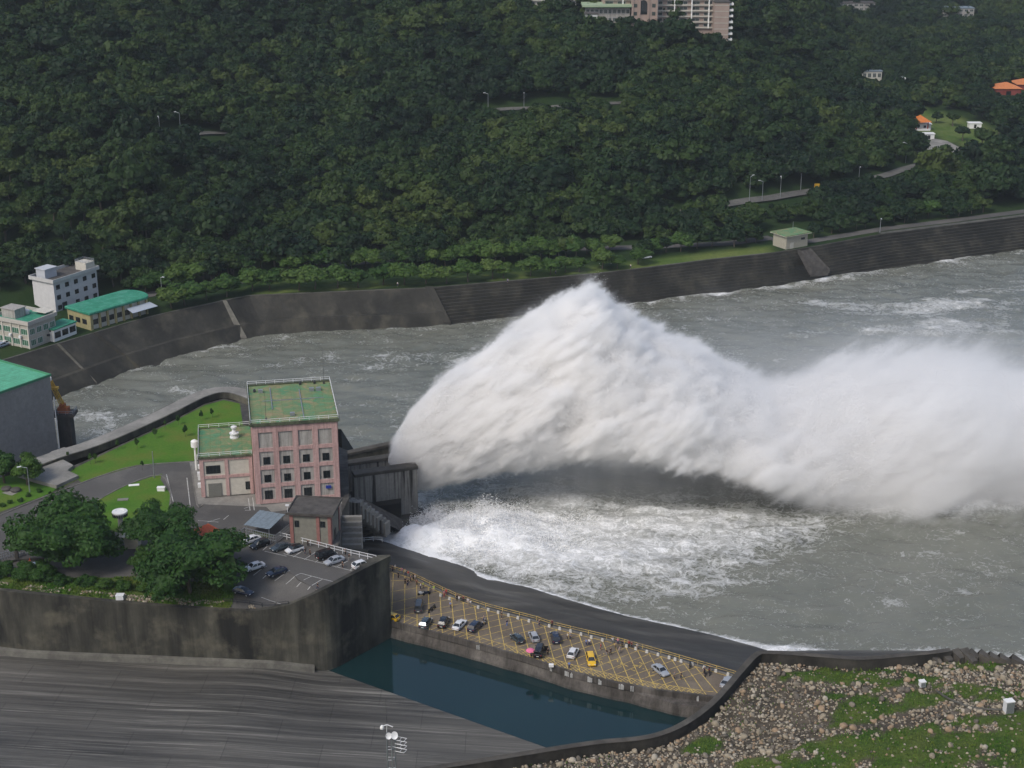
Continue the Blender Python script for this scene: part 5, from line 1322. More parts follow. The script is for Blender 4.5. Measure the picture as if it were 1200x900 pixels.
def tree(name, loc, r, h_trunk, crown, label, group, squash=1.0, cat='tree', tr=None):
    """crown radius r metres, crown centre at h_trunk"""
    e = empty(name, loc, random.uniform(0, 6.28), label, cat, group)
    c = bpy.data.objects.new('crown', crown); COL.objects.link(c); c.parent = e; c.location = (0, 0, h_trunk); c.scale = (r*random.uniform(.92, 1.08), r*random.uniform(.92, 1.08), r*squash)
    t_ = bpy.data.objects.new('trunk', tr or random.choice(TR)); COL.objects.link(t_); t_.parent = e; t_.scale = (h_trunk,)*3
    return e
count = 0
# trees along the crest behind the tree row wall and stepped wall
row1 = [(205,358,20),(222,352,22),(243,353,17),(268,349,20),(296,344,21),(318,340,18),(352,342,22),(372,338,22),(398,337,20),(420,338,17),(450,337,19),(474,336,21),(500,334,17),(524,331,15),(548,333,19),(578,325,17),(590,329,14),(622,322,17),(645,321,15),(662,319,13),(678,319,13),(706,314,18),(722,313,12),(745,303,15)]
for x, y, r in row1:
    d = P(x, y-3, ZK); s_ = 1800/ (d.y*cp+(CH-ZK)*sp); R_ = r/s_
    tree('row_tree', (d.x, float(ytop(d.x))+4+random.uniform(0, 3), ZK), R_*1.05, R_*.72+.8, random.choice(ROW), 'rounded green tree on the grass strip along the far river wall', 'trees along the far river wall', .75)
# second line beyond the bank road
for i in range(44):
    x = 185+i*12.4+random.uniform(-4, 4); X = P(x, 330, ZK).x; Yb = float(ytop(X))
    Y = Yb+(31 if x < 560 else 27)+random.uniform(-2, 3); z = float(H(X, Y)); rad = random.uniform(4.6, 6.6)
    if x < 330: Y += 6
    tree('roadside_tree', (X, Y, z), rad, rad*.7+.8, random.choice(ROW+FAR[:2]), 'bushy tree beyond the road behind the far river wall', 'trees beyond the bank road', .85)
for i in range(26):
    x = 745+i*18+random.uniform(-5, 5); X = P(x, 285, ZK).x; Yb = float(ytop(X))
    if 898 < x < 952: continue
    Y = Yb+(17 if x < 900 else 15)+random.uniform(-2, 3); rad = random.uniform(4.2, 6.2)
    tree('roadside_tree', (X, Y, float(H(X, Y))), rad, rad*.7+.6, random.choice(FAR+ROW[:1]), 'dense tree behind the crest road either side of the small hut', 'trees by the crest road near the hut', .85)
# near trees
for (x, y, r, ht, lab, k, sq) in ((84,664,11.8,7.6,'huge dark banyan left of the white disc topped post',0,.92), (190,652,8.2,7.8,'dark spreading banyan right of the white disc topped post',1,.72), (222,698,12.2,8.2,'huge dark banyan beside the upper car park corner',0,.85), (175,668,4,3.0,'smaller dark tree wedged between the two right hand banyans',1,.8)):
    p = PG(x, y); tree('banyan', p, r, ht, BIG[k], lab, None, sq)
SM = [crown_mesh('crown', M['leaf_near'], 330+i, n_lobe=15, per=150, leaf=.075, flat=.8) for i in range(2)]
for (x, y, r, lab) in ((4,566,5.6,'left of the two small round trees in front of the grey hall'), (33,568,5.0,'right of the two small round trees in front of the grey hall')):
    p = P(x, y, ZT); tree('round_tree', p, r, r*.95, SM[0], lab, None, .8)
for k, (x, y, r) in enumerate(((0,674,3.8),(28,678,3.4),(50,678,3.8),(74,684,2.2),(100,686,2.4),(122,688,2.2),(146,690,2.2),(168,692,2.0),(190,694,2.0),(208,695,1.8))):
    p = PG(x, y); e = empty('hedge_shrub', p, k, 'dark clipped shrub in the hedge at the foot of the banyans', 'shrub', 'hedge shrubs below the banyans')
    c = bpy.data.objects.new('foliage', SM[k % 2]); COL.objects.link(c); c.parent = e; c.scale = (r, r, r*.7); c.location = (0, 0, r*.45)
sap = [(78,536,0),(104,541,2),(136,524,2),(159,523,3),(180,511,3),(192,500,1),(207,495,3),(215,509,4),(234,490,3),(247,487,2),(110,540,2),(165,548,1)]
for k, (x, y, s_) in enumerate(sap):
    p = P(x+2, y+3, ZT); e = empty('sapling', p, k, 'thin young sapling planted on the big lawn', 'sapling', 'saplings on the big lawn')
    c = bpy.data.objects.new('foliage', SM[k % 2]); COL.objects.link(c); c.parent = e; q = .5+.12*s_; c.scale = (q*.8, q*.8, q*1.6); c.location = (0, 0, 1.5+q*.6)
    c = bpy.data.objects.new('stem', TR[0]); COL.objects.link(c); c.parent = e; c.scale = (.8, .8, 1.7)
for k, (x, y) in enumerate(((12,590),(24,588),(33,582),(46,577),(3,594))):
    p = P(x, y, ZT); e = empty('lawn_shrub', p, k, 'tiny round shrub on the grass strip left of the road', 'shrub', 'tiny shrubs beside the road'); c = bpy.data.objects.new('foliage', SM[0]); COL.objects.link(c); c.parent = e; c.scale = (.8, .8, .8); c.location = (0, 0, .5)
# ---- forest: nearest hillside trees one by one, the rest as one mass
road_pts = []
for pts, w_ in ROADS:
    for i in range(len(pts)-1):
        for k in range(12): q = pts[i].lerp(pts[i+1], k/12); road_pts.append((q.x, q.y, w_))
road_pts = np.array(road_pts)
CLEAR = [ # pixel polygons (ground) kept open
  [(1058,140),(1075,122),(1110,130),(1165,146),(1210,150),(1230,178),(1150,182),(1135,200),(1090,204),(1078,190),(1066,172)],
  [(900,300),(900,262),(960,262),(960,300)], [(-40,420),(-40,352),(40,335),(118,338),(185,352),(185,400)], [(1045,192),(1060,190),(1070,215),(1030,222)],
  [(1158,126),(1158,104),(1230,96),(1230,128)], [(1004,90),(1040,90),(1040,104),(1004,108)], [(1052,94),(1090,94),(1090,108),(1052,108)],
  [(680,30),(738,30),(738,40),(680,40)], [(850,20),(858,20),(858,56),(846,56)], [(180,166),(275,160),(275,170),(185,176)], [(545,136),(618,136),(618,146),(545,146)], [(712,126),(735,126),(735,134),(712,134)], [(940,12),(1030,12),(1030,22),(940,22)], [(1100,20),(1145,20),(1145,28),(1100,28)]]
P_ = []
xs = []; 
Y = 520.0
gridx = []
Ys = []
while Y < 1560:
    st = 6.9 if Y < 800 else (7.8 if Y < 1100 else 10)
    X0, X1 = -(700*Y/1650)-40, (740*Y/1650)+60
    n = int((X1-X0)/st); gridx.append(X0+st*np.arange(n)+rng.uniform(-.42, .42, n)*st); Ys.append(Y+rng.uniform(-.42, .42, n)*st); Y += st*.92
GX = np.concatenate(gridx); GY = np.concatenate(Ys); GZ = H(GX, GY)
px_, py_ = proj(GX, GY, GZ); d_ = GY-ytop(GX)
lim = np.where(px_ < 185, 40, np.where(px_ < 740, 33, np.where(px_ < 900, 24, 22)))
ok = (d_ > lim)
for c_ in CLEAR: ok &= ~inpoly(px_, py_, c_)
rd = np.full(len(GX), 1e9)
for q in road_pts: rd = np.minimum(rd, np.hypot(GX-q[0], GY-q[1])-q[2]/2)
ok &= rd > 3.0
# keep sight lines to the pale roads: only undergrowth right below them
GX, GY, GZ, px_, py_, rd, d_ = [a[ok] for a in (GX, GY, GZ, px_, py_, rd, d_)]
low = np.zeros(len(GX), bool)
for (x0, x1, yy) in ((178,266,158),(545,618,129),(712,734,122),(905,955,228),(845,905,240),(1020,1066,203)):
    low |= (px_ > x0) & (px_ < x1) & (py_ > yy) & (py_ < yy+ (22 if x1 < 800 else 26)) & (GY < 1200)
for (x0, x1, yy) in ((700,735,28),(735,800,34),(800,850,52)): low |= (px_ > x0) & (px_ < x1) & (py_ > yy-8) & (py_ < yy+6)
cl = fbm(GX*.02, GY*.02, seed=77)
rad = np.where(low, rng.uniform(1.6, 2.6, len(GX)), rng.uniform(4.2, 7.4, len(GX))*(1+1.0*cl))
gap = rng.random(len(GX)) < .07; rad[gap] *= .5
emer = (rng.random(len(GX)) < .09) & ~low; rad[emer] *= 1.45
hgt = rad*np.where(low, .6, rng.uniform(.55, 1.15, len(GX)))
vis = (px_ > -40) & (px_ < 1240)
order = np.argsort(GY-1e5*0+np.where(vis, 0, 1e6)+np.where(low, 5e3, 0)); sel = order[:200]; rest = order[200:]
for i in sel:
    tree('forest_tree', (GX[i], GY[i], GZ[i]), rad[i], hgt[i]+.6, FAR[i % 6], 'dark green tree in the lowest rank of the wooded hillside', 'lowest trees of the wooded hillside', random.uniform(.8, 1.05))
pm = bpy.data.meshes.new('woodland'); n = len(rest); pm.vertices.add(n)
pm.vertices.foreach_set('co', np.stack([GX[rest], GY[rest], GZ[rest]+hgt[rest]*.95], 1).astype(np.float32).ravel())
attr(pm, 'rad', rad[rest]); attr(pm, 'rot', rng.uniform(0, 6.28, n)); attr(pm, 'sq', rng.uniform(.8, 1.15, n))
fo_ = link('woodland', pm, None); tag(fo_, 'dense dark green woodland covering the hills across the river', 'woodland', kind='stuff')
kc = bpy.data.collections.new('crown_kinds')
protos = []
for i, m_ in enumerate(FAR):
    for o in COL.objects:
        if o.data is m_ and o.parent and o.parent.name.startswith('forest_tree'): kc.objects.link(o); protos.append(o); break
ng = bpy.data.node_groups.new('scatter_crowns', 'GeometryNodeTree')
ng.interface.new_socket('Geometry', in_out='INPUT', socket_type='NodeSocketGeometry'); ng.interface.new_socket('Geometry', in_out='OUTPUT', socket_type='NodeSocketGeometry')
gi = ng.nodes.new('NodeGroupInput'); go = ng.nodes.new('NodeGroupOutput'); ip = ng.nodes.new('GeometryNodeInstanceOnPoints'); ci = ng.nodes.new('GeometryNodeCollectionInfo')
ci.inputs['Collection'].default_value = kc; ci.inputs['Separate Children'].default_value = True; ci.inputs['Reset Children'].default_value = True
ip.inputs['Pick Instance'].default_value = True
def nattr(n_):
    x = ng.nodes.new('GeometryNodeInputNamedAttribute'); x.data_type = 'FLOAT'; x.inputs['Name'].default_value = n_; return x.outputs['Attribute']
cx_ = ng.nodes.new('ShaderNodeCombineXYZ'); mm = ng.nodes.new('ShaderNodeMath'); mm.operation = 'MULTIPLY'
ra, sq = nattr('rad'), nattr('sq'); ng.links.new(ra, cx_.inputs[0]); ng.links.new(ra, cx_.inputs[1]); ng.links.new(ra, mm.inputs[0]); ng.links.new(sq, mm.inputs[1]); ng.links.new(mm.outputs[0], cx_.inputs[2])
cr_ = ng.nodes.new('ShaderNodeCombineXYZ'); ng.links.new(nattr('rot'), cr_.inputs[2])
ng.links.new(gi.outputs[0], ip.inputs['Points']); ng.links.new(ci.outputs[0], ip.inputs['Instance']); ng.links.new(cx_.outputs[0], ip.inputs['Scale']); ng.links.new(cr_.outputs[0], ip.inputs['Rotation']); ng.links.new(ip.outputs[0], go.inputs[0])
md = fo_.modifiers.new('scatter', 'NODES'); md.node_group = ng
print('forest', n, 'points')
# lone trees of the park lawn
for (x, y, r) in ((1116,148,4.5),(1128,166,5),(1170,158,6),(1180,165,5.5),(1097,145,3.5),(1150,176,7),(1196,176,7)):
    g = hit(x, y); tree('park_tree', g, r, r*.9+1, FAR[(x) % 6], 'dark tree standing in the open park lawn far right', 'trees on the park lawn', .9)

# ---- boulders
ROCKC = [(.29, .25, .185), (.34, .295, .22), (.21, .185, .145), (.30, .22, .145), (.40, .36, .29), (.13, .115, .095)]
t = NT('boulder_stone'); at = t.attr('tone'); oi = t.n('ShaderNodeObjectInfo'); nz_ = t.noise(t.pos(), 1.6, 6, .7)
v = t.math('FRACT', t.math('ADD', at, oi.outputs['Random']))
col = t.ramp(v, [(i/6, c) for i, c in enumerate(ROCKC)], 'CONSTANT'); col = t.mix(.6, col, t.ramp(nz_, [(.3, .45), (.7, 1.15)]), 'MULTIPLY'); t.bsdf(col, .9, nz_, .5, .1, spec=.15); M['rock'] = t.m
def rock_geo(seed, sub=2):
    bm_ = bmesh.new(); bmesh.ops.create_icosphere(bm_, subdivisions=sub, radius=1); v_ = np.array([q.co[:] for q in bm_.verts]); f_ = np.array([[q.index for q in g_.verts] for g_ in bm_.faces]); bm_.free()
    r = np.random.default_rng(seed); s_ = r.uniform(.6, 1.1, 3)
    for k in range(7):
        n_ = r.normal(size=3); n_ /= np.linalg.norm(n_); d = v_ @ n_; c = r.uniform(.5, .8); v_ = v_-np.where(d > c, d-c, 0)[:, None]*n_
    return v_*s_, f_
RG = [rock_geo(i, 2) for i in range(6)]; RGs = [rock_geo(20+i, 1) for i in range(6)]
# candidates over the slope in the visible wedge
N = 110000
cxr = rng.uniform(-30, 200, N); cyr = rng.uniform(215, 335, N); zr_, dr_ = HN(cxr, cyr); px2, py2 = proj(cxr, cyr, zr_)
gm = grass_mask(px2, py2, cxr, cyr); dens = .55+1.2*fbm(cxr*.06, cyr*.06, seed=61)+.3*(fbm(cxr*.3, cyr*.3, seed=62))
keep = (dr_ > 1.5) & (px2 > 560) & (px2 < 1290) & (py2 < 960) & (rng.random(N) < np.where(gm > .5, .07, np.clip(dens+.2, .45, .98)))
cxr, cyr, zr_, px2, py2 = [a[keep] for a in (cxr, cyr, zr_, px2, py2)]
size = .14+rng.gamma(1.8, .11, len(cxr)); size = np.clip(size, .13, .75)
big_ = np.argsort(-size)[:230]; small_ = np.setdiff1d(np.arange(len(cxr)), big_)[:36000]
RM = []
for i, (v_, f_) in enumerate(RG):
    me = fast_mesh('boulder', v_, f_, i % 2 == 0); me.materials.append(M['rock']); RM.append(me)
for i in big_:
    o = bpy.data.objects.new('boulder', RM[i % 6]); COL.objects.link(o); s_ = size[i]*1.15; o.location = (cxr[i], cyr[i], zr_[i]+s_*.25); o.scale = (s_, s_*random.uniform(.8, 1.1), s_*.85); o.rotation_euler = (random.uniform(-.4, .4), random.uniform(-.4, .4), random.uniform(0, 6.3))
    tag(o, 'large rounded boulder lying among smaller stones on the slope right of the basin', 'boulder', 'large boulders on the slope')
Vs, Fs, Ts = [], [], []; base_ = 0
for k in range(6):
    idx = small_[small_ % 6 == k]; v_, f_ = RGs[k]; n = len(idx)
    a = rng.uniform(0, 6.28, n); ca, sa = np.cos(a), np.sin(a); s_ = size[idx]
    vx = v_[None, :, 0]*ca[:, None]-v_[None, :, 1]*sa[:, None]; vy = v_[None, :, 0]*sa[:, None]+v_[None, :, 1]*ca[:, None]; vz = np.repeat(v_[None, :, 2], n, 0)
    Vk = np.stack([vx*s_[:, None]+cxr[idx][:, None], vy*s_[:, None]+cyr[idx][:, None], vz*s_[:, None]*.85+(zr_[idx]+s_*.15)[:, None]], -1).reshape(-1, 3)
    Fk = (f_[None]+(np.arange(n)*len(v_))[:, None, None]).reshape(-1, 3)+base_; base_ += len(Vk); Vs.append(Vk); Fs.append(Fk); Ts.append(np.repeat(rng.random(n), len(v_)))
me = fast_mesh('stones', np.vstack(Vs), np.vstack(Fs)); attr(me, 'tone', np.concatenate(Ts)); tag(link('stones', me, M['rock']), 'countless pale and brown river stones covering the slope', 'stones', kind='stuff')
# stones and grass on the strip above the guide wall
strip = [(0,683),(60,690),(120,696),(200,705),(260,709),(300,713)]
sx = rng.uniform(-40, 300, 1500); su = rng.random(1500); L_ = []
sy = np.interp(sx, [-40, 0, 60, 120, 200, 260, 300], [688, 691, 697, 703, 710, 714, 715])-.6-su*6.5
Vs, Fs, Ts = [], [], []; base_ = 0
for i in range(1500):
    if fbm(np.array([sx[i]*.05]), np.array([sy[i]*.2]), seed=70)[0] < -.02: continue
    p = PG(sx[i], sy[i]-1); v_, f_ = RGs[i % 6]; s_ = random.uniform(.2, .5); Vs.append(v_*s_+np.array([p.x, p.y, p.z+.15])); Fs.append(f_+base_); base_ += len(v_); Ts.append(np.full(len(v_), random.random()))
me = fast_mesh('rubble', np.vstack(Vs), np.vstack(Fs)); attr(me, 'tone', np.concatenate(Ts)); tag(link('rubble', me, M['rock']), 'pale rubble scattered along the grass strip above the guide wall', 'rubble', kind='stuff')
def grass_tufts(name, pts, h, label, m, seed=0):
    r = np.random.default_rng(seed); n = len(pts); a = r.uniform(0, 6.28, n); w_ = h*r.uniform(.25, .5, n); hh = h*r.uniform(.6, 1.3, n)
    dx, dy = np.cos(a)*w_, np.sin(a)*w_; lx, ly = r.normal(size=n)*.3*h, r.normal(size=n)*.3*h
    V = np.stack([np.stack([pts[:, 0]-dx, pts[:, 1]-dy, pts[:, 2]-.05], 1), np.stack([pts[:, 0]+dx, pts[:, 1]+dy, pts[:, 2]-.05], 1), np.stack([pts[:, 0]+lx, pts[:, 1]+ly, pts[:, 2]+hh], 1)], 1).reshape(-1, 3)
    me = fast_mesh(name, V, np.arange(3*n).reshape(-1, 3)); return tag(link(name, me, m), label, 'grass', kind='stuff')
gx_ = rng.uniform(-25, 190, 90000); gy_ = rng.uniform(205, 335, 90000); gz_, gd_ = HN(gx_, gy_); p3, p4 = proj(gx_, gy_, gz_)
k_ = (gd_ > 1.3) & (grass_mask(p3, p4, gx_, gy_) > .5) & (p3 < 1290) & (p4 < 960)
k2 = (gd_ > 1.3) & (rng.random(len(gx_)) < .45*np.clip(.2+2.5*fbm(gx_*.12, gy_*.12, seed=58), 0, 1)) & (p3 < 1290)
k_ |= k2
M['tuft'] = mat_grass('rank_grass', (.045, .13, .014), (.08, .165, .022), (.15, .18, .04))
grass_tufts('slope_grass', np.stack([gx_, gy_, gz_], 1)[k_], .38, 'rank green grass between the boulders on the slope', M['tuft'], 1)
rows = []
for i, p in enumerate(G):
    if p.x > P(268, 715, 12).x: break
    r = []
    for o_, l_ in ((1.0, -.1), (1.2, .10), (3, .2), (5, .2), (7, .18), (8.5, -.05)): Y = p.y+o_; r.append((p.x, Y, float(zg(p.x, Y))+l_))
    rows.append(r)
b = MB(); b.loft([r for r in rows]); tag(b.build('verge', M['bank_lawn']), kind='structure')
n = 18000; xx_ = rng.uniform(G[0].x, P(270,715,12).x, n); yy_ = np.interp(xx_, GXs, GYs)+rng.uniform(1.2, 8.0, n)
k_ = fbm(xx_*.3, yy_*.5, seed=71) > -.12
grass_tufts('verge_grass', np.stack([xx_, yy_, zg(xx_, yy_)+.16], 1)[k_], .4, 'bright green grass on the strip above the guide wall', M['tuft'], 2)
# ================================================================== VEHICLES
def car_paint(name, c, rough=.25):
    t = NT(name); n = t.noise(t.pos(obj=True), 2.0, 4, .6)
    b = t.bsdf(t.ramp(n, [(.3, tuple(q*.92 for q in c)), (.7, tuple(min(1, q*1.05) for q in c))]), rough, None, spec=.5); b.inputs['Coat Weight'].default_value = .5; return t.m
PAINT = dict(white=car_paint('white_car_paint', (.62, .63, .64)), silver=car_paint('silver_car_paint', (.30, .32, .35), .3), black=car_paint('black_car_paint', (.008, .008, .010)), navy=car_paint('navy_car_paint', (.012, .02, .045)),
             grey=car_paint('dark_grey_car_paint', (.035, .04, .048)), yellow=car_paint('yellow_car_paint', (.70, .42, .02)), teal=car_paint('slate_car_paint', (.035, .05, .06)), pale=car_paint('pale_blue_car_paint', (.28, .34, .45)))
M['lamp_glass'] = simple('lamp_glass', (.5, .5, .48), .15, .05, 3, spec=.6); M['tail'] = simple('tail_lamp', (.25, .012, .01), .25, .1); M['car_glass'] = simple('car_glass', (.018, .022, .026), .08, .2, 1, spec=.7)
KIND = {  # length, width, height, bonnet end, windscreen top, roof end, tail (fractions along from the front), boot height, belt height
  'saloon': (4.65, 1.80, 1.45, .27, .42, .74, .88, .98, .93), 'hatch': (4.15, 1.76, 1.50, .24, .38, .84, .97, 1.0, .95), 'suv': (4.6, 1.86, 1.70, .25, .37, .88, .98, 1.08, 1.05), 'van': (4.8, 1.90, 1.95, .17, .28, .95, .99, 1.1, 1.08), 'wagon': (4.7, 1.82, 1.55, .25, .38, .90, .985, 1.0, .96)}
CARM = {}
def car_meshes(kind):
    if kind in CARM: return CARM[kind]
    L, W, Hh, bo, ws, re_, ta, bh, belt = KIND[kind]; hw = W/2
    X = lambda f: L/2-f*L
    # lower body: stations along the length, 9-point rounded section
    st = [(0, .42, .58, .70), (.015, .30, .68, .88), (.06, .22, .76, .95), (bo*.6, .2, .86, 1), (bo, .2, .93, 1), (.45, .2, belt, 1.0), (.6, .2, belt+.01, 1.0), (re_, .2, belt+.02, 1.0), (ta, .22, bh-.0, .98), (.985, .32, bh-.05, .92), (1.0, .42, bh-.2, .80)]
    b = MB(); rows = []
    for f, zl, zt, k in st:
        w_ = hw*k; x = X(f); rows.append([(x, -w_*.86, zl), (x, -w_, zl+.16), (x, -w_, zl+(zt-zl)*.62), (x, -w_*.93, zt-.04), (x, -w_*.80, zt), (x, 0, zt+.035), (x, w_*.80, zt), (x, w_*.93, zt-.04), (x, w_, zl+(zt-zl)*.62), (x, w_, zl+.16), (x, w_*.86, zl)])
    b.loft(rows, close=True); b.f += [tuple(range(11)), tuple(range(len(b.v)-11, len(b.v)))[::-1]]; b.m += [0, 0]
    body = b.build('body', None, smooth=False)
    b = MB(); rows = []
    gs = [(bo, belt-.02, belt, .84), (ws, belt-.02, Hh-.05, .70), ((ws+re_)/2, belt-.02, Hh-.02, .70), (re_, belt-.02, Hh-.07, .69), (ta if kind == 'saloon' else ta-.005, belt-.02, bh if kind == 'saloon' else belt+.1, .80)]
    for f, zl, zt, k in gs:
        x = X(f); w1 = hw*.9; w2 = hw*k if zt > belt+.12 else hw*.86; rows.append([(x, -w1, zl), (x, -w2, zt), (x, w2, zt), (x, w1, zl)])
    b.loft(rows); b.f += [(0, 1, 2, 3)]; b.m += [0]; b.f += [(len(b.v)-1, len(b.v)-2, len(b.v)-3, len(b.v)-4)]; b.m += [0]; glass = b.build('windows', None)
    b = MB(); rows = []
    for f, z, k in ((ws-.015, Hh-.05, .70), ((ws+re_)/2, Hh+.0, .715), (re_+.01, Hh-.06, .70)):
        x = X(f); w2 = hw*k; rows.append([(x, -w2, z-.05), (x, -w2*.93, z+.03), (x, 0, z+.05), (x, w2*.93, z+.03), (x, w2, z-.05)])
    b.loft(rows)
    for s_ in (-1, 1):   # pillars
        for f0, z0, f1, z1 in ((bo, belt, ws, Hh-.03), ((ws+re_)/2, belt, (ws+re_)/2, Hh-.02), (ta, bh if kind == 'saloon' else belt+.1, re_, Hh-.05)): b.tube((X(f0), s_*hw*.885, z0), (X(f1), s_*hw*.70, z1), .05, 5)
    roof = b.build('roof', None)
    b = MB(); r = .33; b.tube((0, -.11, 0), (0, .11, 0), r, 16); wheel = b.build('wheel', M['rubber']); b = MB(); b.tube((0, -.12, 0), (0, .12, 0), .2, 10); 
    rim = b.build('rim', M['steel'])
    b = MB(); b.box(-.10, -.19, -.09, .03, .19, .09); bevelled(b.build('headlight', M['lamp_glass']), .03); hl = bpy.data.objects[b and 'headlight'] if False else None
    hl = [o for o in COL.objects if o.name.startswith('headlight') and o.parent is None][-1]
    b = MB(); b.box(-.02, -.17, -.08, .06, .17, .08); tl = b.build('tail_light', M['tail']); b = MB(); b.box(-.02, -.26, -.06, .02, .26, .06); pl = b.build('number_plate', M['white'])
    b = MB(); b.box(-.08, -.1, -.06, .08, .1, .06); mi = b.build('mirror', None)
    for o in (body, glass, roof, wheel, rim, hl, tl, pl, mi): COL.objects.unlink(o)
    for o in (body, roof, mi): o.data.materials.append(PAINT['white'])
    glass.data.materials.append(M['car_glass']); CARM[kind] = (body, glass, roof, wheel, rim, hl, tl, pl, mi); return CARM[kind]
def paint(o, m):
    o.material_slots[0].link = 'OBJECT'; o.material_slots[0].material = m; return o
def car(kind, col, px, py, deg, z, label, group, roofcol=None):
    body, glass, roof, wheel, rim, hl, tl, pl, mi = car_meshes(kind); L, W, Hh, bo, ws, re_, ta, bh, belt = KIND[kind]
    if z == ZT: z = PG(px, py).z
    p = P(px, py, z+.6); e = empty('parked_car' if kind != 'van' else 'parked_van', (p.x, p.y, z+.03), R(deg), label, 'car' if kind != 'van' else 'van', group)
    paint(part('body', body, e), PAINT[col]); part('windows', glass, e); paint(part('roof', roof, e), PAINT[roofcol or col])
    for x in (L/2-L*.19, -L/2+L*.2):
        for y in (-W/2+.10, W/2-.10): w_ = part('wheel', wheel, e, (x, y, .33)); part('rim', rim, w_)
    for y in (-W*.33, W*.33): part('headlight', hl, e, (L/2-.07, y, .66)); part('tail_light', tl, e, (-L/2+.02, y, bh-.25))
    part('number_plate', pl, e, (-L/2-.0, 0, .62))
    for y in (-W/2-.05, W/2+.05): paint(part('mirror', mi, e, (L/2-L*(bo+.05), y, belt+.02)), PAINT[col])
    return e
DECK = 'cars parked on the painted deck above the basin'; UP = 'cars parked in the upper car park'
for a in (('van','grey',491,711,88,0,'dark grey people carrier parked alone nearest the police motorcycle, deck left end'), ('suv','teal',499,730,74,0,'slate coloured car at the left end of the front row on the deck'),
          ('suv','black',520,729,78,0,'black car second from the left in the front row of the deck'), ('saloon','white',538.5,732,66,0,'white saloon between two dark cars in the front row of the deck'),
          ('suv','navy',557,734,64,0,'dark navy hatchback right of the white saloon on the deck'), ('hatch','teal',606,748,118,0,'slate grey hatchback with pale windscreen left of the silver car'),
          ('hatch','silver',625.5,746,103,0,'silver hatchback behind the black van on the deck'), ('suv','navy',650.5,747,96,0,'dark blue car at the back of the deck right of the black van'),
          ('hatch','white',671.5,765,72,0,'white hatchback just left of the yellow estate car'), ('wagon','yellow',692.5,773,-86,0,'bright yellow estate car on the deck'),
          ('saloon','silver',774,785.5,-60,0,'silver saloon standing alone toward the right end of the deck'), ('saloon','silver',852,799,62,0,'silver car half hidden behind the curved wall at the right end'),
          ('hatch','yellow',458,723,150,0,'yellow car half hidden by the tall guide wall')): car(*a, DECK)
vn = car('van','black',632,763,80,0,'black van with open doors beside the pink umbrella at the deck edge',DECK)
b = MB(); b.box(-.03, -.9, .35, .03, 0, 1.5); o = b.build('open_door', PAINT['black'], vn); o.location = (.6, -.95, 0); o.rotation_euler = (0, 0, R(25))
b = MB(); b.box(0, -.8, -.03, 1.0, .8, .03); o = b.build('tailgate', PAINT['black'], vn); o.location = (-2.3, 0, 1.85); o.rotation_euler = (0, R(200), 0)
for a in (('saloon','white',294,632.5,222,ZT,'white saloon nearest the grey fence corner in the upper car park'), ('suv','black',304,638,222,ZT,'black car beside the white saloon by the fence corner'),
          ('saloon','teal',328.5,641,218,ZT,'dark slate saloon left of the white hatchback in the back row'), ('hatch','white',345,643.5,218,ZT,'white hatchback with dark roof in the back row by the railing'),
          ('van','black',382.5,650.5,36,ZT,'black van by the railing left of the silver saloon'), ('saloon','silver',391.5,657,218,ZT,'silver saloon beside the black van near the railing'),
          ('hatch','white',423,661.5,38,ZT,'small white car at the far corner of the upper car park'), ('saloon','white',298,664,218,ZT,'white saloon at the edge of the big banyan'),
          ('saloon','navy',324,670,220,ZT,'dark navy saloon alone in the front row of the upper car park'), ('saloon','navy',285,693,-28,ZT,'dark blue car partly under the big banyan'),
          ('saloon','pale',42,664,30,ZT,'pale blue car under the left banyan by the fence')): car(*a, UP, **({'roofcol': 'black'} if 'dark roof' in a[6] else {}))
for (col, px, py, deg, lab) in (('white',757,301,20,'white car on the crest road behind the stepped wall'), ('white',331,319,10,'white car on the bank road among the trees'), ('pale',3,404,60,'pale car left of the office at the left edge'), ('white',6,402,60,'white car behind the pale one at the left edge')):
    g = P(px, py, ZK); car('saloon', col, px, py, deg, float(H(g.x, g.y))+.12, lab, None)

# motorcycles
def motorcycle(px, py, deg, col, label, z=0.0):
    p = P(px, py, z); e = empty('motorcycle', p, R(deg), label, 'motorcycle', None)
    for x in (-.68, .68):
        b = MB(); b.tube((x, -.06, .3), (x, .06, .3), .3, 14); b.build('wheel', M['rubber'], e)
    b = MB(); b.loft([[(-.75, -.08, .62), (-.75, .08, .62), (-.75, .08, .82), (-.75, -.08, .82)], [(-.1, -.17, .38), (-.1, .17, .38), (-.1, .15, .85), (-.1, -.15, .85)], [(.3, -.16, .4), (.3, .16, .4), (.3, .13, .95), (.3, -.13, .95)], [(.68, -.12, .6), (.68, .12, .6), (.6, .1, 1.08), (.6, -.1, 1.08)]], close=True); b.f += [(3,2,1,0), tuple(range(len(b.v)-4, len(b.v)))]; b.m += [0, 0]; b.build('body', PAINT[col], e)
    b = MB(); b.box(-.75, -.13, .8, .05, .13, .9); bevelled(b.build('seat', M['rubber'], e), .03)
    b = MB(); b.tube((.5, -.33, 1.1), (.5, .33, 1.1), .025, 5); b.tube((.5, 0, 1.1), (.68, 0, .35), .04, 5); b.build('handlebar', M['dark_metal'], e)
    return e
for a in ((494,697,200,'white','white police style motorcycle parked left of the blue one at the railing'), (500,697,205,'navy','dark blue motorcycle beside the white one near the railing'), (504.5,717,60,'black','black motorcycle behind the first dark people carrier'), (508,714,60,'black','black scooter right of the black motorcycle near the deck left end'),
          (568,730,100,'silver','silver scooter right of the dark navy hatchback'), (808.5,782,80,'black','black motorcycle lying near the white blocks right of the silver saloon'), (826,791,85,'navy','dark blue motorcycle near the right end of the deck'), (831,790,85,'black','black motorcycle at the right end of the deck')): motorcycle(*a)

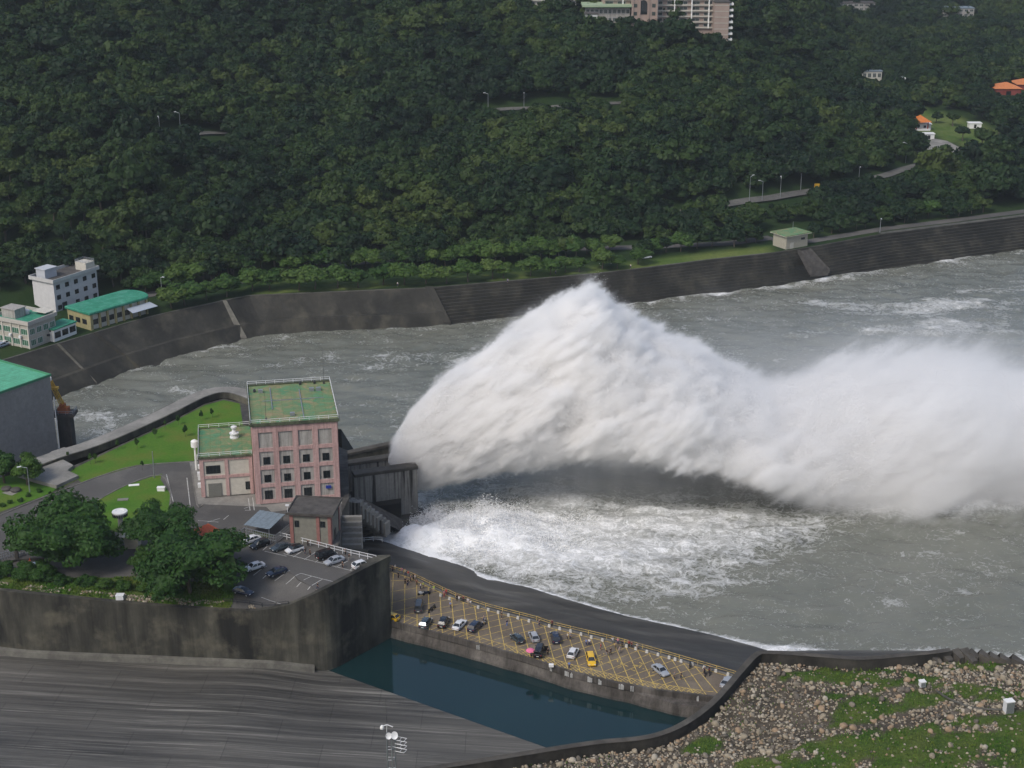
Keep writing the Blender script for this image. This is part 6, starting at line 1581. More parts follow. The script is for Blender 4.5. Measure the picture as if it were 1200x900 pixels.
# ================================================================== PEOPLE
def person_meshes(pose):
    J = {'hip': (0, 0, .93), 'belly': (0, 0, 1.08), 'chest': (0, .01, 1.30), 'neck': (0, 0, 1.47), 'head': (0, .015, 1.58), 'crown': (0, .01, 1.68)}
    sx = .19
    if pose == 'stand': ank = ((-.10, .0), (.10, .02)); knee = ((-.10, .02), (.10, .03)); hands = ((-.27, .02, .80), (.27, .03, .80)); elb = ((-.25, -.02, 1.08), (.25, -.02, 1.08))
    elif pose == 'walk': ank = ((-.09, .28), (.09, -.28)); knee = ((-.09, .18), (.09, -.02)); hands = ((-.25, -.18, .85), (.25, .22, .88)); elb = ((-.25, -.08, 1.1), (.25, .05, 1.1))
    elif pose == 'photo': ank = ((-.12, .0), (.12, .0)); knee = ((-.11, .02), (.11, .02)); hands = ((-.08, .28, 1.52), (.08, .28, 1.52)); elb = ((-.27, .16, 1.26), (.27, .16, 1.26))
    else: ank = ((-.10, .0), (.12, .05)); knee = ((-.10, .03), (.12, .06)); hands = ((-.12, .22, 1.12), (.26, .04, .82)); elb = ((-.26, .02, 1.1), (.25, -.02, 1.08))
    V = [J['hip'], J['belly'], J['chest'], J['neck'], J['head'], J['crown']]; Rd = [.135, .125, .15, .055, .095, .07]; E = [(0,1),(1,2),(2,3),(3,4),(4,5)]
    for s_, (ax_, ay_), (kx, ky), hn, el in ((-1, ank[0], knee[0], hands[0], elb[0]), (1, ank[1], knee[1], hands[1], elb[1])):
        b0 = len(V); V += [(s_*.095, 0, .88), (kx, ky, .50), (ax_, ay_, .09), (ax_, ay_+.13, .05), (s_*sx, 0, 1.40), el, hn, (hn[0], hn[1]+.04, hn[2]-.09 if hn[2] < 1.3 else hn[2]+.06)]
        Rd += [.095, .062, .042, .04, .062, .045, .035, .03]; E += [(0, b0), (b0, b0+1), (b0+1, b0+2), (b0+2, b0+3), (2, b0+4), (b0+4, b0+5), (b0+5, b0+6), (b0+6, b0+7)]
    def skin(name, V, E, Rd, root, lev):
        me = bpy.data.meshes.new(name); me.from_pydata(V, E, []); o = bpy.data.objects.new(name, me); COL.objects.link(o)
        m = o.modifiers.new('skin', 'SKIN'); m.use_smooth_shade = True
        for i, r_ in enumerate(Rd): me.skin_vertices[0].data[i].radius = (r_, r_); me.skin_vertices[0].data[i].use_root = (i == root)
        s_ = o.modifiers.new('sub', 'SUBSURF'); s_.levels = lev; s_.render_levels = lev
        dg = bpy.context.evaluated_depsgraph_get(); out = bpy.data.meshes.new_from_object(o.evaluated_get(dg)); bpy.data.objects.remove(o); return out
    body = skin('person', V, E, Rd, 0, 1); body.name = 'body'
    # garments follow the same joints, a little thicker
    up = [0, 1, 2]; ti = [J['hip'], J['belly'], J['chest'], (0, 0, 1.43)]; tr_ = [.16, .15, .172, .08]; te = [(0,1),(1,2),(2,3)]
    for s_, el in ((-1, elb[0]), (1, elb[1])):
        b0 = len(ti); ti += [(s_*sx, 0, 1.395), tuple(Vector((s_*sx, 0, 1.395)).lerp(Vector(el), .75))]; tr_ += [.078, .066]; te += [(2, b0), (b0, b0+1)]
    shirt = skin('shirt', ti, te, tr_, 0, 1)
    tv = [(0, 0, .93)]; rr_ = [.148]; te = []
    for s_, (ax_, ay_), (kx, ky) in ((-1, ank[0], knee[0]), (1, ank[1], knee[1])):
        b0 = len(tv); tv += [(s_*.095, 0, .86), (kx, ky, .50), (ax_, ay_, .14)]; rr_ += [.108, .078, .06]; te += [(0, b0), (b0, b0+1), (b0+1, b0+2)]
    trs = skin('trousers', tv, te, rr_, 0, 1)
    hv = [(0, -.02, 1.60), (0, -.015, 1.68)]; hair = skin('hair', hv, [(0,1)], [.098, .082], 0, 1)
    face = MB(); 
    for x in (-.035, .035): face.box(x-.012, .095, 1.60, x+.012, .112, 1.612, 0)
    face.box(-.025, .095, 1.545, .025, .108, 1.553, 1); face.add([(-.014, .1, 1.565), (.014, .1, 1.565), (0, .1, 1.60), (0, .128, 1.568)], [(0,1,3),(1,2,3),(2,0,3),(0,2,1)], 2)
    fo = face.build('face', [M['rubber'], M['tail'], SKIN]); COL.objects.unlink(fo)
    for m_, mm_ in ((body, SKIN), (shirt, CLOTH['white']), (trs, CLOTH['navy']), (hair, M['rubber'])): m_.materials.clear(); m_.materials.append(mm_)
    return body, shirt, trs, hair, fo
SKIN = simple('skin', (.42, .25, .17), .6, .05)
CLOTH = {k: simple('cloth_'+k, c, .9, .1, 6) for k, c in dict(white=(.6, .6, .6), black=(.012, .012, .014), navy=(.02, .03, .08), red=(.35, .03, .035), pink=(.5, .2, .24), grey=(.18, .18, .18), green=(.35, .5, .05), blue=(.16, .25, .5), beige=(.35, .28, .2), maroon=(.12, .02, .03), teal=(.04, .12, .12)).items()}
PM = {k: person_meshes(k) for k in ('stand', 'walk', 'photo', 'phone')}
def put_mesh(name, me, par): o = bpy.data.objects.new(name, me); COL.objects.link(o); o.parent = par; return o
def person(px, py, shirt, trs, pose, deg, label, z=0.0, group=None, s=1.0):
    p = P(px, py, z); e = empty('person', (p.x, p.y, z+.012), R(deg), label, 'person', group); e.scale = (s, s, s)
    bd, sh_, tr_, hr, fc_ = PM[pose]; put_mesh('body', bd, e); paint(put_mesh('shirt', sh_, e), CLOTH[shirt]); paint(put_mesh('trousers', tr_, e), CLOTH[trs]); put_mesh('hair', hr, e); put_mesh('face', fc_.data, e)
    return e
GD = 'onlookers along the deck railing'
PPL = [(460,670.5,'black','black','stand','in black, leftmost by the deck railing beside the guide wall'),(463,669,'white','beige','phone','in a white top next to the leftmost onlooker in black'),(467,678,'black','black','stand','in black alone, just in from the left end of the railing'),
 (471,673,'pink','grey','photo','in a pink top at the left end of the yellow railing'),(475,675,'beige','navy','photo','in beige leaning at the left end of the railing'),(478.5,676.5,'red','grey','photo','in a red top between pale ones at the left of the railing'),(475,685,'black','black','stand','left one of the pair in black with a bag'),(478,687,'black','navy','phone','right one of the pair in black with a bag'),
 (481.5,682,'navy','black','stand','in navy between the pair in black and the motorcycles'),(484.5,680,'black','black','photo','in black photographing just left of the pale onlooker'),(486.5,681,'white','beige','stand','in white beside the one in black near the motorcycles'),(488.5,686.5,'maroon','black','stand','in maroon just left of the motorcycles'),
 (496,690,'green','navy','stand','in a lime vest behind the motorcycles'),(493,691,'white','navy','phone','in white behind the white motorcycle'),(508.5,694,'green','beige','photo','in a lime top right of the motorcycles by the railing'),(505,695,'teal','navy','stand','in teal right of the motorcycles'),
 (523,698,'red','maroon','photo','in bright red by the railing above the white saloon'),(520.5,700,'pink','red','stand','in pink next to the one in bright red'),(528,713,'blue','navy','walk','in pale blue walking between cars and railing'),(535.5,705,'black','black','photo','in black at the railing above the pale blue walker'),
 (538,706,'white','grey','photo','in white leaning at the railing right of the one in black'),(543,706,'maroon','black','photo','in dark maroon leaning at the railing'),(548.5,709,'white','beige','walk','in white striding at the railing'),(551.5,711,'white','grey','walk','in white and grey striding right behind the other white clad one'),
 (567,729,'grey','navy','stand','in grey standing at the silver scooter'),(588,725,'black','black','stand','in black alone behind the dark hatchbacks'),(594,734,'navy','blue','stand','in navy left of the slate grey hatchback'),
 (632,734,'black','navy','phone','in black right behind the silver hatchback'),(647,735,'maroon','black','photo','in maroon at the railing behind the dark blue car'),(642,768,'black','black','stand','in black at the side of the black van'),
 (665,750,'white','black','stand','left of the couple behind the white hatchback'),(667.8,750,'grey','navy','stand','right of the couple behind the white hatchback'),(687,757,'blue','navy','stand','in pale blue just behind the yellow estate car'),(690.5,757,'white','navy','phone','in white just behind the yellow estate car'),
 (704,762,'red','maroon','stand','in red right of the yellow estate car'),(711,769,'black','grey','stand','in black over the yellow ground marks'),(715.5,767.5,'black','black','walk','in black walking beside the yellow ground marks'),(718,755,'white','grey','photo','in white, first of the cluster at the middle of the railing'),
 (721,761,'beige','black','stand','in beige in the cluster at the middle of the railing'),(724,756,'pink','navy','photo','in pink in the cluster at the middle of the railing'),(729,759,'black','black','photo','in black in the cluster at the middle of the railing'),(726,766,'grey','grey','walk','in grey stepping away from the railing cluster'),
 (737,759,'red','black','photo','in red at the right of the railing cluster'),(740,760,'maroon','black','photo','in maroon at the right of the railing cluster'),(746.5,762,'white','beige','phone','in white last at the right of the railing cluster'),(667,784,'blue','navy','stand','in pale blue in front of the white hatchback'),
 (790,796,'grey','black','stand','in grey right of the lone silver saloon'),(798,796,'black','black','phone','in black right of the lone silver saloon'),(825,790,'navy','black','stand','in navy by the motorcycles at the deck right end'),(831,789,'black','maroon','photo','in black by the motorcycles at the deck right end')]
for (x, y, a, c, ps, d) in PPL:
    person(x, y, a, c, ps, random.uniform(-40, 30) if ps == 'photo' else random.uniform(0, 360), 'person '+d, 0, GD, random.uniform(1.0, 1.1))
for (x, y, a, c, ps, d) in ((361,641,'black','black','photo','in black at the upper railing behind the empty bay'),(357.5,650,'black','navy','stand','in dark clothes left of the pair in the empty bay'),(363.5,651.5,'black','black','phone','in dark clothes right of the pair in the empty bay'),(401.7,666,'black','black','stand','in black in front of the silver saloon'),(409,657.5,'black','grey','photo','in black by the railing right of the silver saloon'),(405,651,'grey','black','photo','in grey at the upper railing'),(372.5,691,'black','navy','walk','in black walking alone in the front bays')):
    person(x, y, a, c, ps, random.uniform(0, 360), 'person '+d, ZT, 'people in the upper car park')
for (x, y) in ((488,322),(610,330)):
    pass
for k, (x, y, c, d) in enumerate(((466,337,'white','in white beside the far river wall under the trees'),(595,333,'blue','in pale blue on the far lawn crest'),(651,323,'white','in white on the far crest right of the one in blue'),(739,316,'white','in white at the lawn edge above the stepped wall'))):
    p = P(x, y-1.5, ZK); e = person(x, y-1.5, c, 'navy', 'stand', 150, 'tiny distant person '+d, ZK+.3)
# umbrella
p = P(621.6, 770.5, 0); e = empty('umbrella', p, 0, 'pink open umbrella at the tail of the black van', 'umbrella')
b = MB(); n = 8; rows = [[(r_*math.cos(2*math.pi*i/16), r_*math.sin(2*math.pi*i/16), z-(.06 if i % 2 else 0)*r_) for i in range(16)] for r_, z in ((.02, 2.15), (.4, 2.08), (.75, 1.92), (.98, 1.7))]; b.loft([r[::-1] for r in rows], close=True); b.build('canopy', simple('pink_fabric', (.65, .16, .28), .7, .1), e)
b = MB(); b.tube((0, 0, 1.0), (0, 0, 2.2), .02, 5); b.build('shaft', M['dark_metal'], e)
person(622.5, 771.5, 'grey', 'black', 'phone', 60, 'person under the pink umbrella at the tail of the black van', 0, GD)
# white barrier blocks along the railing
blk = [(516.5,698),(527,702),(560.7,712),(572.5,715),(584,718),(596,721.3),(607,724.5),(620,728),(643.7,734),(656,737),(668.6,740),(681,743.5),(693,747),(706,750.5),(734,757.5),(745,760.5),(758,764),(771,767.5),(784,771),(791,773),(798,775),(811,778.5),(825,782.5),(838.6,786.5),(853,790.5)]
b = MB(); b.loft([[(-.42, -.3, 0), (.42, -.3, 0), (.42, .3, 0), (-.42, .3, 0)], [(-.40, -.22, .25), (.40, -.22, .25), (.40, .22, .25), (-.40, .22, .25)], [(-.34, -.12, .8), (.34, -.12, .8), (.34, .12, .8), (-.34, .12, .8)]], close=True); b.f += [(3,2,1,0), (8,9,10,11)]; b.m += [0, 0]
bb = b.build('barrier_block', simple('dusty_white', (.42, .41, .38), .8, .15, 3)); bevelled(bb, .04, 2); bb.scale = (.8, .8, .85)
for k, (x, y) in enumerate(blk):
    o = bb if k == 0 else bb.copy()
    if k: COL.objects.link(o)
    o.location = P(x, y, 0)+Vector((0, -.35, .015)); o.rotation_euler = (0, 0, R(-32+random.uniform(-6, 6))); tag(o, 'white concrete barrier block standing under the yellow deck railing', 'barrier', 'white barrier blocks along the deck railing')
b = MB(); b.box(-.5, -.35, 0, .5, .35, .5); b.box(-.45, -.3, .5, .45, .3, .56); o = b.build('white_box', M['white']); o.location = P(646, 781, .38); tag(o, 'small white box on the deck parapet right of the pink umbrella', 'box')
b = MB(); b.lathe([(.22, 0), (.2, .05), (.05, .7)], (0, 0, 0), 10); b.box(-.25, -.25, 0, .25, .25, .04); o = b.build('traffic_cone', M['orange_roof']); o.location = P(35, 657, ZT); tag(o, 'orange traffic cone beside the pale blue car under the left banyan', 'cone')
thingbox('meter_box', (141,702), PG(141,702).z+.1, (1.6, 1.2, 1.0), 'white_metal', 'grey metal box among the rubble above the guide wall', 'box')
# ================================================================== THE PLUME
PT = np.array([(455,532,545),(464,510,566),(480,488,575),(500,464,576),(530,438,572),(560,423,568),(600,392,563),(640,372,558),(662,358,554),(680,347,552),(700,348,551),(712,362,551),(735,378,550),(760,390,549),(800,402,549),(860,427,556),(900,446,570),(940,448,588),(1000,432,598),(1060,420,598),(1120,420,596),(1200,440,594),(1300,470,590)], float)
pxs = np.linspace(455, 1290, 420)
yT = np.interp(pxs, PT[:, 0], PT[:, 1]); yB = np.interp(pxs, PT[:, 0], PT[:, 2])
YC = np.interp(pxs, [455, 500, 700, 900, 1290], [378.5, 381, 396, 402, 404])
def ray_z(py, Y): 
    v = (py-450)/F; return CH+Y*(-sp-v*cp)/(cp-v*sp)
zT = ray_z(yT, YC); zB = ray_z(yB, YC); hv = (zT-zB)/2; ZC = (zT+zB)/2
XC = (pxs-600)/F*(YC*cp-(ZC-CH)*sp)
WY = np.minimum(np.interp(pxs, [455, 480, 560, 700, 900, 1290], [2.2, 5, 14, 26, 30, 30]), hv/.43*.82)
HZ = np.sqrt(np.maximum(hv**2-(WY*.42)**2, 1.0))
plume_curve = (XC, YC, ZC, WY, HZ)
# path length
ds = np.hypot(np.diff(XC), np.diff(ZC)); sl = np.concatenate([[0], np.cumsum(ds)])
nS, nA = 620, 420
s_ = np.linspace(0, sl[-1], nS); f_ = lambda a: np.interp(s_, sl, a)
X0, Y0, Z0, W0, H0 = [f_(a) for a in (XC, YC, ZC, WY, HZ)]
A = np.linspace(0, 2*math.pi, nA, endpoint=False)
SS, AA = np.meshgrid(s_, A, indexing='ij')
core = np.interp(SS, [0, 100, 150, 180, 220], [1, .98, .92, .86, .84])
def plume_surface(k, seed, amp):
    cu, su = np.cos(AA), np.sin(AA)
    # streamlines fan out: noise lives in (distance, angle) space, swept back where the jet breaks up
    sw = SS+7*np.abs(fbm(AA*3, SS*.02, seed=seed+3))*4
    RR = np.minimum(H0, W0)[:, None]*np.interp(SS, [0, 60], [.7, 1])
    px3, py3, pz3 = SS*.72, RR*cu, RR*su
    wxx = 3.0*fbm(px3*.12, py3*.12, pz3*.12, oct=3, seed=seed+5); wyy = 3.0*fbm(px3*.12, py3*.12, pz3*.12, oct=3, seed=seed+6)
    def billow(f, sd, oc): return np.abs(fbm((px3+wxx)*f, (py3+wyy)*f*1.5, (pz3+wxx)*f*1.5, oct=oc, seed=sd, gain=.55))*2
    b1 = fbm(px3*.05, py3*.05, pz3*.05, oct=2, seed=seed)
    b2 = billow(.11, seed+1, 2); b3 = billow(.26, seed+2, 3); b4 = billow(.65, seed+3, 3)
    grow = np.interp(SS, [0, 6, 25, 70, 120, 150, 180, 210], [.2, .7, 1.05, 1.3, 1.2, .8, .5, .5])*amp
    soft = np.interp(SS, [0, 105, 150], [1, 1, .12])
    crest = sstep(.3, .95, su)*np.exp(-((SS-66)/30)**2)
    spike = crest*np.maximum(0, fbm(SS*.42, cu*9, oct=4, seed=seed+9, gain=.6)+.02)*8
    b5 = fbm((px3+wxx)*1.1, (py3+wyy)*1.9, (pz3+wxx)*1.9, oct=3, seed=seed+12, gain=.6)
    disp = grow*(3.4*b1+3.0*(b2-.35)*(.4+.6*soft)+1.9*(b3-.3)*soft+.8*(b4-.3)*soft+.9*b5*soft)+spike
    under = np.where(su < -.2, .6, 1.0); disp = disp*under
    rz = H0[:, None]*k*core+disp; ry = W0[:, None]*k*core+disp
    rz = np.where(su < 0, rz*.72, rz)
    return X0[:, None]+spike*.7-disp*.25*np.interp(SS, [0, 60, 120, 200], [.5, 1, -1, -1.5]), Y0[:, None]+ry*cu, Z0[:, None]+rz*su
X, Y, Z = plume_surface(.82, 90, .8)
V = np.stack([X, Y, Z], -1).reshape(-1, 3)
i = np.arange(nS-1)[:, None]*nA+np.arange(nA)[None, :]; j = np.arange(nS-1)[:, None]*nA+(np.arange(nA)[None, :]+1) % nA
Fp = np.stack([i, i+nA, j+nA, j], -1).reshape(-1, 4)[:, ::-1]
me = fast_mesh('plume', V, Fp, True)
t = NT('white_water'); n1 = t.noise(t.pos((.7, 1, 1)), .8, 8, .72, .5); n2 = t.noise(t.pos((.5, 1, 1)), .16, 6, .6, .8)
col = t.ramp(n2, [(.3, (.88, .885, .885)), (.7, (.94, .94, .94))])
fl = t.n('ShaderNodeCombineXYZ'); t.l(t.math('MULTIPLY', t.attr('flow'), .16), fl.inputs[0]); t.l(t.math('MULTIPLY', t.attr('ca'), 15.), fl.inputs[1]); t.l(t.math('MULTIPLY', t.attr('sa'), 15.), fl.inputs[2])
n3 = t.noise(fl.outputs[0], 1.6, 7, .75, .5); hgt_ = t.math('ADD', t.math('MULTIPLY', n3, 1.3), t.math('MULTIPLY', n1, .6))
b_ = t.bsdf(col, .9, hgt_, .8, .9, spec=.1)
tr = t.n('ShaderNodeBsdfTranslucent'); t.l(col, tr.inputs['Color']); mx = t.n('ShaderNodeMixShader'); mx.inputs[0].default_value = .38; t.l(b_.outputs[0], mx.inputs[1]); t.l(tr.outputs[0], mx.inputs[2]); t.l(mx.outputs[0], t.out.inputs['Surface'])
M['foam'] = t.m
pe = empty('water_plume', (float(XC[0]), float(YC[0]), -8), 0, 'huge white plume of water bursting from the concrete piers across the river', 'water plume')
attr(me, 'flow', SS); attr(me, 'ca', np.cos(AA)+0*SS); attr(me, 'sa', np.sin(AA)+0*SS)
po = link('body', me, t.m, None); po.parent = pe; po.location = (-pe.location.x, -pe.location.y, 8)
# ragged spray thrown off the surface: shards of water trailing along the flow
def shards(n, smin, smax, reach, size, seed, top_bias=.5, zmin=None):
    r = np.random.default_rng(seed); si = r.uniform(smin, smax, n); a = r.uniform(0, 2*math.pi, n)
    a = np.where(r.random(n) < top_bias, r.normal(math.pi/2, .7, n), a)
    ii = np.clip((si/sl[-1]*(nS-1)).astype(int), 1, nS-2); jj = (a/(2*math.pi)*nA).astype(int) % nA
    p = V.reshape(nS, nA, 3)[ii, jj]; q = V.reshape(nS, nA, 3)[np.minimum(ii+6, nS-1), jj]; fl = q-p; p = np.stack([p[:, 0], Y0[ii]+W0[ii]*np.cos(a)*.98, Z0[ii]+H0[ii]*np.sin(a)*np.where(np.sin(a) < 0, .66, 1.0)], 1); fl /= np.linalg.norm(fl, axis=1)[:, None]+1e-6
    out = np.stack([np.zeros(n), np.cos(a), np.sin(a)], 1)
    clump = np.clip(.5+2.2*fbm(si*.14, a*5, seed=seed), 0, 1.6)
    rc = reach*np.interp(si, [0, 20, 60, 100, 150, 260], [.2, .5, 1, 1.15, .8, .7])
    dd = np.abs(r.normal(size=n))*rc*clump
    p = p+out*dd[:, None]+fl*dd[:, None]*.4+r.normal(size=(n, 3))*.12
    dr = fl*.8+out*.45+r.normal(size=(n, 3))*.35; dr /= np.linalg.norm(dr, axis=1)[:, None]
    sd_ = np.cross(dr, r.normal(size=(n, 3))); sd_ /= np.linalg.norm(sd_, axis=1)[:, None]
    L = size*r.uniform(.4, 1.5, (n, 1)); w_ = L*r.uniform(.10, .25, (n, 1))
    return np.stack([p-dr*L*.5, p+sd_*w_, p+dr*L*.7, p-sd_*w_], 1).reshape(-1, 3)
Q = np.vstack([shards(150000, 3, 135, 1.2, .30, 1, .5), shards(90000, 15, 125, 2.4, .22, 2, .85), shards(35000, 55, 105, 3.4, .20, 3, .95)])
me = fast_mesh('spray', Q, np.arange(len(Q)).reshape(-1, 4)); so_ = link('spray', me, M['foam'], None); so_.parent = pe; so_.location = po.location
# boiling white water below the second outlet
n = 60000; r = np.random.default_rng(9); bxp = r.normal(545, 62, n); byp = r.normal(626, 17, n)
bxp = np.clip(bxp, 440, 760); byp = np.where(bxp < 480, r.normal(637, 4, n), byp)
mk = np.exp(-(((bxp-555)/75)**2+((byp-628)/24)**2))
gx_ = []; Wd = np.array([P(x, y, ZW)[:] for x, y in zip(bxp, byp)])
hh = mk*4.2*np.abs(r.normal(size=n))*np.clip(.5+1.8*fbm(Wd[:, 0]*.25, Wd[:, 1]*.25, seed=4), 0, 1.5)
p = Wd+np.stack([np.zeros(n), np.zeros(n), hh+mk*3.2], 1); dr = np.array([.8, .15, .35])+r.normal(size=(n, 3))*.45; dr /= np.linalg.norm(dr, axis=1)[:, None]
sd_ = np.cross(dr, r.normal(size=(n, 3))); sd_ /= np.linalg.norm(sd_, axis=1)[:, None]; L = .30*r.uniform(.4, 1.4, (n, 1)); w_ = L*.3
Q2 = np.stack([p-dr*L*.5, p+sd_*w_, p+dr*L*.7, p-sd_*w_], 1).reshape(-1, 3)
me = fast_mesh('foam_spray', Q2, np.arange(len(Q2)).reshape(-1, 4)); tag(link('foam_spray', me, M['foam']), 'white spray leaping over the boiling water beside the dark concrete slope', 'spray', kind='stuff')
# ---- mist: a real density grid of drifting spray round and beyond the plume
class GT:
    def __init__(s, name):
        s.t = bpy.data.node_groups.new(name, 'GeometryNodeTree'); s.t.interface.new_socket('Geometry', in_out='INPUT', socket_type='NodeSocketGeometry'); s.t.interface.new_socket('Geometry', in_out='OUTPUT', socket_type='NodeSocketGeometry')
    def n(s, typ): return s.t.nodes.new(typ)
    def put(s, sock, v):
        if isinstance(v, bpy.types.NodeSocket): s.t.links.new(v, sock)
        else: sock.default_value = v
    def math(s, op, a, b=0.0, clamp=False):
        x = s.n('ShaderNodeMath'); x.operation = op; x.use_clamp = clamp; s.put(x.inputs[0], a); s.put(x.inputs[1], b); return x.outputs[0]
    def rng(s, v, a, b, c, d):
        x = s.n('ShaderNodeMapRange'); x.interpolation_type = 'SMOOTHSTEP'; s.put(x.inputs['Value'], v); x.inputs['From Min'].default_value = a; x.inputs['From Max'].default_value = b; x.inputs['To Min'].default_value = c; x.inputs['To Max'].default_value = d; return x.outputs[0]
    def noise(s, vec, rot, scale3, scale, detail, rough, dist=0.0):
        m = s.n('ShaderNodeVectorRotate'); m.rotation_type = 'Y_AXIS'; m.inputs['Angle'].default_value = rot; s.put(m.inputs['Vector'], vec)
        k = s.n('ShaderNodeVectorMath'); k.operation = 'MULTIPLY'; s.put(k.inputs[0], m.outputs[0]); k.inputs[1].default_value = scale3
        x = s.n('ShaderNodeTexNoise'); s.put(x.inputs['Vector'], k.outputs[0]); x.inputs['Scale'].default_value = scale; x.inputs['Detail'].default_value = detail; x.inputs['Roughness'].default_value = rough; x.inputs['Distortion'].default_value = dist
        return s.math('SUBTRACT', x.outputs[0], .5)
g = GT('mist_field'); pos = g.n('GeometryNodeInputPosition').outputs[0]; sep = g.n('ShaderNodeSeparateXYZ'); g.put(sep.inputs[0], pos); X_, Y_, Z_ = sep.outputs
xr0, xr1 = float(XC[0])-5, float(XC[-1])
u = g.n('ShaderNodeMapRange'); g.put(u.inputs['Value'], X_); u.inputs['From Min'].default_value = xr0; u.inputs['From Max'].default_value = xr1
def curve(xs_, ys_, lo, hi, k=26):
    c = g.n('ShaderNodeFloatCurve'); cv = c.mapping.curves[0]
    uu = np.linspace(0, 1, k)**1.35; yy = (np.interp(xr0+uu*(xr1-xr0), xs_, ys_)-lo)/(hi-lo)
    while len(cv.points) < k: cv.points.new(.5, .5)
    for q, a, b in zip(cv.points, uu, yy): q.location = (float(a), float(np.clip(b, 0, 1))); q.handle_type = 'VECTOR'
    c.mapping.update(); g.put(c.inputs['Value'], u.outputs[0]); return g.math('ADD', g.math('MULTIPLY', c.outputs[0], hi-lo), lo)
zc = curve(XC, ZC, -20, 60); yc = curve(XC, YC, 350, 420); wy = curve(XC, WY, 0, 50); hz = curve(XC, HZ, 0, 50)
q1 = g.math('DIVIDE', g.math('SUBTRACT', Z_, zc), g.math('ADD', hz, .6))
xk = np.array([XC[0], XC[20], XC[60], XC[120], XC[200], XC[250], XC[330], XC[419]])
lift = curve(xk, [.1, .15, .34, .44, .30, .0, .0, .0], 0, 1)       # the underside is cut back where the jet flies free
q1 = g.math('MULTIPLY', q1, g.math('ADD', 1.0, g.math('MULTIPLY', lift, g.rng(q1, -.6, .1, 1, 0)))); q2 = g.math('DIVIDE', g.math('SUBTRACT', Y_, yc), g.math('ADD', wy, .6))
q = g.math('SQRT', g.math('ADD', g.math('MULTIPLY', q1, q1), g.math('MULTIPLY', q2, q2)))
n_big = g.noise(pos, R(25), (.6, 1, 1), .055, 3, .5, .6); n_mid = g.noise(pos, R(36), (.26, 1, 1), .24, 6, .74, .35); n_wisp = g.noise(pos, R(10), (.5, 1, .8), .085, 6, .7, .8)
xk = np.array([XC[0], XC[20], XC[60], XC[120], XC[200], XC[250], XC[330], XC[419]])
amp = curve(xk, [.10, .25, .34, .42, .48, .65, .95, .98], 0, 1)
puff = g.math('SUBTRACT', g.math('ABSOLUTE', g.noise(pos, R(34), (.38, 1, 1), .18, 5, .66, .45)), .1)
n_fine = g.noise(pos, R(36), (.22, 1, 1), .6, 5, .74, .2)
q = g.math('ADD', q, g.math('MULTIPLY', n_fine, .42))
e1 = g.math('ADD', q, g.math('MULTIPLY', amp, g.math('ADD', g.math('MULTIPLY', n_big, 1.5), g.math('ADD', g.math('MULTIPLY', n_mid, 2.2), g.math('MULTIPLY', puff, 2.6)))))
soft = curve(xk, [.10, .10, .10, .13, .20, .36, .5, .5], 0, 1)      # width of the edge
dmax = curve(xk, [.9, .9, .9, .85, .6, .26, .15, .12], 0, 1)
edge = g.math('DIVIDE', g.math('SUBTRACT', g.math('ADD', 1.03, g.math('MULTIPLY', soft, .3)), e1), soft)
edge = g.math('MINIMUM', g.math('MAXIMUM', edge, 0.0), 1.0); den = g.math('MULTIPLY', g.math('MULTIPLY', edge, edge), dmax)
# thin halo of fine drops close to the plume, and the veil that hangs below and drifts right
e2 = g.math('ADD', q, g.math('MULTIPLY', n_wisp, 1.7)); den = g.math('ADD', den, g.math('MULTIPLY', g.rng(e2, .95, 1.25, .035, 0), g.rng(X_, -25, 15, 0, 1)))
q3 = g.math('DIVIDE', g.math('SUBTRACT', Z_, g.math('ADD', zc, 2.0)), 30.0); q4 = g.math('DIVIDE', g.math('SUBTRACT', Y_, 412.0), 58.0)
vv = g.math('SQRT', g.math('ADD', g.math('MULTIPLY', q3, q3), g.math('MULTIPLY', q4, q4)))
den = g.math('ADD', den, g.math('MULTIPLY', g.rng(g.math('ADD', vv, g.math('MULTIPLY', n_wisp, 1.2)), .2, 1.15, .017, 0), g.rng(X_, 35, 120, 0, 1)))
# curtains of drops falling from the underside
n_cur = g.noise(pos, 0.0, (1, 1, .12), .22, 4, .6, .3)
qy = g.math('ABSOLUTE', g.math('DIVIDE', g.math('SUBTRACT', Y_, yc), g.math('ADD', wy, 2.0)))
cur = g.math('MULTIPLY', g.math('MULTIPLY', g.rng(qy, .5, 1.05, 1, 0), g.rng(Z_, 4, 12, 1, 0)), g.rng(X_, -18, 30, 0, 1))
den = g.math('ADD', den, g.math('MULTIPLY', cur, g.math('MAXIMUM', g.math('ADD', .026, g.math('MULTIPLY', n_cur, .09)), 0.0)))
den = g.math('MULTIPLY', g.math('MULTIPLY', den, g.rng(Z_, ZW-.5, ZW+1.5, 0, 1)), g.rng(X_, float(XC[0]), float(XC[0])+3, 0, 1))
vc = g.n('GeometryNodeVolumeCube'); g.put(vc.inputs['Density'], den)
lo = Vector((float(XC[0])+.5, 343, ZW-1)); hi = Vector((float(XC[-1])-4, 470, 56)); vc.inputs['Min'].default_value = lo; vc.inputs['Max'].default_value = hi
VOX = .5
for k, a in (('Resolution X', hi.x-lo.x), ('Resolution Y', hi.y-lo.y), ('Resolution Z', hi.z-lo.z)): vc.inputs[k].default_value = max(2, int(a/VOX))
t = NT('spray_mist'); v = t.n('ShaderNodeVolumePrincipled'); v.inputs['Color'].default_value = (1, .996, .988, 1); v.inputs['Anisotropy'].default_value = .1; v.inputs['Density'].default_value = 1.0
t.l(v.outputs[0], t.out.inputs['Volume'])
sm = g.n('GeometryNodeSetMaterial'); sm.inputs['Material'].default_value = t.m; go = g.n('NodeGroupOutput'); g.put(sm.inputs['Geometry'], vc.outputs[0]); g.put(go.inputs[0], sm.outputs[0])
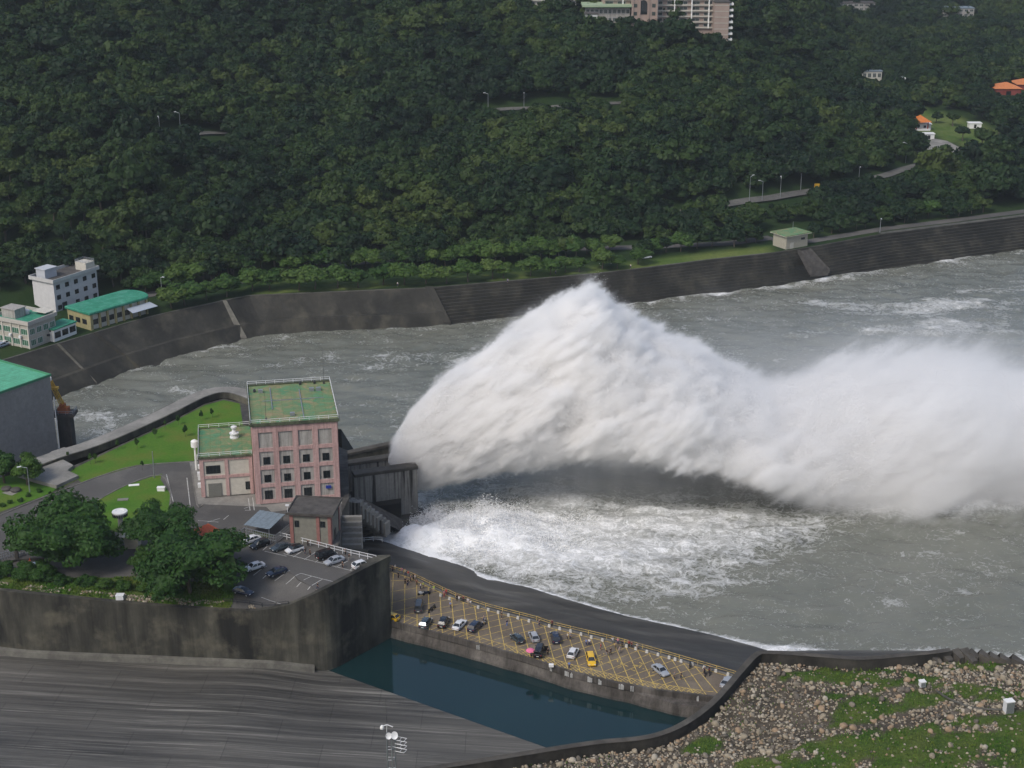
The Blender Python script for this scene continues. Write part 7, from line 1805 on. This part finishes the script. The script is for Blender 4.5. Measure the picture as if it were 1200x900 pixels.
b = MB(); b.box(lo.x, lo.y, lo.z, hi.x, hi.y, hi.z); mo = b.build('spray_mist', t.m); md = mo.modifiers.new('density', 'NODES'); md.node_group = g.t
tag(mo, 'pale drifting spray mist round the plume and over the river to the right', 'mist', kind='stuff')
# ================================================================== LIGHT AND AIR
w = bpy.data.worlds.new('World'); sc.world = w; w.use_nodes = True
nt = w.node_tree; nt.nodes.clear()
o_ = nt.nodes.new('ShaderNodeOutputWorld'); bg = nt.nodes.new('ShaderNodeBackground'); sk = nt.nodes.new('ShaderNodeTexSky')
sk.sky_type = 'NISHITA'; sk.sun_disc = False
SUN_EL, SUN_AZ = R(47), R(-140)      # azimuth measured clockwise from +Y
sk.sun_elevation = SUN_EL; sk.sun_rotation = SUN_AZ; sk.dust_density = 3.0; sk.air_density = 1.0
bg.inputs['Strength'].default_value = .13
nt.links.new(sk.outputs[0], bg.inputs[0]); nt.links.new(bg.outputs[0], o_.inputs[0])
sd = bpy.data.lights.new('sun', 'SUN'); so = bpy.data.objects.new('sun', sd); COL.objects.link(so)
sd.energy = 1.5; sd.angle = R(12); sd.color = (1, .96, .9)
dirv = Vector((math.sin(SUN_AZ)*math.cos(SUN_EL), math.cos(SUN_AZ)*math.cos(SUN_EL), math.sin(SUN_EL)))
so.rotation_euler = dirv.to_track_quat('Z', 'Y').to_euler()
so.location = (0, 0, 500)
if HAZE:
    b = MB(); b.box(-2700, -650, -15.5, 3300, 5200, 480)
    hz = b.build('haze', None); t = NT('pale_air'); pv = t.n('ShaderNodeVolumePrincipled')
    pv.inputs['Color'].default_value = (.80, .86, .95, 1); pv.inputs['Density'].default_value = HAZE; pv.inputs['Anisotropy'].default_value = .2
    t.l(pv.outputs[0], t.out.inputs['Volume']); hz.data.materials.append(t.m); tag(hz, 'thin pale haze filling the valley air', 'haze', kind='stuff')
sc.view_settings.view_transform = 'Standard'; sc.view_settings.look = 'None'; sc.view_settings.gamma = 1
sc.view_settings.exposure = EXPO
sc.render.engine = 'CYCLES'
c = sc.cycles; c.use_denoising = True; c.max_bounces = 14; c.diffuse_bounces = 3; c.glossy_bounces = 2; c.transmission_bounces = 2
c.volume_bounces = 14; c.volume_step_rate = 1.0; c.volume_max_steps = 128; c.transparent_max_bounces = 6; c.use_adaptive_sampling = True; c.adaptive_threshold = .02
c.caustics_reflective = False; c.caustics_refractive = False
